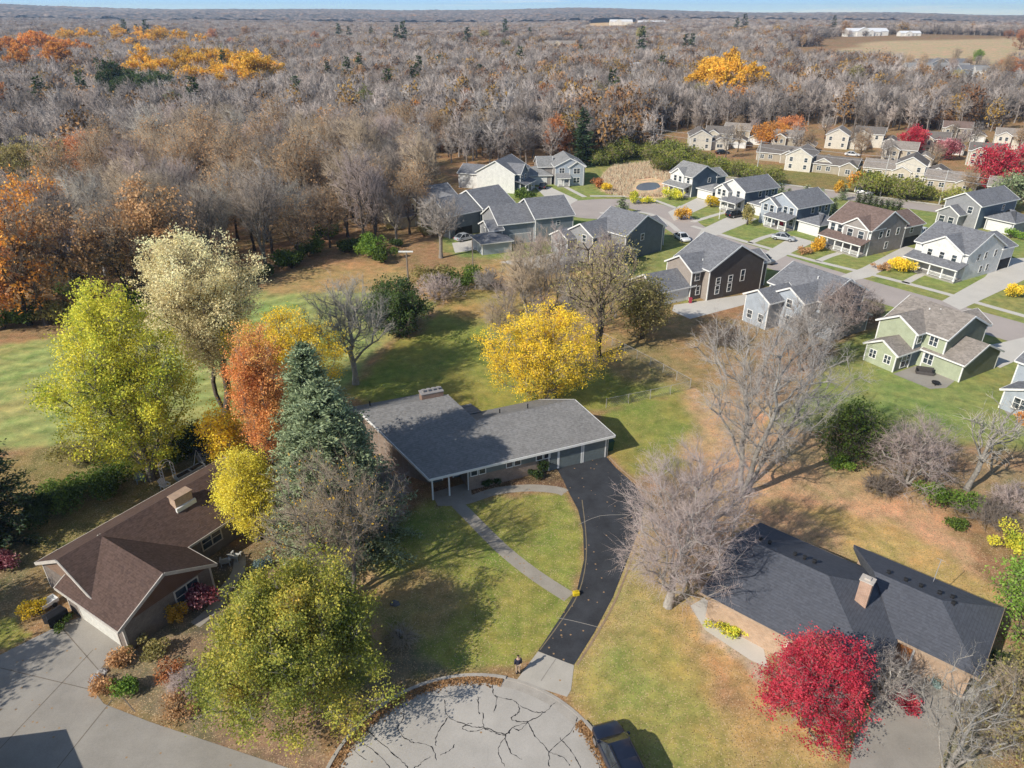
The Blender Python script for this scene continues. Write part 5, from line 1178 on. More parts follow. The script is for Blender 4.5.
for a in [
 ('shrub','round yellow shrub by the twin-gabled white house',711,207,4.2,2.8,L['yellow'],1500,.3),('shrub','orange-yellow young tree on the corner lawn',681,220,3.2,3.0,L['gold'],1200,.3),('shrub','yellow-olive shrub right of the pond',670,200,4.5,3.0,L['yellowgreen'],1300,.32),
 ('shrub','yellow-green shrub left of the pond',633,203,3.0,3.2,L['yellowgreen'],1000,.3),('shrub','low olive shrub in front of the pond',648,203,3.4,1.6,L['yellowgreen'],800,.3),('shrub','large round yellow shrub on the lawn of the bright white house',903,272,4.6,2.8,L['yellow'],2200,.26),
 ('shrub','golden shrub by the garage left of the brown-roofed white-porch house',818,250,4.0,2.4,L['gold'],1500,.28),('shrub','yellow shrub at the right frame edge by the last drive',1012,297,3.2,2.2,L['yellow'],1400,.24),('shrub','yellow young tree near the cul-de-sac houses',492,224,3.6,4.6,L['yellow'],1500,.3),
 ('shrub','rust red bush beside the pale grey far house',598,188,4.0,3.4,L['rust'],1000,.34),('shrub','yellow bush right of the rust red bush',607,192,3.4,2.4,L['yellow'],900,.32),('shrub','dark green bush between the white gable house and the far drive',524,199,6,3.0,L['green'],1500,.36),
 ('shrub','tan ornamental grass on the lawn by the golden shrub',802,254,3.2,1.4,L['heath'],900,.25),('shrub','tan grass clump on the lawn by the round yellow shrub',884,270,2.6,1.3,L['heath'],800,.22),('shrub','green shrub at the right side of the far grey house',1010,238,3.4,2.0,L['lime'],1000,.3),
 ('shrub','olive-green young tree in front of the red door house',747,225,3.6,5.0,L['olive'],1600,.3),('shrub','bright green bush under the sparse whitish tree',942,507,3.6,2.4,L['lime'],2600,.2),('shrub','second bright green bush right of the whitish trunk',968,513,2.4,1.8,L['lime'],1500,.18),
 ('shrub','lime bush at the thicket foot beside the tan litter',840,468,2.6,1.4,L['lime'],1300,.18),('shrub','yellowish bush near the right frame edge',1008,545,3.4,1.8,L['yellowgreen'],1800,.17),('shrub','green bush low on the right bank',955,528,2.2,1.0,L['green'],900,.17),
 ('shrub','small yellow-green bush at the brick wall of the charcoal-roofed house',722,628,1.8,.8,L['yellowgreen'],900,.14),('shrub','second yellow-green bush along the same brick wall',738,636,1.6,.8,L['yellowgreen'],800,.14),('shrub','dark red small bush at the end of the brick wall',748,633,1.0,1.0,L['plum'],500,.13),
 ('shrub','burgundy bush with pale tips at the front gable',203,606,2.4,2.2,L['plum'],1600,.2),('shrub','golden brown feathery shrub under the front gable window',178,622,1.5,1.9,L['gold'],1800,.13),('shrub','pale green shrub right of the concrete drive',155,652,2.4,1.2,L['teal'] if False else L['olive'],1400,.17),
 ('shrub','green shrub in the bed beside the concrete drive',130,693,2.0,1.3,L['lime'],1600,.16),('shrub','russet shrub in the bed nearest the concrete drive',108,690,1.9,1.2,L['heath'],1600,.14),('shrub','russet shrub farther up the bed by the garage corner',122,665,2.2,1.1,L['heath'],1400,.14),
 ('shrub','dry brown shrub at the bottom bed beside the maple dome',178,712,2.6,1.1,L['heath'],1300,.14),('shrub','dull mauve shrub between the beds',165,676,2.4,1.0,L['rust'],900,.14),('shrub','blue-green shrub by the garden chairs',262,568,1.9,.9,L['teal'],1000,.14),
 ('shrub','yellow bush by the garage end of the brown roof',38,612,2.2,1.0,L['yellow'],1200,.15),('shrub','dark red bush at the far left edge',5,568,2.4,2.2,L['plum'],1300,.19),('shrub','green bush beside the white cart at the garage end',62,628,1.5,.8,L['green'],700,.14),
 ('shrub','dark green shrub against the brick front near the garages',545,472,1.5,1.6,L['dkgreen'],1600,.16),('shrub','second dark green shrub near the garages',536,478,1.3,1.1,L['dkgreen'],1000,.15),('shrub','dark low shrub at the entry corner of the long house',486,486,1.2,.9,L['dkgreen'],900,.15),('shrub','small dark shrub beside the entry walk',496,484,1.1,.7,L['dkgreen'],800,.14),
 ('shrub','green juniper mound behind the brown roof, right one',112,492,5.5,3.2,L['green'],6500,.2),('shrub','green juniper mound behind the brown roof, left one',72,505,5.0,2.8,L['green'],5500,.2),('shrub','grey-green shrub at the hayfield corner',88,462,5,3.0,L['olive'],3500,.2),('shrub','dark evergreen mound beside the dark conifer',42,520,4.5,3.2,L['dkgreen'],5200,.22),
 ('shrub','dark green undergrowth bush below the cream-leaved tree',205,455,6,4.0,L['dkgreen'],5500,.24),('shrub','green undergrowth bush right of the lime tree trunk',172,462,5,3.2,L['green'],4200,.22),
 ('shrub','bright green bush at the hedge before the dark slate blue house',465,284,6,3.2,L['green'],2800,.3),('shrub','olive bush in the middle of the hedge',432,285,7,3.6,L['olive'],2600,.3),('shrub','green bush at the wood corner left of the hedge',370,255,7,4.5,L['lime'],2600,.36),('shrub','yellow-green bush at the wood corner',385,262,5,3,L['green'],1800,.34),
 ('shrub','light green round tree right of the hedge pole',407,322,5,3.4,L['lime'],3600,.24),
 ('shrub','dark green young tree at the umber house fence',636,300,3.5,4,L['olive'],1800,.28),('shrub','orange shrub across the main road',858,190,7,4.6,L['orange'],1500,.5),('shrub','orange-brown shrub on the wood edge, left of the red twins',842,192,4,3,L['gold'],800,.45),
 ('shrub','green bush at the lower right edge of the charcoal house',1000,668,1.6,1.6,L['dkgreen'],1000,.15),('shrub','yellow mound in the gravel court',925,667,1.1,.9,L['yellow'],800,.12),('shrub','blue-green mound in the gravel court',942,686,1.4,.8,L['teal'],900,.12),('shrub','red-leaved low shrub with a dark middle by the gravel court',900,705,2.6,1.0,L['red'],1400,.15),
 ('shrub','orange bush at the right-edge house foundation',1020,424,2.0,1.4,L['orange'],900,.18)]:
    shrub(*a[:8], ls=a[8])
bare_shrub('bare_shrub','bare mauve bush left in the hedge',438,300,9,4.0,T_pink,90,twr=.02); bare_shrub('bare_shrub','bare twiggy bush at the right end of the hedge',488,290,6,3.4,T_grey,60,twr=.02)
bare_shrub('bare_shrub','bare dark bush at the gate of the umber house',720,345,8,3.0,T_dark,80,twr=.018); bare_shrub('bare_shrub','bare brown bush below the thicket tree',880,492,4,1.6,T_dark,50); bare_shrub('bare_shrub','bare brown bush on the bank near the whitish tree',985,520,5,1.8,T_dark,60)
bare_shrub('bare_shrub','bare pinkish bush on the right bank near the frame edge',1012,508,5,2.2,T_pink,60); bare_shrub('bare_shrub','dry bare shrub between the drive bed and the maple dome',190,690,2.4,1.2,T_pink,40); bare_shrub('bare_shrub','dark bare shrub in the leafy bed by the lawn',402,640,2.6,.7,T_tan,16)
bare_shrub('bare_shrub','bare grey shrub behind the sage house patio',870,318,4,3,T_dark,60,twr=.018)
# thicket of young bare trees between the back lawn and the blue-grey house
r_ = random.Random(3); kp = []
THK = pxpoly([(495,300),(520,262),(600,265),(640,290),(650,330),(640,345),(560,335),(505,335)])
protos = []
for k in range(3):
    t = build_tree('bare_sapling', 'bare brown sapling in the thicket behind the back lawn', 0, -200, M_bark, [T_tan, T_pink, T_grey][k], None, group='saplings in the thicket', seed=60+k, H=7, cb=1.2, rad=2.2, shape='vase', n=70, twigs=5, sub=3, tl=.9, twr=.011, tr=.09, tfrac=.7, thr=.8, stems=2); protos.append(t)
i = 0
while i < 30:
    x = r_.uniform(-8, 32); y = r_.uniform(88, 128)
    if not inside(np.array([[x, y]]), THK)[0] or any((x-a)**2+(y-b)**2 < 5 for a, b in kp): kp and None; i += 0; 
    else:
        kp.append((x, y)); t = protos[i] if i < 3 else copy_tree(protos[i % 3]); t.location = (x, y, 0); t.rotation_euler.z = r_.uniform(0, 6.28); s = r_.uniform(.6, 1.25); t.scale = (s, s, s * r_.uniform(.9, 1.15)); i += 1
# reeds round the pond
rr_ = np.random.default_rng(8); ring = pxpoly([(598,181),(612,167),(650,162),(686,168),(692,184),(668,197),(630,197),(606,194)]); pool = pxpoly([(630,188),(636,180),(650,178),(662,180.5),(664,187),(654,194),(636,194)])
xy = np.stack([rr_.uniform(15, 60, 26000), rr_.uniform(175, 240, 26000)], 1); xy = xy[inside(xy, ring) & ~inside(xy, pool)]
h_ = .6 + .6 * rr_.random(len(xy)); b0 = np.concatenate([xy, np.zeros((len(xy), 1))], 1); b1 = b0 + np.stack([rr_.normal(size=len(xy)) * .25, rr_.normal(size=len(xy)) * .25, h_], 1)
v, t_ = spikes(b0, b1, np.full(len(xy), .10)); cc_ = np.concatenate([np.repeat(rr_.random((len(xy), 1)), 4, 0), np.full((len(v), 1), .8), np.zeros((len(v), 2))], 1)
tag(obj('reeds', npmesh('reeds', v, None, t_, cc_), L['reed']), 'tan reed bed growing round the small pond', 'reeds', kind='stuff')

# ------------------------------------------------------------------ the woods: trees one by one near, one mass far off
W1 = pxpoly([(-60,312),(0,335),(60,326),(120,308),(200,290),(255,276),(330,254),(395,248),(425,228),(428,200),(420,172),(330,160),(200,160),(112,182),(104,222),(60,236),(-60,246)])
W2 = pxpoly([(424,172),(440,160),(520,150),(585,150),(690,140),(690,116),(430,116),(330,126),(330,160)])
W3 = pxpoly([(690,128),(1060,140),(1060,200),(950,198),(850,180),(760,166),(700,156)])
def samples(poly, dmin, n, seed, ok=lambda x, y: True):
    r = random.Random(seed); xs = [p[0] for p in poly]; ys = [p[1] for p in poly]; out = []; tries = 0
    P = np.array([[r.uniform(min(xs), max(xs)), r.uniform(min(ys), max(ys))] for _ in range(n * 40)]); P = P[inside(P, poly)]
    for x, y in P:
        if len(out) >= n: break
        if all((x-a)**2+(y-b)**2 > dmin**2 for a, b in out) and ok(x, y): out.append((x, y))
    return out
WOOD = dict(n=170, twigs=6, sub=3, tl=1.5, twr=.021, bf=.5, tr=.26, thr=.34)
SPEC = [(M_barkd, T_grey, None, 'ball', {}), (M_barkd, T_tan, None, 'vase', {}), (M_barkd, T_pink, None, 'ball', {}), (M_bark, T_dark, None, 'vase', dict(stems=2)), (M_barkd, T_tan, L['heath'], 'ball', dict(leaves=2200, ls=.3, spread=.5)), (M_barkp, T_pale, None, 'vase', {})]
wp = []
for k, (bk, tw, lf, sh, ex) in enumerate(SPEC):
    lb = ['bare grey tree standing in the wood', 'bare tan-twigged tree standing in the wood', 'bare mauve-brown tree standing in the wood', 'bare dark brown tree standing in the wood', 'nearly bare tree keeping some brown leaves in the wood', 'bare silvery tree standing in the wood'][k]
    wp.append(build_tree('bare_tree', lb, 0, -300, bk, tw, lf, group='trees of the wood', seed=200+k*7, H=15 + (k % 3), cb=4.2, rad=4.4, shape=sh, **{**WOOD, **ex}))
used = set()
def put(protos, x, y, s, group=None, label=None, sz=None, r=random.Random(77)):
    k = r.randrange(len(protos)); p = protos[k]
    if id(p) in used: t = copy_tree(p)
    else: t = p; used.add(id(p))
    t.location = (x, y, tz(x, y)); t.rotation_euler = (0, 0, r.uniform(0, 6.28)); t.scale = (s, s, s * (sz or r.uniform(.88, 1.14)))
    if label: t['label'] = label
    if group: t['group'] = group
    return t
sr = random.Random(4)
for x, y in samples(W1, 5.7, 182, 5): put(wp[:2] + wp[1:5] + wp[4:5] + (wp[5:6] if sr.random() < .4 else wp[:1]), x, y, sr.uniform(.72, 1.12))
W2pts = samples(W2, 7.5, 56, 9, lambda x, y: y < 256)
for x, y in W2pts: put(wp[:5], x, y, sr.uniform(.6, 1.0))
hp = [o for o in bpy.data.objects if o.name.startswith('suburban_house') and o.parent is None]
hl = [(o.location.x, o.location.y) for o in hp]
def clear(x, y):
    return all((x - a - 5) ** 2 + (y - b - 4) ** 2 > 60 for a, b in hl)
for x, y in samples(W3, 10, 26, 12, clear): put(wp[:5], x, y, sr.uniform(.42, .6), group='bare trees among the tan houses', label='bare tree among the tan houses beyond the main road')

# evergreen undergrowth along the foot of the wood
ug = []
for k, lf_ in enumerate(('dkgreen', 'green', 'olive')): ug.append(shrub('shrub', ['dark green undergrowth shrub at the foot of the wood', 'green undergrowth shrub at the foot of the wood', 'olive undergrowth shrub at the foot of the wood'][k], 0, -300, 5, 2.6, L[lf_], 1500, .36, seed=90 + k, group='undergrowth along the wood', wpx=False))
for px, py in [(5,326),(22,330),(40,327),(58,326),(78,324),(96,320),(112,314),(130,312),(150,308),(170,304),(190,300),(212,292),(232,284),(246,280),(262,277),(280,272),(300,264),(318,258),(336,256),(352,254),(400,246),(415,240),(60,300),(140,290),(230,262),(330,240),(395,232),(30,312)]:
    x, y = at(px, py); put(ug, x + sr.uniform(-2, 2), y + sr.uniform(-1, 3), sr.uniform(.6, 1.3))
# coloured trees of the middle distance, each in its place
def ctree(label, px, base, top, w, leaf, shape='ball', leaves=6500, ls=.42, name='maple_tree', group=None, patchy=.2):
    return px_tree(name, label, (px, base), top, w, M_barkd, T_tan, L[leaf], cb=2, shape=shape, n=140, twigs=5, sub=2, tl=1.0, twr=.02, leaves=leaves, ls=ls, spread=.5, tr=.3, patchy=patchy, group=group)
for a in [('orange oak at the left frame edge of the wood',30,325,180,96,'orange'),('rust and gold oak near the hayfield edge at the far left',-8,332,205,80,'rust'),('orange-brown oak right of the orange oak',88,312,206,84,'heath'),('bronze oak in the middle of the wood edge',168,296,178,78,'heath'),('burnt orange tree at the wood edge above the hay',55,268,172,70,'orange'),
 ('orange tree beside the small clearing',92,180,132,44,'rust'),('olive round tree standing in the small clearing',32,182,142,58,'olive'),('olive tree right of the clearing',62,176,140,40,'olive'),('pale orange tree in the wood near the orange strip',190,172,145,46,'heath'),('russet tree in the wood above the orange strip',318,160,133,34,'rust'),
 ('rust tree left of the tan rows in the wood',252,158,128,30,'rust'),('tan tree above the white gable house',440,152,128,36,'heath'),
 ('orange tree behind the tan rows',770,148,124,40,'orange'),('dark red tree behind the tan rows',788,142,116,26,'rust'),('bright red maple beside the ivory house',911,154,128,22,'red'),('left one of the twin red maples by the tan houses',988,190,146,40,'red'),('right one of the twin red maples by the tan houses',1020,188,146,44,'red'),
 ('dark plum tree in the middle tan row',945,160,142,18,'plum'),('green tree right of the road pole',1010,212,174,40,'spruce'),('green tree in the wood above the tan rows',905,112,94,16,'lime'),('orange tree at the right frame edge above the tan rows',1012,112,90,36,'orange'),('rust tree in the far field corner',1008,80,56,34,'rust'),
 ('brown oak left of the lime tree in the upper wood',930,128,100,44,'heath'),('second brown oak in the upper wood by the lime tree',956,126,98,40,'heath'),('yellow tree among the far houses',948,92,78,16,'yellow'),('young lime tree on the bare field edge',976,64,50,9,'lime'),('small rust tree in the wood left of the sheds',853,84,72,18,'orange'),
 ('orange tree, left one of the twins in the far wood',540,58,47,9,'orange'),('orange tree, right one of the twins in the far wood',576,58,49,9,'orange'),('mauve tree left of the dark spruce at the wood edge',556,162,118,20,'rust')]: ctree(*a)
L['hedge'] = leafmat('leaf_hedge', [(0, (.06, .08, .02)), (.5, (.15, .18, .04)), (1, (.30, .29, .06))])
def clump(poly, n, dmin, leaf, labelf, group, h=13, rad=5, seed=1, ls=.6, leaves=2600):
    P = samples(pxpoly(poly), dmin, n, seed); protos = []
    for k in range(2):
        protos.append(build_tree('oak_tree', labelf, 0, -300, M_barkd, T_tan, L[leaf], group=group, seed=seed * 31 + k, H=h, cb=1.5, rad=rad, shape='ball', n=90, twigs=4, sub=2, tl=1.1, twr=.03, leaves=leaves, ls=ls, spread=.6, tr=.3))
    for x, y in P: put(protos, x, y, sr.uniform(.8, 1.25))
clump([(118,92),(150,82),(230,80),(286,92),(278,104),(190,104)], 46, 6, 'gold', 'golden oak in the bright band of the far wood', 'golden trees in the far wood', seed=3, h=17, rad=5.5, leaves=4500, ls=.7)
clump([(-30,66),(0,56),(60,56),(112,70),(70,84),(0,84)], 34, 12, 'orange', 'orange oak on the left of the far wood', 'orange trees at the far left', seed=5, h=20, rad=9, leaves=4500, ls=.9)
clump([(50,48),(100,43),(175,43),(210,54),(120,60)], 26, 18, 'gold', 'golden tree in the distance beyond the wood', 'golden trees far beyond', seed=6, h=20, rad=11, leaves=4500, ls=1.1)
clump([(102,108),(135,102),(172,104),(172,114),(130,118)], 16, 7, 'dkgreen', 'dark green tree before the golden band', 'dark green trees before the golden band', seed=7, h=17, rad=6, leaves=4500)
clump([(686,104),(705,92),(752,92),(757,106),(720,112)], 20, 6.5, 'gold', 'golden oak in the right of the wood', 'golden trees right of the middle wood', seed=8, h=17, rad=6, leaves=4500, ls=.8)
clump([(650,172),(690,168),(780,182),(780,186),(700,174)], 8, 4, 'hedge', 'green bush in the row along the main road', 'green bushes along the main road', seed=9, h=2.8, rad=2.4, ls=.4, leaves=2200)
clump([(596,166),(612,158),(672,156),(690,160),(690,164),(640,161)], 12, 4, 'hedge', 'yellow-green bush in the hedge behind the pond', 'bushes behind the pond', seed=10, h=3.6, rad=2.6, ls=.4, leaves=2000)
clump([(862,188),(980,206),(975,210),(860,194)], 6, 4, 'hedge', 'green bush on the far verge of the main road', 'bushes on the far verge', seed=13, h=2.4, rad=2.2, ls=.4, leaves=1800)
clump([(990,45),(1040,45),(1040,56),(1000,60)], 5, 12, 'rust', 'rust tree on the edge of the bare field', 'rust trees at the bare field', seed=14, h=16, rad=8)
for k, (px, py, lb) in enumerate([(340,46,0),(352,50,0),(372,47,0),(405,55,0),(225,88,0),(360,92,0),(140,40,0),(530,40,0),(690,62,0),(735,38,0)]): pass
NOGO = [pxpoly([(424,262),(424,176),(440,166),(600,153),(690,140),(692,129),(1040,126),(1100,130),(1100,400),(424,400)]), pxpoly([(768,67),(800,47),(1110,43),(1110,65),(940,69)]), pxpoly([(560,29),(600,24.5),(640,24.5),(640,31),(600,32)]),
        pxpoly([(-60,189),(0,172),(60,164),(90,168),(60,190),(-60,205)]), W1, pxpoly([(424,172),(440,160),(520,150),(585,150),(690,140),(690,136),(430,148),(330,150),(330,160)]), pxpoly([(880,68),(950,64),(1030,66),(1060,100),(1000,104),(890,98)]), pxpoly([(512,49),(585,47),(590,58),(510,58)]), pxpoly([(615,78),(645,78),(648,92),(615,92)]), pxpoly([(840,45),(920,44),(920,50),(840,52)])]
sp = []
for k, lf_ in enumerate(('rust', 'heath', 'orange', 'gold', 'olive', 'hedge')):
    lb = ['rust-leaved tree scattered in the far wood', 'brown-leaved tree scattered in the far wood', 'orange tree scattered in the far wood', 'golden tree scattered in the far wood', 'olive tree scattered in the far wood', 'green tree scattered in the far wood'][k]
    sp.append(build_tree('oak_tree', lb, 0, -300, M_barkd, T_tan, L[lf_], group='coloured trees scattered in the far wood', seed=700 + k, H=16, cb=2.5, rad=5, shape='ball', n=90, twigs=4, sub=2, tl=1.1, twr=.03, leaves=2600, ls=.6, spread=.6, tr=.3))
for k in range(72):
    px, py = sr.uniform(-10, 760) if k < 58 else sr.uniform(760, 1030), 44 + 88 * sr.random() ** 1.3
    x, y = at(px, py); s = sr.uniform(.65, 1.05) * (1.35 if y > 700 else 1)
    if not np.any([inside(np.array([[x, y]]), g)[0] for g in NOGO[:4]]): put([sp[(0, 0, 1, 1, 2, 3, 4, 5)[k % 8]]], x, y, s)
cp = [conifer('pine_tree', 'dark green pine scattered in the far wood', 0, -300, 17, 4.2, L['dkgreen'], seed=40 + k, dens=4, sl=1.6, step=1.3, dens_w=7, group='pines in the far wood') for k in range(2)]
for px, py in [(340,44),(350,46),(372,45),(405,54),(398,50),(228,88),(245,92),(362,90),(350,94),(420,92),(140,44),(150,46),(128,44),(530,44),(690,62),(684,60),(735,40),(742,41),(640,62),(440,84),(330,92),(468,56),(480,92),(505,42),(830,43),(600,75),(300,118),(390,112),(415,104),(560,96),(610,120),(200,128),(455,124),(520,78),(660,90),(50,128),(90,118),(270,84),(580,66)]:
    x, y = at(px, py); s = sr.uniform(.7, 1.2) * (1 if y < 700 else 1.7); put(cp, x, y, s)
FH = pxpoly([(884,70),(950,66),(1030,68),(1050,98),(1000,102),(895,96)])
for x, y in samples(FH, 14, 26, 31): put(wp[:5], x, y, sr.uniform(.7, 1.0), group='bare trees among the far houses', label='bare tree among the far houses below the bare field')
# small evergreens in a row by the main road and on the lawns
ep = [conifer('arborvitae_tree', 'slim dark evergreen in the short row beside the main road', 0, -300, 3.4, .7, L['dkgreen'], seed=70, dens=12, sl=.4, step=.3, droop=-.3, group='slim evergreens in a row by the main road', power=.5)]
for k in range(8):
    x, y = at(857 + k * 5.6, 208 + k * 1.5); put(ep, x, y, 1.0)
lp = [conifer('young_spruce_tree', 'small young conifer on the strip along the main road', 0, -300, 4.2, 1.5, L['spruce'], seed=72, dens=9, sl=.5, step=.4, group='young conifers along the main road')]
for px, py in [(780,198),(788,200),(805,204),(818,206),(833,212),(833,222),(842,200)]:
    x, y = at(px, py); put(lp, x, y, sr.uniform(.7, 1.1))

# ---- the far wood as one mass
def patch(seed, half, nt_, mix):
    r = np.random.default_rng(seed); tw = []; wd = []; lf = []; 
    base = [tree_geo(seed=seed * 10 + k, H=12.5, cb=3.0, rad=3.7, shape=('ball', 'vase', 'ball')[k % 3], n=46, twigs=6, sub=3, tl=1.4, twr=.045, bf=.5, tr=.25, thr=.8, leaves=(420 if k == 2 else 0), ls=.95, spread=.9) for k in range(3)]
    g = int(math.ceil(math.sqrt(nt_))); cell = 2 * half / g; out = []
    for i in range(g):
        for j in range(g):
            k = int(r.choice(3, p=mix)); (wv, wq), t, l = base[k]; a = r.random() * 6.28; s = .75 + .5 * r.random()
            ro = np.array([[math.cos(a), -math.sin(a), 0], [math.sin(a), math.cos(a), 0], [0, 0, 1]]) * s
            off = np.array([-half + (i + .5 + .8 * (r.random() - .5)) * cell, -half + (j + .5 + .8 * (r.random() - .5)) * cell, 0])
            hue = r.random(); br = -.5 + 1.4 * r.random()
            cl = lambda n, h_: np.tile(np.array([h_, br, 0, 1]), (n, 1))
            out.append((wv @ ro.T + off, wq, None, cl(len(wv), .05 + .1 * hue)))
            out.append((t[0] @ ro.T + off, None, t[2], cl(len(t[0]), .2 + .4 * hue)))
            if l is not None: out.append((l[0] @ ro.T + off, l[1], None, cl(len(l[0]), .72 + .26 * hue)))
    V, Q, T, C = join(out); return npmesh('forest_patch', V, Q, T, C)
F_mat = leafmat('forest', [(0, (.20, .175, .155)), (.2, (.38, .335, .30)), (.32, (.42, .35, .305)), (.45, (.47, .40, .365)), (.6, (.54, .49, .455)), (.72, (.30, .15, .08)), (.85, (.36, .20, .07)), (.98, (.44, .28, .06))], .22, 0.0)
pc = bpy.data.collections.new('forest_patches')
MIX = [(.48,.48,.04),(.53,.44,.03),(.3,.60,.10),(.40,.40,.20),(.22,.32,.46)]
for k, mx in enumerate(MIX):
    me = patch(300 + k, 18, 36, mx); me.materials.append(F_mat); o = bpy.data.objects.new('forest_patch_%d' % k, me); pc.objects.link(o)
def grid(r0, r1, cell, k):
    r = np.random.default_rng(k); out = []
    for y in np.arange(r0, r1, cell):
        hw = y * .80 + 40
        for x in np.arange(-hw, hw, cell): out.append((x + r.uniform(-.25, .25) * cell, y + r.uniform(-.25, .25) * cell))
    return np.array(out)
P1 = grid(186, 980, 29, 1); P2 = grid(990, 3300, 56, 2)
keep = lambda P: P[~np.any([inside(P, g) for g in NOGO], 0)]
P1 = keep(P1); P2 = keep(P2)
P1 = P1[(P1[:, 1] > 205) | (P1[:, 0] < -140)]
XY = np.concatenate([P1, P2]); sc_ = np.concatenate([np.full(len(P1), .93), np.full(len(P2), 1.7)])
rg = np.random.default_rng(6); fv = fbm(XY[:, 0] / 130, XY[:, 1] / 170, 51, 3) + .12 * rg.normal(size=len(XY))
var = np.digitize(fv, np.quantile(fv, [.27, .52, .76, .92])).astype(np.int32)
pm = bpy.data.meshes.new('forest'); pm.vertices.add(len(XY)); pm.vertices.foreach_set('co', np.stack([XY[:, 0], XY[:, 1], terrain(XY[:, 0], XY[:, 1])], 1).astype(np.float32).ravel())
for nm, ty, dt in (('var', 'INT', var), ('rot', 'FLOAT', rg.integers(0, 4, len(XY)) * math.pi / 2 + rg.normal(size=len(XY)) * .2), ('scl', 'FLOAT', sc_), ('sclz', 'FLOAT', np.where(sc_ > 1, .95, 1.0) * rg.uniform(.85, 1.12, len(XY)))):
    a = pm.attributes.new(nm, ty, 'POINT'); a.data.foreach_set('value', np.asarray(dt, dtype=np.int32 if ty == 'INT' else np.float32))
fo = obj('forest', pm); tag(fo, 'grey-brown leafless wood reaching to the horizon', 'forest', kind='stuff')
ng = bpy.data.node_groups.new('forest', 'GeometryNodeTree'); ng.interface.new_socket('Geometry', in_out='INPUT', socket_type='NodeSocketGeometry'); ng.interface.new_socket('Geometry', in_out='OUTPUT', socket_type='NodeSocketGeometry')
gi = ng.nodes.new('NodeGroupInput'); go = ng.nodes.new('NodeGroupOutput'); ip = ng.nodes.new('GeometryNodeInstanceOnPoints'); ci = ng.nodes.new('GeometryNodeCollectionInfo')
ci.inputs[0].default_value = pc; ci.inputs['Separate Children'].default_value = True; ci.inputs['Reset Children'].default_value = True
def na(n, ty): q = ng.nodes.new('GeometryNodeInputNamedAttribute'); q.data_type = ty; q.inputs[0].default_value = n; return q.outputs[0]
cx = ng.nodes.new('ShaderNodeCombineXYZ'); cr_ = ng.nodes.new('ShaderNodeCombineXYZ'); ml = ng.nodes.new('ShaderNodeMath'); ml.operation = 'MULTIPLY'
lk = ng.links.new
lk(gi.outputs[0], ip.inputs['Points']); lk(ci.outputs[0], ip.inputs['Instance']); ip.inputs['Pick Instance'].default_value = True
lk(na('var', 'INT'), ip.inputs['Instance Index']); lk(na('rot', 'FLOAT'), cr_.inputs[2]); lk(cr_.outputs[0], ip.inputs['Rotation'])
lk(na('scl', 'FLOAT'), cx.inputs[0]); lk(na('scl', 'FLOAT'), cx.inputs[1]); lk(na('sclz', 'FLOAT'), cx.inputs[2]); lk(cx.outputs[0], ip.inputs['Scale'])
lk(ip.outputs[0], go.inputs[0])
md = fo.modifiers.new('scatter', 'NODES'); md.node_group = ng
F_far = leafmat('distant_canopy', [(0, (.07, .075, .06)), (.3, (.19, .155, .14)), (.6, (.33, .27, .23)), (.72, (.24, .13, .07)), (.98, (.38, .22, .08))], .0, 0.0)
# beyond that, only the top of the wood can be seen
ny, nx = 190, 760; rr = 3150 * (9400 / 3150) ** (np.arange(ny) / (ny - 1)); aa = np.linspace(R(-44), R(44), nx)
A, RR = np.meshgrid(aa, rr); x = (np.tan(A) * RR).ravel(); y = RR.ravel()
bump = 6 + 13 * vnoise(x / 26, y / 60, 71) + 7 * vnoise(x / 11, y / 40, 72); z = terrain(x, y) + bump
cn = np.clip(.22 + .55 * (fbm(x / 260, y / 400, 73, 4) - .2) + .75 * (rg.random(len(x)) - .5), 0, 1)
spot = vnoise(x / 90, y / 160, 74) > .80; cn = np.where(spot & (rg.random(len(x)) < .6), .75 + .2 * rg.random(len(x)), np.minimum(cn, .66))
i = np.arange(ny - 1)[:, None] * nx + np.arange(nx - 1)[None]; q = np.stack([i, i + 1, i + nx + 1, i + nx], -1).reshape(-1, 4)
fm = obj('distant_forest', npmesh('distant_forest', np.stack([x, y, z], 1), q, None, np.stack([cn, -.5 + 1.6 * rg.random(len(x)), 0 * cn, 0 * cn + 1], 1)), F_far)
tag(fm, 'blue-grey wooded hills along the horizon', 'forest', kind='stuff')

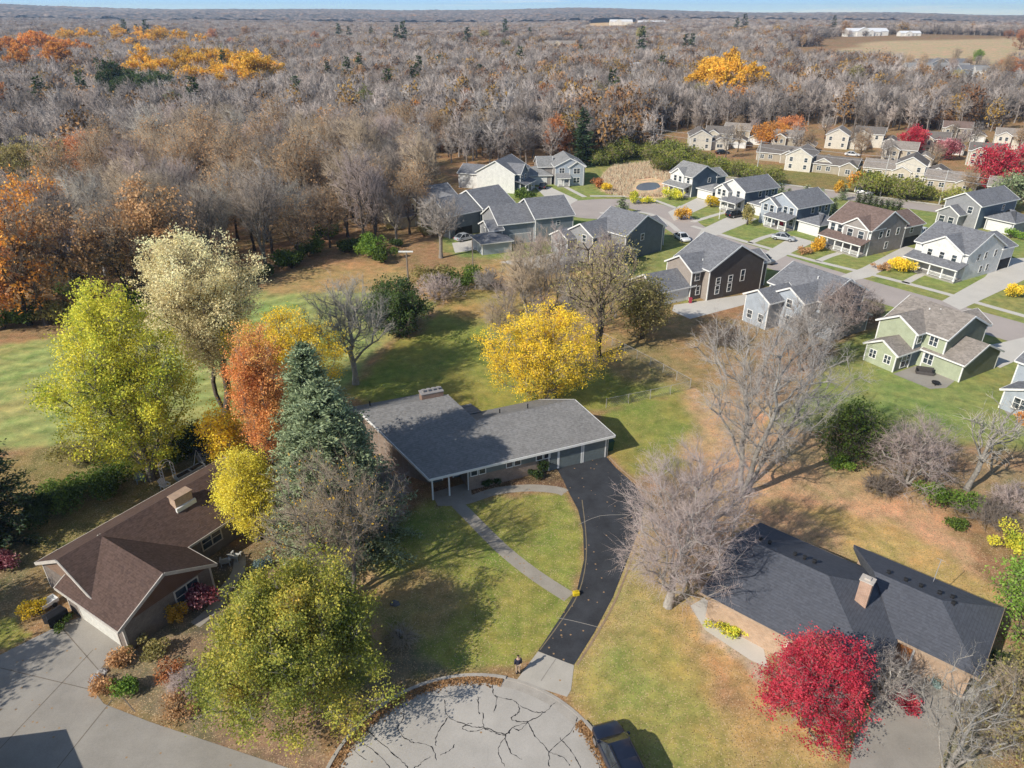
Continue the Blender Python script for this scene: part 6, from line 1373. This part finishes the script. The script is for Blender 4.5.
# ------------------------------------------------------------------ cars
M_tyre = surf('tyre_rubber', (.02, .02, .02), .8); M_rim = surf('alloy_rim', (.5, .5, .52), .3, .05, metal=.7); M_cglass = glassmat('car_glass', (.02, .025, .03)); M_lamp = surf('headlight_lens', (.35, .37, .4), .15); M_tail = surf('taillight_lens', (.4, .02, .02), .2)
def paint(n, c):
    m = surf(n, c, .28, .03, spec=.5); b = m.node_tree.nodes['Principled BSDF']; b.inputs['Coat Weight'].default_value = .8; b.inputs['Coat Roughness'].default_value = .05; return m
def car(name, label, loc, rz, body, cat='car', L_=4.7, W=1.86, H=1.5, suv=False, group=None, rack=False):
    t = thing(name, label, cat, (loc[0], loc[1], .02), rz, group); hl = L_ / 2; hw = W / 2
    # lower body lofted from tail (-x) to nose (+x): x, half-width, sill height, belt height
    belt = .98 if suv else .86
    st = [(-hl,.80*hw,.42,belt*.72),(-hl+.06,.92*hw,.34,belt*.97),(-hl+.35,.985*hw,.26,belt),(-hl*.45,hw,.22,belt),(0,hw,.21,belt*.985),(hl*.42,.995*hw,.22,belt*.965),(hl*.62,.98*hw,.24,belt*.93),(hl-.28,.93*hw,.27,belt*.84),(hl-.07,.82*hw,.30,belt*.72),(hl,.70*hw,.38,belt*.60)]
    m = MB(); n = 12; b0 = 0
    for x, w_, z0, z1 in st:
        s = [(-w_*.86,z0),(-w_*.98,z0+.10),(-w_,z0+.28),(-w_*.995,z1-.16),(-w_*.95,z1-.04),(-w_*.72,z1+.025),(w_*.72,z1+.025),(w_*.95,z1-.04),(w_*.995,z1-.16),(w_,z0+.28),(w_*.98,z0+.10),(w_*.86,z0)]
        m.v += [(x, yy, zz) for yy, zz in s]
    for i in range(len(st)-1):
        for k in range(n):
            m.f.append((i*n+k, i*n+(k+1)%n, (i+1)*n+(k+1)%n, (i+1)*n+k)); m.m.append(0)
    m.f.append(tuple(range(n))); m.m.append(0); m.f.append(tuple((len(st)-1)*n+k for k in range(n))[::-1]); m.m.append(0)
    # roof skin and pillars
    xr0, xr1 = (-hl+.30, hl*.12) if suv else (-hl*.42, hl*.10); xb0, xb1 = (-hl+.06, hl*.50) if suv else (-hl*.80, hl*.48); zr = H; rw = hw*.74; bw = hw*.93; zb = belt + .005
    rf = MB(); R0 = [(xr0,-rw,zr-.03),(xr0,rw,zr-.03),(xr1,rw,zr-.02),(xr1,-rw,zr-.02)]; mid = [((xr0+xr1)/2,-rw,zr),((xr0+xr1)/2,rw,zr)]
    m.slab([R0[0],mid[0],mid[1],R0[1]], .05); m.slab([mid[0],R0[3],R0[2],mid[1]], .05)
    for sg in (-1, 1):
        for (xa, xb) in ((xb0, xr0), (xb1, xr1)): m.beam((xa, sg*bw, zb), (xb, sg*(rw-.01), zr-.05), .09, .06)
        m.beam(((xb0+xb1)/2-.1, sg*bw, zb), ((xr0+xr1)/2-.05, sg*(rw-.01), zr-.04), .08, .05)
    o = m.build('body', body, t, True); md = o.modifiers.new('bevel', 'BEVEL'); md.width = .02; md.segments = 2; md.limit_method = 'ANGLE'; md.angle_limit = R(40)
    # glass
    B = [(xb0,-bw,zb),(xb0,bw,zb),(xb1,bw,zb),(xb1,-bw,zb)]; T_ = [(xr0+.01,-rw+.015,zr-.055),(xr0+.01,rw-.015,zr-.055),(xr1-.01,rw-.015,zr-.055),(xr1-.01,-rw+.015,zr-.055)]
    for nm, a, b in (('rear_window',0,1),('side_window',1,2),('windscreen',2,3),('side_window',3,0)):
        g = MB(); g.face([B[a],B[b],T_[b],T_[a]]); g.build(nm, M_cglass, t)
    for sx in (-hl*.60, hl*.63):
        for sg in (-1, 1):
            r_w = .36 if suv else .33; wh = MB(); y0 = sg*(hw-.20); y1 = sg*(hw+.012)
            wh.tube([(sx,y0,r_w),(sx,y1,r_w)], r_w, 20); wo = wh.build('wheel', M_tyre, t)
            rm = MB(); rm.tube([(sx,y1-sg*.02,r_w),(sx,y1+sg*.012,r_w)], r_w*.64, 16); rm.build('rim', M_rim, wo)
    for sg in (-1, 1):
        q = MB(); q.box(hl-.22, sg*hw*.62-.15, belt*.60, hl-.06, sg*hw*.62+.15, belt*.70); q.build('headlight', M_lamp, t)
        q = MB(); q.box(-hl-.012, sg*hw*.70-.12, belt*.72, -hl+.1, sg*hw*.70+.12, belt*.95); q.build('taillight', M_tail, t)
        q = MB(); q.box(xb1-.30, sg*(hw+.02)-.10, belt+.02, xb1-.14, sg*(hw+.02)+.10, belt+.17); q.build('wing_mirror', body, t)
    if rack:
        for sg in (-1, 1):
            q = MB(); q.tube([(xr0+.1,sg*rw*.9,zr+.05),(xr1-.15,sg*rw*.9,zr+.05)], .025, 6); q.box(xr0+.1,sg*rw*.9-.02,zr-.02,xr0+.16,sg*rw*.9+.02,zr+.05); q.build('roof_rail', M_tyre, t)
    return t
P_navy = paint('paint_midnight', (.012,.016,.032)); P_black = paint('paint_black', (.012,.012,.014)); P_white = paint('paint_white', (.75,.75,.75)); P_silver = paint('paint_silver', (.42,.44,.46)); P_red = paint('paint_dark_red', (.25,.02,.025)); P_grey = paint('paint_grey', (.12,.125,.13))
car('suv_car', 'midnight blue SUV parked on the kerb of the turning circle', (6.6,27.9), R(107), P_navy, 'suv', 4.9, 1.98, 1.76, True, rack=True)
def pcar(label, px, py, deg, p, **k): x, y = at(px, py); return car('parked_car', label, (x, y), R(deg), p, **k)
pcar('black minivan on the drive by the twin-gabled white house', 735, 217, 28, P_black, suv=True, H=1.75); pcar('silver car on the drive in front of the red door', 783, 240, -32, P_silver) ; pcar('white car parked in the street behind the umber house', 682, 240, -75, P_white)
pcar('white car beside the blue-grey back-gabled house', 847, 288, -58, P_white); pcar('black car in the drive of the pale grey far house', 543, 188, 80, P_black); pcar('white car driving on the main road', 864, 194, -38, P_white, suv=True, H=1.7); pcar('grey car in the street below the red door house', 763, 262, -60, P_grey)
pcar('white car near the ivory house beyond the main road', 852, 156, -30, P_white); pcar('dark car by the cream gabled house in the tan row', 722, 154, 10, P_black); pcar('silver car on the carport of the dark slate blue house', 465, 240, 40, P_silver); pcar('white car at the carport of the brown-roofed white-porch house', 922, 234, 30, P_white); pcar('dark red car tucked beside the charcoal house court', 905, 712, 40, P_red) if False else None

# ------------------------------------------------------------------ the person at the end of the drive
def person():
    x, y = at(518, 673.5)
    t = thing('person', 'person in dark jacket and tan trousers standing on the drive apron', 'person', (x, y, .03), R(195))
    def skin(name, verts, edges, rad, mat, root=0, sub=2):
        me = bpy.data.meshes.new(name); me.from_pydata(verts, edges, []); o = obj(name, me, mat, t)
        sk = o.modifiers.new('skin', 'SKIN'); sv = me.skin_vertices[0].data
        for i, r_ in enumerate(rad): sv[i].radius = (r_ if isinstance(r_, tuple) else (r_, r_)); sv[i].use_root = (i == root)
        o.modifiers.new('sub', 'SUBSURF').levels = sub; o.modifiers[-1].render_levels = sub
        for p in me.polygons: p.use_smooth = True
        sk.use_smooth_shade = True
        return o
    V = [(0,0,.95),(0,0,1.1),(0,.01,1.28),(0,.01,1.42),(0,.0,1.50),(0,-.01,1.56),(0,-.02,1.66),(0,-.02,1.735),
         (.10,0,.90),(.105,-.02,.50),(.11,.0,.09),(.115,-.12,.04), (-.10,0,.90),(-.10,.0,.50),(-.105,.03,.09),(-.11,-.09,.04),
         (.175,.01,1.40),(.23,.03,1.13),(.235,-.06,.90),(.235,-.09,.81),(-.175,.01,1.40),(-.23,.03,1.13),(-.23,-.06,.90),(-.23,-.09,.81),
         (.215,-.11,.76),(.23,-.12,.735),(.245,-.11,.73),(.255,-.10,.735),(.265,-.085,.75),(.205,-.13,.80), (-.215,-.11,.76),(-.23,-.12,.735),(-.245,-.11,.73),(-.255,-.10,.735),(-.265,-.085,.75),(-.205,-.13,.80)]
    E = [(0,1),(1,2),(2,3),(3,4),(4,5),(5,6),(6,7),(0,8),(8,9),(9,10),(10,11),(0,12),(12,13),(13,14),(14,15),(3,16),(16,17),(17,18),(18,19),(3,20),(20,21),(21,22),(22,23)] + [(19,k) for k in range(24,30)] + [(23,k) for k in range(30,36)]
    rd = [.13,.125,.14,.10,.055,.055,.085,.06,.085,.058,.04,.03,.085,.058,.04,.03,.06,.042,.033,.03,.06,.042,.033,.03] + [.009]*12
    skm = surf('skin', (.5,.32,.24), .5)
    body = skin('body', V, E, rd, skm)
    J = [(0,.0,.86),(0,0,1.1),(0,.01,1.28),(0,.01,1.43),(.185,.01,1.41),(.24,.03,1.13),(.24,-.055,.90),(-.185,.01,1.41),(-.24,.03,1.13),(-.24,-.055,.90)]
    skin('jacket', J, [(0,1),(1,2),(2,3),(3,4),(4,5),(5,6),(3,7),(7,8),(8,9)], [(.19,.14),(.185,.14),(.19,.15),(.12,.11),.085,.068,.055,.085,.068,.055], surf('jacket_cloth', (.03,.03,.05), .85))
    Tv = [(0,0,.93),(.10,0,.88),(.107,-.02,.50),(.112,0,.10),(-.10,0,.88),(-.10,0,.50),(-.107,.03,.10)]
    skin('trousers', Tv, [(0,1),(1,2),(2,3),(0,4),(4,5),(5,6)], [(.16,.13),.105,.08,.065,.105,.08,.065], surf('tan_cloth', (.42,.30,.2), .85))
    hm = MB(); 
    for k in range(7):
        a = k / 6; 
    skin('hair', [(0,.01,1.68),(0,-.01,1.73),(0,-.005,1.755)], [(0,1),(1,2)], [.092,.088,.05], surf('dark_hair', (.03,.02,.015), .7), sub=2)
    f = MB(); 
    for sg in (-1, 1): f.box(sg*.034-.013,-.118,1.655,sg*.034+.013,-.106,1.668)
    f.box(-.024,-.112,1.592,.024,-.104,1.600); f.build('face', surf('features', (.06,.03,.03), .5), t)
    n_ = MB(); n_.slab([(-.015,-.10,1.645),(.015,-.10,1.645),(.018,-.125,1.615),(-.018,-.125,1.615)], .012); n_.build('nose', skm, t)
    sh = MB()
    for xx, yy in ((.113,-.05),(-.108,-.02)): sh.slab([(xx-.05,yy-.14,.075),(xx+.05,yy-.14,.075),(xx+.045,yy+.11,.10),(xx-.045,yy+.11,.10)], .10)
    sh.build('shoes', surf('shoe_leather', (.05,.04,.035), .6), t)
person()

# ------------------------------------------------------------------ poles and wires
M_pole = surf('weathered_pole', (.22,.18,.15), .9); M_pgrey = surf('grey_pole', (.5,.48,.45), .8); M_wire = surf('wire', (.42,.42,.44), .6)
tops = []
def pole(label, px, py, top, pale=True, arm=True, r=.14):
    x, y = at(px, py); Hh = zat(x, y, top); t = thing('utility_pole', label, 'pole', (x, y, 0)); m = MB(); m.tube([(0,0,0),(0,0,Hh)], [r*1.2, r*.8], 8); m.build('post', M_pgrey if pale else M_pole, t)
    if arm:
        c = MB(); c.box(-1.1,-.07,Hh-.75,1.1,.07,Hh-.6); o = c.build('crossarm', M_pole, t)
        q = MB()
        for dx in (-1, 0, 1): q.tube([(dx,0,Hh-.6),(dx,0,Hh-.4)], .05, 6)
        q.build('insulator', M_pgrey, o)
    return x, y, Hh
UP = [pole('roadside pole left of the reed pond houses', 756,176,140), pole('pale roadside pole left of the white moving car', 880,196,155), pole('pale roadside pole right of the white moving car', 939,204,170), pole('roadside pole behind the far grey house', 1008,212,178)]
pole('wooden lamp pole left of the hedge on the back lawn', 409,291,252, False, False); lx, ly = at(409,291); lh = zat(lx, ly, 252); lt = MB(); lt.box(-1.25,-.14,lh-.02,1.1,.14,lh+.16); lt.build('lamp_head', M_trim, [o for o in bpy.data.objects if o.get('label', '').startswith('wooden lamp')][0])
pole('slim brown pole right of the hedge by the carport', 473,272,238, False, False, .09); pole('far brown pole in the wood behind the white gable house', 474,152,120, False); pole('far brown pole at the wood edge left of the gap', 332,150,120, False); pole('brown pole far right in the wood', 700,132,122, False) if False else None
def wire(label, a, b, sag):
    m = MB(); pts = [Vector(a).lerp(Vector(b), k / 10) - Vector((0,0,sag * 4 * (k/10) * (1 - k/10))) for k in range(11)]; m.tube(pts, .035, 4); tag(m.build('power_line', M_wire), label, 'cable', 'power lines along the main road')
for i in range(3):
    for k, dz in enumerate((-.4, -1.8)):
        a, b = UP[i], UP[i+1]; wire('thin pale power line strung between the roadside poles', (a[0],a[1],a[2]+dz), (b[0],b[1],b[2]+dz), .5)
a = UP[0]; 
for dz in (-.4, -1.8): wire('thin pale power line strung between the roadside poles', (a[0],a[1],a[2]+dz), (20,262,10.5+dz), .8)
a = UP[3]
for dz in (-.4, -1.8): wire('thin pale power line strung between the roadside poles', (a[0],a[1],a[2]+dz), (175,118,10+dz), .8)
# street lamp on the lawn
x, y = at(719,219); t = thing('street_lamp', 'slender white street lamp on the lawn by the black minivan', 'lamp', (x, y, 0)); m = MB(); m.tube([(0,0,0),(0,0,4.6)], [.08,.05], 8); m.build('post', M_trim, t); m = MB(); m.tube([(0,0,4.6),(0,0,5.1)], [.12,.22], 8); m.tube([(0,0,5.1),(0,0,5.3)], [.26,.05], 8); m.build('lantern', M_pgrey, t)

# ------------------------------------------------------------------ fence, bins, yard things
M_mesh = surf('fence_grey', (.40,.38,.36), .6)
def fence(label, pts, hgt=1.25, step=2.4):
    P = [at(*p) for p in pts]; t = thing('chain_fence', label, 'fence', (P[0][0], P[0][1], 0)); o0 = Vector((P[0][0], P[0][1], 0)); rl = MB(); msh = MB()
    for a, b in zip(P, P[1:]):
        a = Vector((*a, 0)) - o0; b = Vector((*b, 0)) - o0; n = max(1, int((b-a).length / step))
        for i in range(n):
            p = a.lerp(b, i / n); q = a.lerp(b, (i+1) / n); m = MB(); m.tube([p, p + Vector((0,0,hgt+.05))], .035, 6); m.build('post', M_mesh, t)
            rl.tube([p + Vector((0,0,hgt)), q + Vector((0,0,hgt))], .022, 5)
            L_ = (q-p).length; k = int(L_ / .28)
            for j in range(k):
                u = p.lerp(q, j / k); v = p.lerp(q, min(1, (j + 3) / k))
                msh.beam(u + Vector((0,0,.05)), v + Vector((0,0,hgt-.05)), .008, .008); msh.beam(v + Vector((0,0,.05)), u + Vector((0,0,hgt-.05)), .008, .008)
    rl.build('rail', M_mesh, t); msh.build('wire_mesh', M_mesh, t)
fence('chain-link fence from the grey roof corner along the back lawn', [(606,408),(650,399),(690,390)]); fence('chain-link fence running back along the leaf strip', [(690,388),(650,366),(600,340),(560,326)])
def bin_(label, px, py, c, s=1.0, rz=0):
    x, y = at(px, py); t = thing('wheelie_bin', label, 'bin', (x, y, 0), rz); m = MB(); w0, w1, hh = .24*s, .31*s, 1.0*s
    for (a, z) in ((w0, .06), (w1, hh)): m.v += [(-a,-a*1.1,z),(a,-a*1.1,z),(a,a*1.1,z),(-a,a*1.1,z)]
    for q in ((3,2,1,0),(4,5,6,7),(0,1,5,4),(1,2,6,5),(2,3,7,6),(3,0,4,7)): m.f.append(q); m.m.append(0)
    M = surf('bin_plastic_' + str(px), c, .5); m.build('body', M, t, bevel=.02); l = MB(); l.box(-.33*s,-.37*s,hh+.003,.33*s,.36*s,hh+.08); l.tube([(-.3*s,.38*s,hh),(.3*s,.38*s,hh)], .03, 6); l.build('lid', M, t, bevel=.02)
    for sg in (-1, 1): w_ = MB(); w_.tube([(sg*.2*s,.3*s,.12),(sg*.27*s,.3*s,.12)], .12, 10); w_.build('wheel', M_tyre, t)
bin_('dark green wheeled bin at the garage corner', 609,450,(.01,.06,.04),1.2,R(20))
bin_('small blue and red toy cart bin at the umber house garage', 690,303,(.4,.05,.08),.8)
# yellow box on the drive
x, y = at(576,595); t = thing('traffic_marker', 'small yellow box marker lying on the black drive', 'marker', (x, y, .02), R(15)); m = MB(); m.box(-.26,-.18,0,.26,.18,.34); m.build('body', surf('yellow_plastic', (.65,.48,.02), .5), t, bevel=.04); m = MB(); m.box(-.10,-.05,.342,.10,.05,.42); m.build('handle', surf('yellow_handle', (.5,.36,.02), .5), t, bevel=.02)
# garden furniture by the brown-roofed house
def chair(label, px, py, rz, c, s=1.0):
    x, y = at(px, py); t = thing('garden_chair', label, 'chair', (x, y, 0), rz); M = surf('chair_paint_%d_%d' % (px, py), c, .6)
    m = MB()
    for k in range(5): m.slab([(-.27,-.30+k*.12,.40-k*.025),(.27,-.30+k*.12,.40-k*.025),(.27,-.20+k*.12,.38-k*.025),(-.27,-.20+k*.12,.38-k*.025)], .025)
    m.build('seat', M, t); m = MB()
    for k in range(5): m.beam((-.24+k*.12,.26,.30),(-.27+k*.135,.60,1.05-.03*abs(k-2)), .10, .025, up=(1,0,0) if False else (0,1,0))
    m.build('backrest', M, t)
    for sg in (-1, 1):
        m = MB(); m.box(sg*.36-.07,-.36,.55,sg*.36+.07,.36,.58); m.build('armrest', M, t)
        for yy in (-.30,.28): m = MB(); m.box(sg*.33-.03,yy-.04,0,sg*.33+.03,yy+.04,.548); m.build('leg', M, t)
chair('grey garden chair near the house wall, left one of the pair', 226,564,R(200),(.45,.44,.42)); chair('grey garden chair near the house wall, right one of the pair', 236,559,R(170),(.5,.49,.46))
chair('pale blue garden chair on the back lawn', 141,482,R(30),(.35,.45,.52)); chair('pinkish brown garden chair on the back lawn', 155,474,R(40),(.42,.25,.2)); chair('white garden chair beside the brown roof', 166,489,R(60),(.7,.7,.68))
def bench(label, px, py, rz):
    x, y = at(px, py); t = thing('garden_bench', label, 'bench', (x, y, 0), rz); M = surf('bench_paint_%d' % px, (.48,.5,.5), .6); m = MB()
    for k in range(4): m.box(-.75,-.2+k*.11,.42,.75,-.11+k*.11,.45)
    m.build('seat', M, t)
    for sg in (-1, 1): m = MB(); m.box(sg*.62-.05,-.18,0,sg*.62+.05,.2,.418); m.build('leg', M, t)
bench('weathered grey bench on the lawn before the junipers', 101,487,R(25)); 
# tarp covered frame and planter boxes behind the brown roof
x, y = at(207,462); t = thing('covered_swing', 'dark canopy swing with a white frame behind the brown roof', 'swing', (x, y, 0), R(70)); 
m = MB(); m.slab([(-1.1,-.9,1.95),(1.1,-.9,1.95),(1.1,.1,2.25),(-1.1,.1,2.25)], .06); m.slab([(-1.1,.1,2.25),(1.1,.1,2.25),(1.1,.95,1.2),(-1.1,.95,1.2)], .05); m.build('canopy', surf('canopy_cloth', (.03,.035,.06), .8), t)
for sg in (-1, 1):
    m = MB(); m.tube([(sg*1.0,-.8,0),(sg*1.0,0,2.15),(sg*1.0,.8,0)], .045, 6); m.build('frame', M_trim, t)
m = MB(); m.box(-.8,-.3,.5,.8,.3,.58); m.slab([(-.8,.3,.6),(.8,.3,.6),(.8,.45,1.15),(-.8,.45,1.15)], .06); m.build('seat', surf('swing_cushion', (.4,.4,.4), .8), t)
def planter(label, px, py, rz, w_=1.6):
    x, y = at(px, py); t = thing('raised_planter', label, 'planter', (x, y, 0), rz); m = MB(); m.box(-w_/2,-.4,0,w_/2,-.34,.45); m.box(-w_/2,.34,0,w_/2,.4,.45); m.box(-w_/2,-.338,0,-w_/2+.06,.338,.45); m.box(w_/2-.06,-.338,0,w_/2,.338,.45); m.build('box', surf('pale_board_%d' % px, (.45,.47,.46), .7), t); s = MB(); s.box(-w_/2+.065,-.335,.05,w_/2-.065,.335,.36); s.build('soil', surf('soil_%d' % px, (.06,.045,.03), .95), t)
planter('pale raised planter behind the brown roof, right one', 197,470,R(58)); planter('pale raised planter behind the brown roof, left one', 184,477,R(58))
x, y = at(170,482); t = thing('garden_arch', 'white garden arch frame against the brown roof eave', 'arch', (x, y, 0), R(58)); 
for sg in (-1, 1):
    m = MB(); m.tube([(sg*.6,-.25,0),(sg*.6,-.25,2.0)], .04, 6); m.tube([(sg*.6,.25,0),(sg*.6,.25,2.0)], .04, 6)
    for k in range(5): m.tube([(sg*.6,-.25,.3+k*.4),(sg*.6,.25,.3+k*.4)], .025, 5)
    m.build('post', M_trim, t)
m = MB(); 
for yy in (-.25,.25): m.tube([(-.6,yy,2.0),(-.4,yy,2.35),(0,yy,2.5),(.4,yy,2.35),(.6,yy,2.0)], .04, 6)
m.build('arch_top', M_trim, t)
# covered grill and white cart by the garage end
x, y = at(58,622); t = thing('covered_grill', 'black covered grill beside the brown house garage', 'grill', (x, y, .02), R(58)); m = MB(); m.slab([(-.75,-.45,1.0),(.75,-.45,1.0),(.62,0,1.18),(-.62,0,1.18)], .9); m.slab([(-.62,0,1.18),(.62,0,1.18),(.75,.45,1.0),(-.75,.45,1.0)], .9); m.build('cover', surf('black_cover', (.015,.015,.018), .7), t, bevel=.06)
for sg in (-1, 1): m = MB(); m.tube([(sg*.55,-.44,.1),(sg*.55,-.36,.1)], .1, 10); m.build('wheel', M_tyre, t)
x, y = at(50,606); t = thing('garden_cart', 'white low cart next to the covered grill', 'cart', (x, y, 0), R(58)); m = MB(); m.box(-.6,-.4,.3,.6,.4,.36); m.box(-.6,-.4,.36,.6,-.36,.6); m.box(-.6,.36,.36,.6,.4,.6); m.box(.56,-.358,.36,.6,.358,.6); m.build('tray', M_trim, t); m = MB(); m.tube([(-.6,0,.34),(-1.2,0,.8)], .03, 6); m.build('handle', M_pgrey, t)
for sg in (-1, 1): m = MB(); m.tube([(.2,sg*.42,.2),(.2,sg*.48,.2)], .2, 14); m.build('wheel', M_tyre, t)
# boulders in the beds
def rock(label, px, py, s, seed, col=(.34,.32,.30), group=None):
    x, y = at(px, py); bm = bmesh.new(); bmesh.ops.create_icosphere(bm, subdivisions=3, radius=1)
    for v in bm.verts:
        k = 1 + .35 * mnoise.noise(v.co * 1.3 + Vector((seed, seed*2, 0))) + .12 * mnoise.noise(v.co * 4 + Vector((seed, 0, 0))); v.co = Vector((v.co.x*s*k, v.co.y*s*.8*k, max(-.1, v.co.z)*s*.7*k))
    me = bpy.data.meshes.new('boulder'); bm.to_mesh(me); bm.free(); o = obj('boulder', me, surf('stone_%d' % seed, col, .9, .25)); o.location = (x, y, .0); tag(o, label, 'rock', group)
rock('pale boulder in the leafy bed by the lawn', 398,634,.42,1,(.5,.48,.46)); rock('dark boulder above the leafy bed', 395,604,.38,2,(.16,.15,.15)); rock('blue-grey boulder by the concrete drive bed', 96,680,.45,3,(.25,.28,.32)); rock('grey boulder at the garage corner bed', 103,672,.38,4)
rock('pale stone under the brick front shrubs', 522,475,.3,6,(.5,.47,.43)); rock('brownish boulder beside the spruce foot', 352,640,.3,7,(.3,.22,.18)); rock('round grey stone on the lawn by the purplish tree', 402,514,.3,8,(.45,.42,.38))
# patio set behind the sage house
x, y = at(924,374); t = thing('patio_sofa', 'dark wicker patio sofa behind the sage house', 'sofa', (x, y, .02), R(-20)); m = MB(); m.box(-1.0,-.4,.05,1.0,.4,.4); m.build('seat', surf('wicker', (.09,.08,.075), .8), t); m = MB(); m.box(-1.0,.25,.4,1.0,.42,.85); m.build('backrest', surf('wicker_back', (.08,.07,.065), .8), t)
for sg in (-1, 1): m = MB(); m.box(sg*.92-.08,-.4,.402,sg*.92+.08,.248,.62); m.build('armrest', M_dark, t)
x, y = at(949,376); t = thing('covered_grill', 'round dark covered grill on the sage house patio', 'grill', (x, y, .02)); m = MB(); m.tube([(0,0,0),(0,0,.7),(0,0,1.0),(0,0,1.1)], [.62,.6,.5,.2], 14); m.build('cover', surf('grey_cover', (.10,.10,.105), .8), t)
x, y = at(935,385); t = thing('fire_pit', 'black fire bowl on the sage house patio edge', 'fire pit', (x, y, .02)); m = MB(); m.tube([(0,0,.15),(0,0,.25),(0,0,.42)], [.2,.4,.5], 14); m.build('bowl', M_dark, t)
for k in range(3): m = MB(); a = k * 2.09; m.tube([(.3*math.cos(a),.3*math.sin(a),.2),(.42*math.cos(a),.42*math.sin(a),0)], .03, 5); m.build('leg', M_dark, t)
sheet('patio', [(893,374),(915,366),(956,380),(946,388),(930,389)], M_drive, .02)
sheet('patio', [(1000,404),(1024,398),(1024,412),(1008,416)], M_drive, .02)
# leaves drifted in the gutter
r8 = np.random.default_rng(3); aG = np.concatenate([r8.uniform(5, 38, 2000), r8.uniform(78, 172, 4200)]); rG = CR - .15 - np.abs(r8.normal(size=len(aG))) * .27
c = np.stack([CC[0] + rG * np.cos(np.radians(aG)), CC[1] + rG * np.sin(np.radians(aG)), .02 + .05 * r8.random(len(aG))], 1); v, q = leafquads(r8, c, .16, .75)
tag(obj('fallen_leaves', npmesh('fallen_leaves', v, q, None, np.stack([r8.random(len(c)), .3 + .6 * r8.random(len(c)), 0 * rG, 0 * rG + 1], 1).repeat(4, 0)), L['heath']), 'brown leaves drifted along the gutter of the turning circle', 'leaves', kind='stuff')
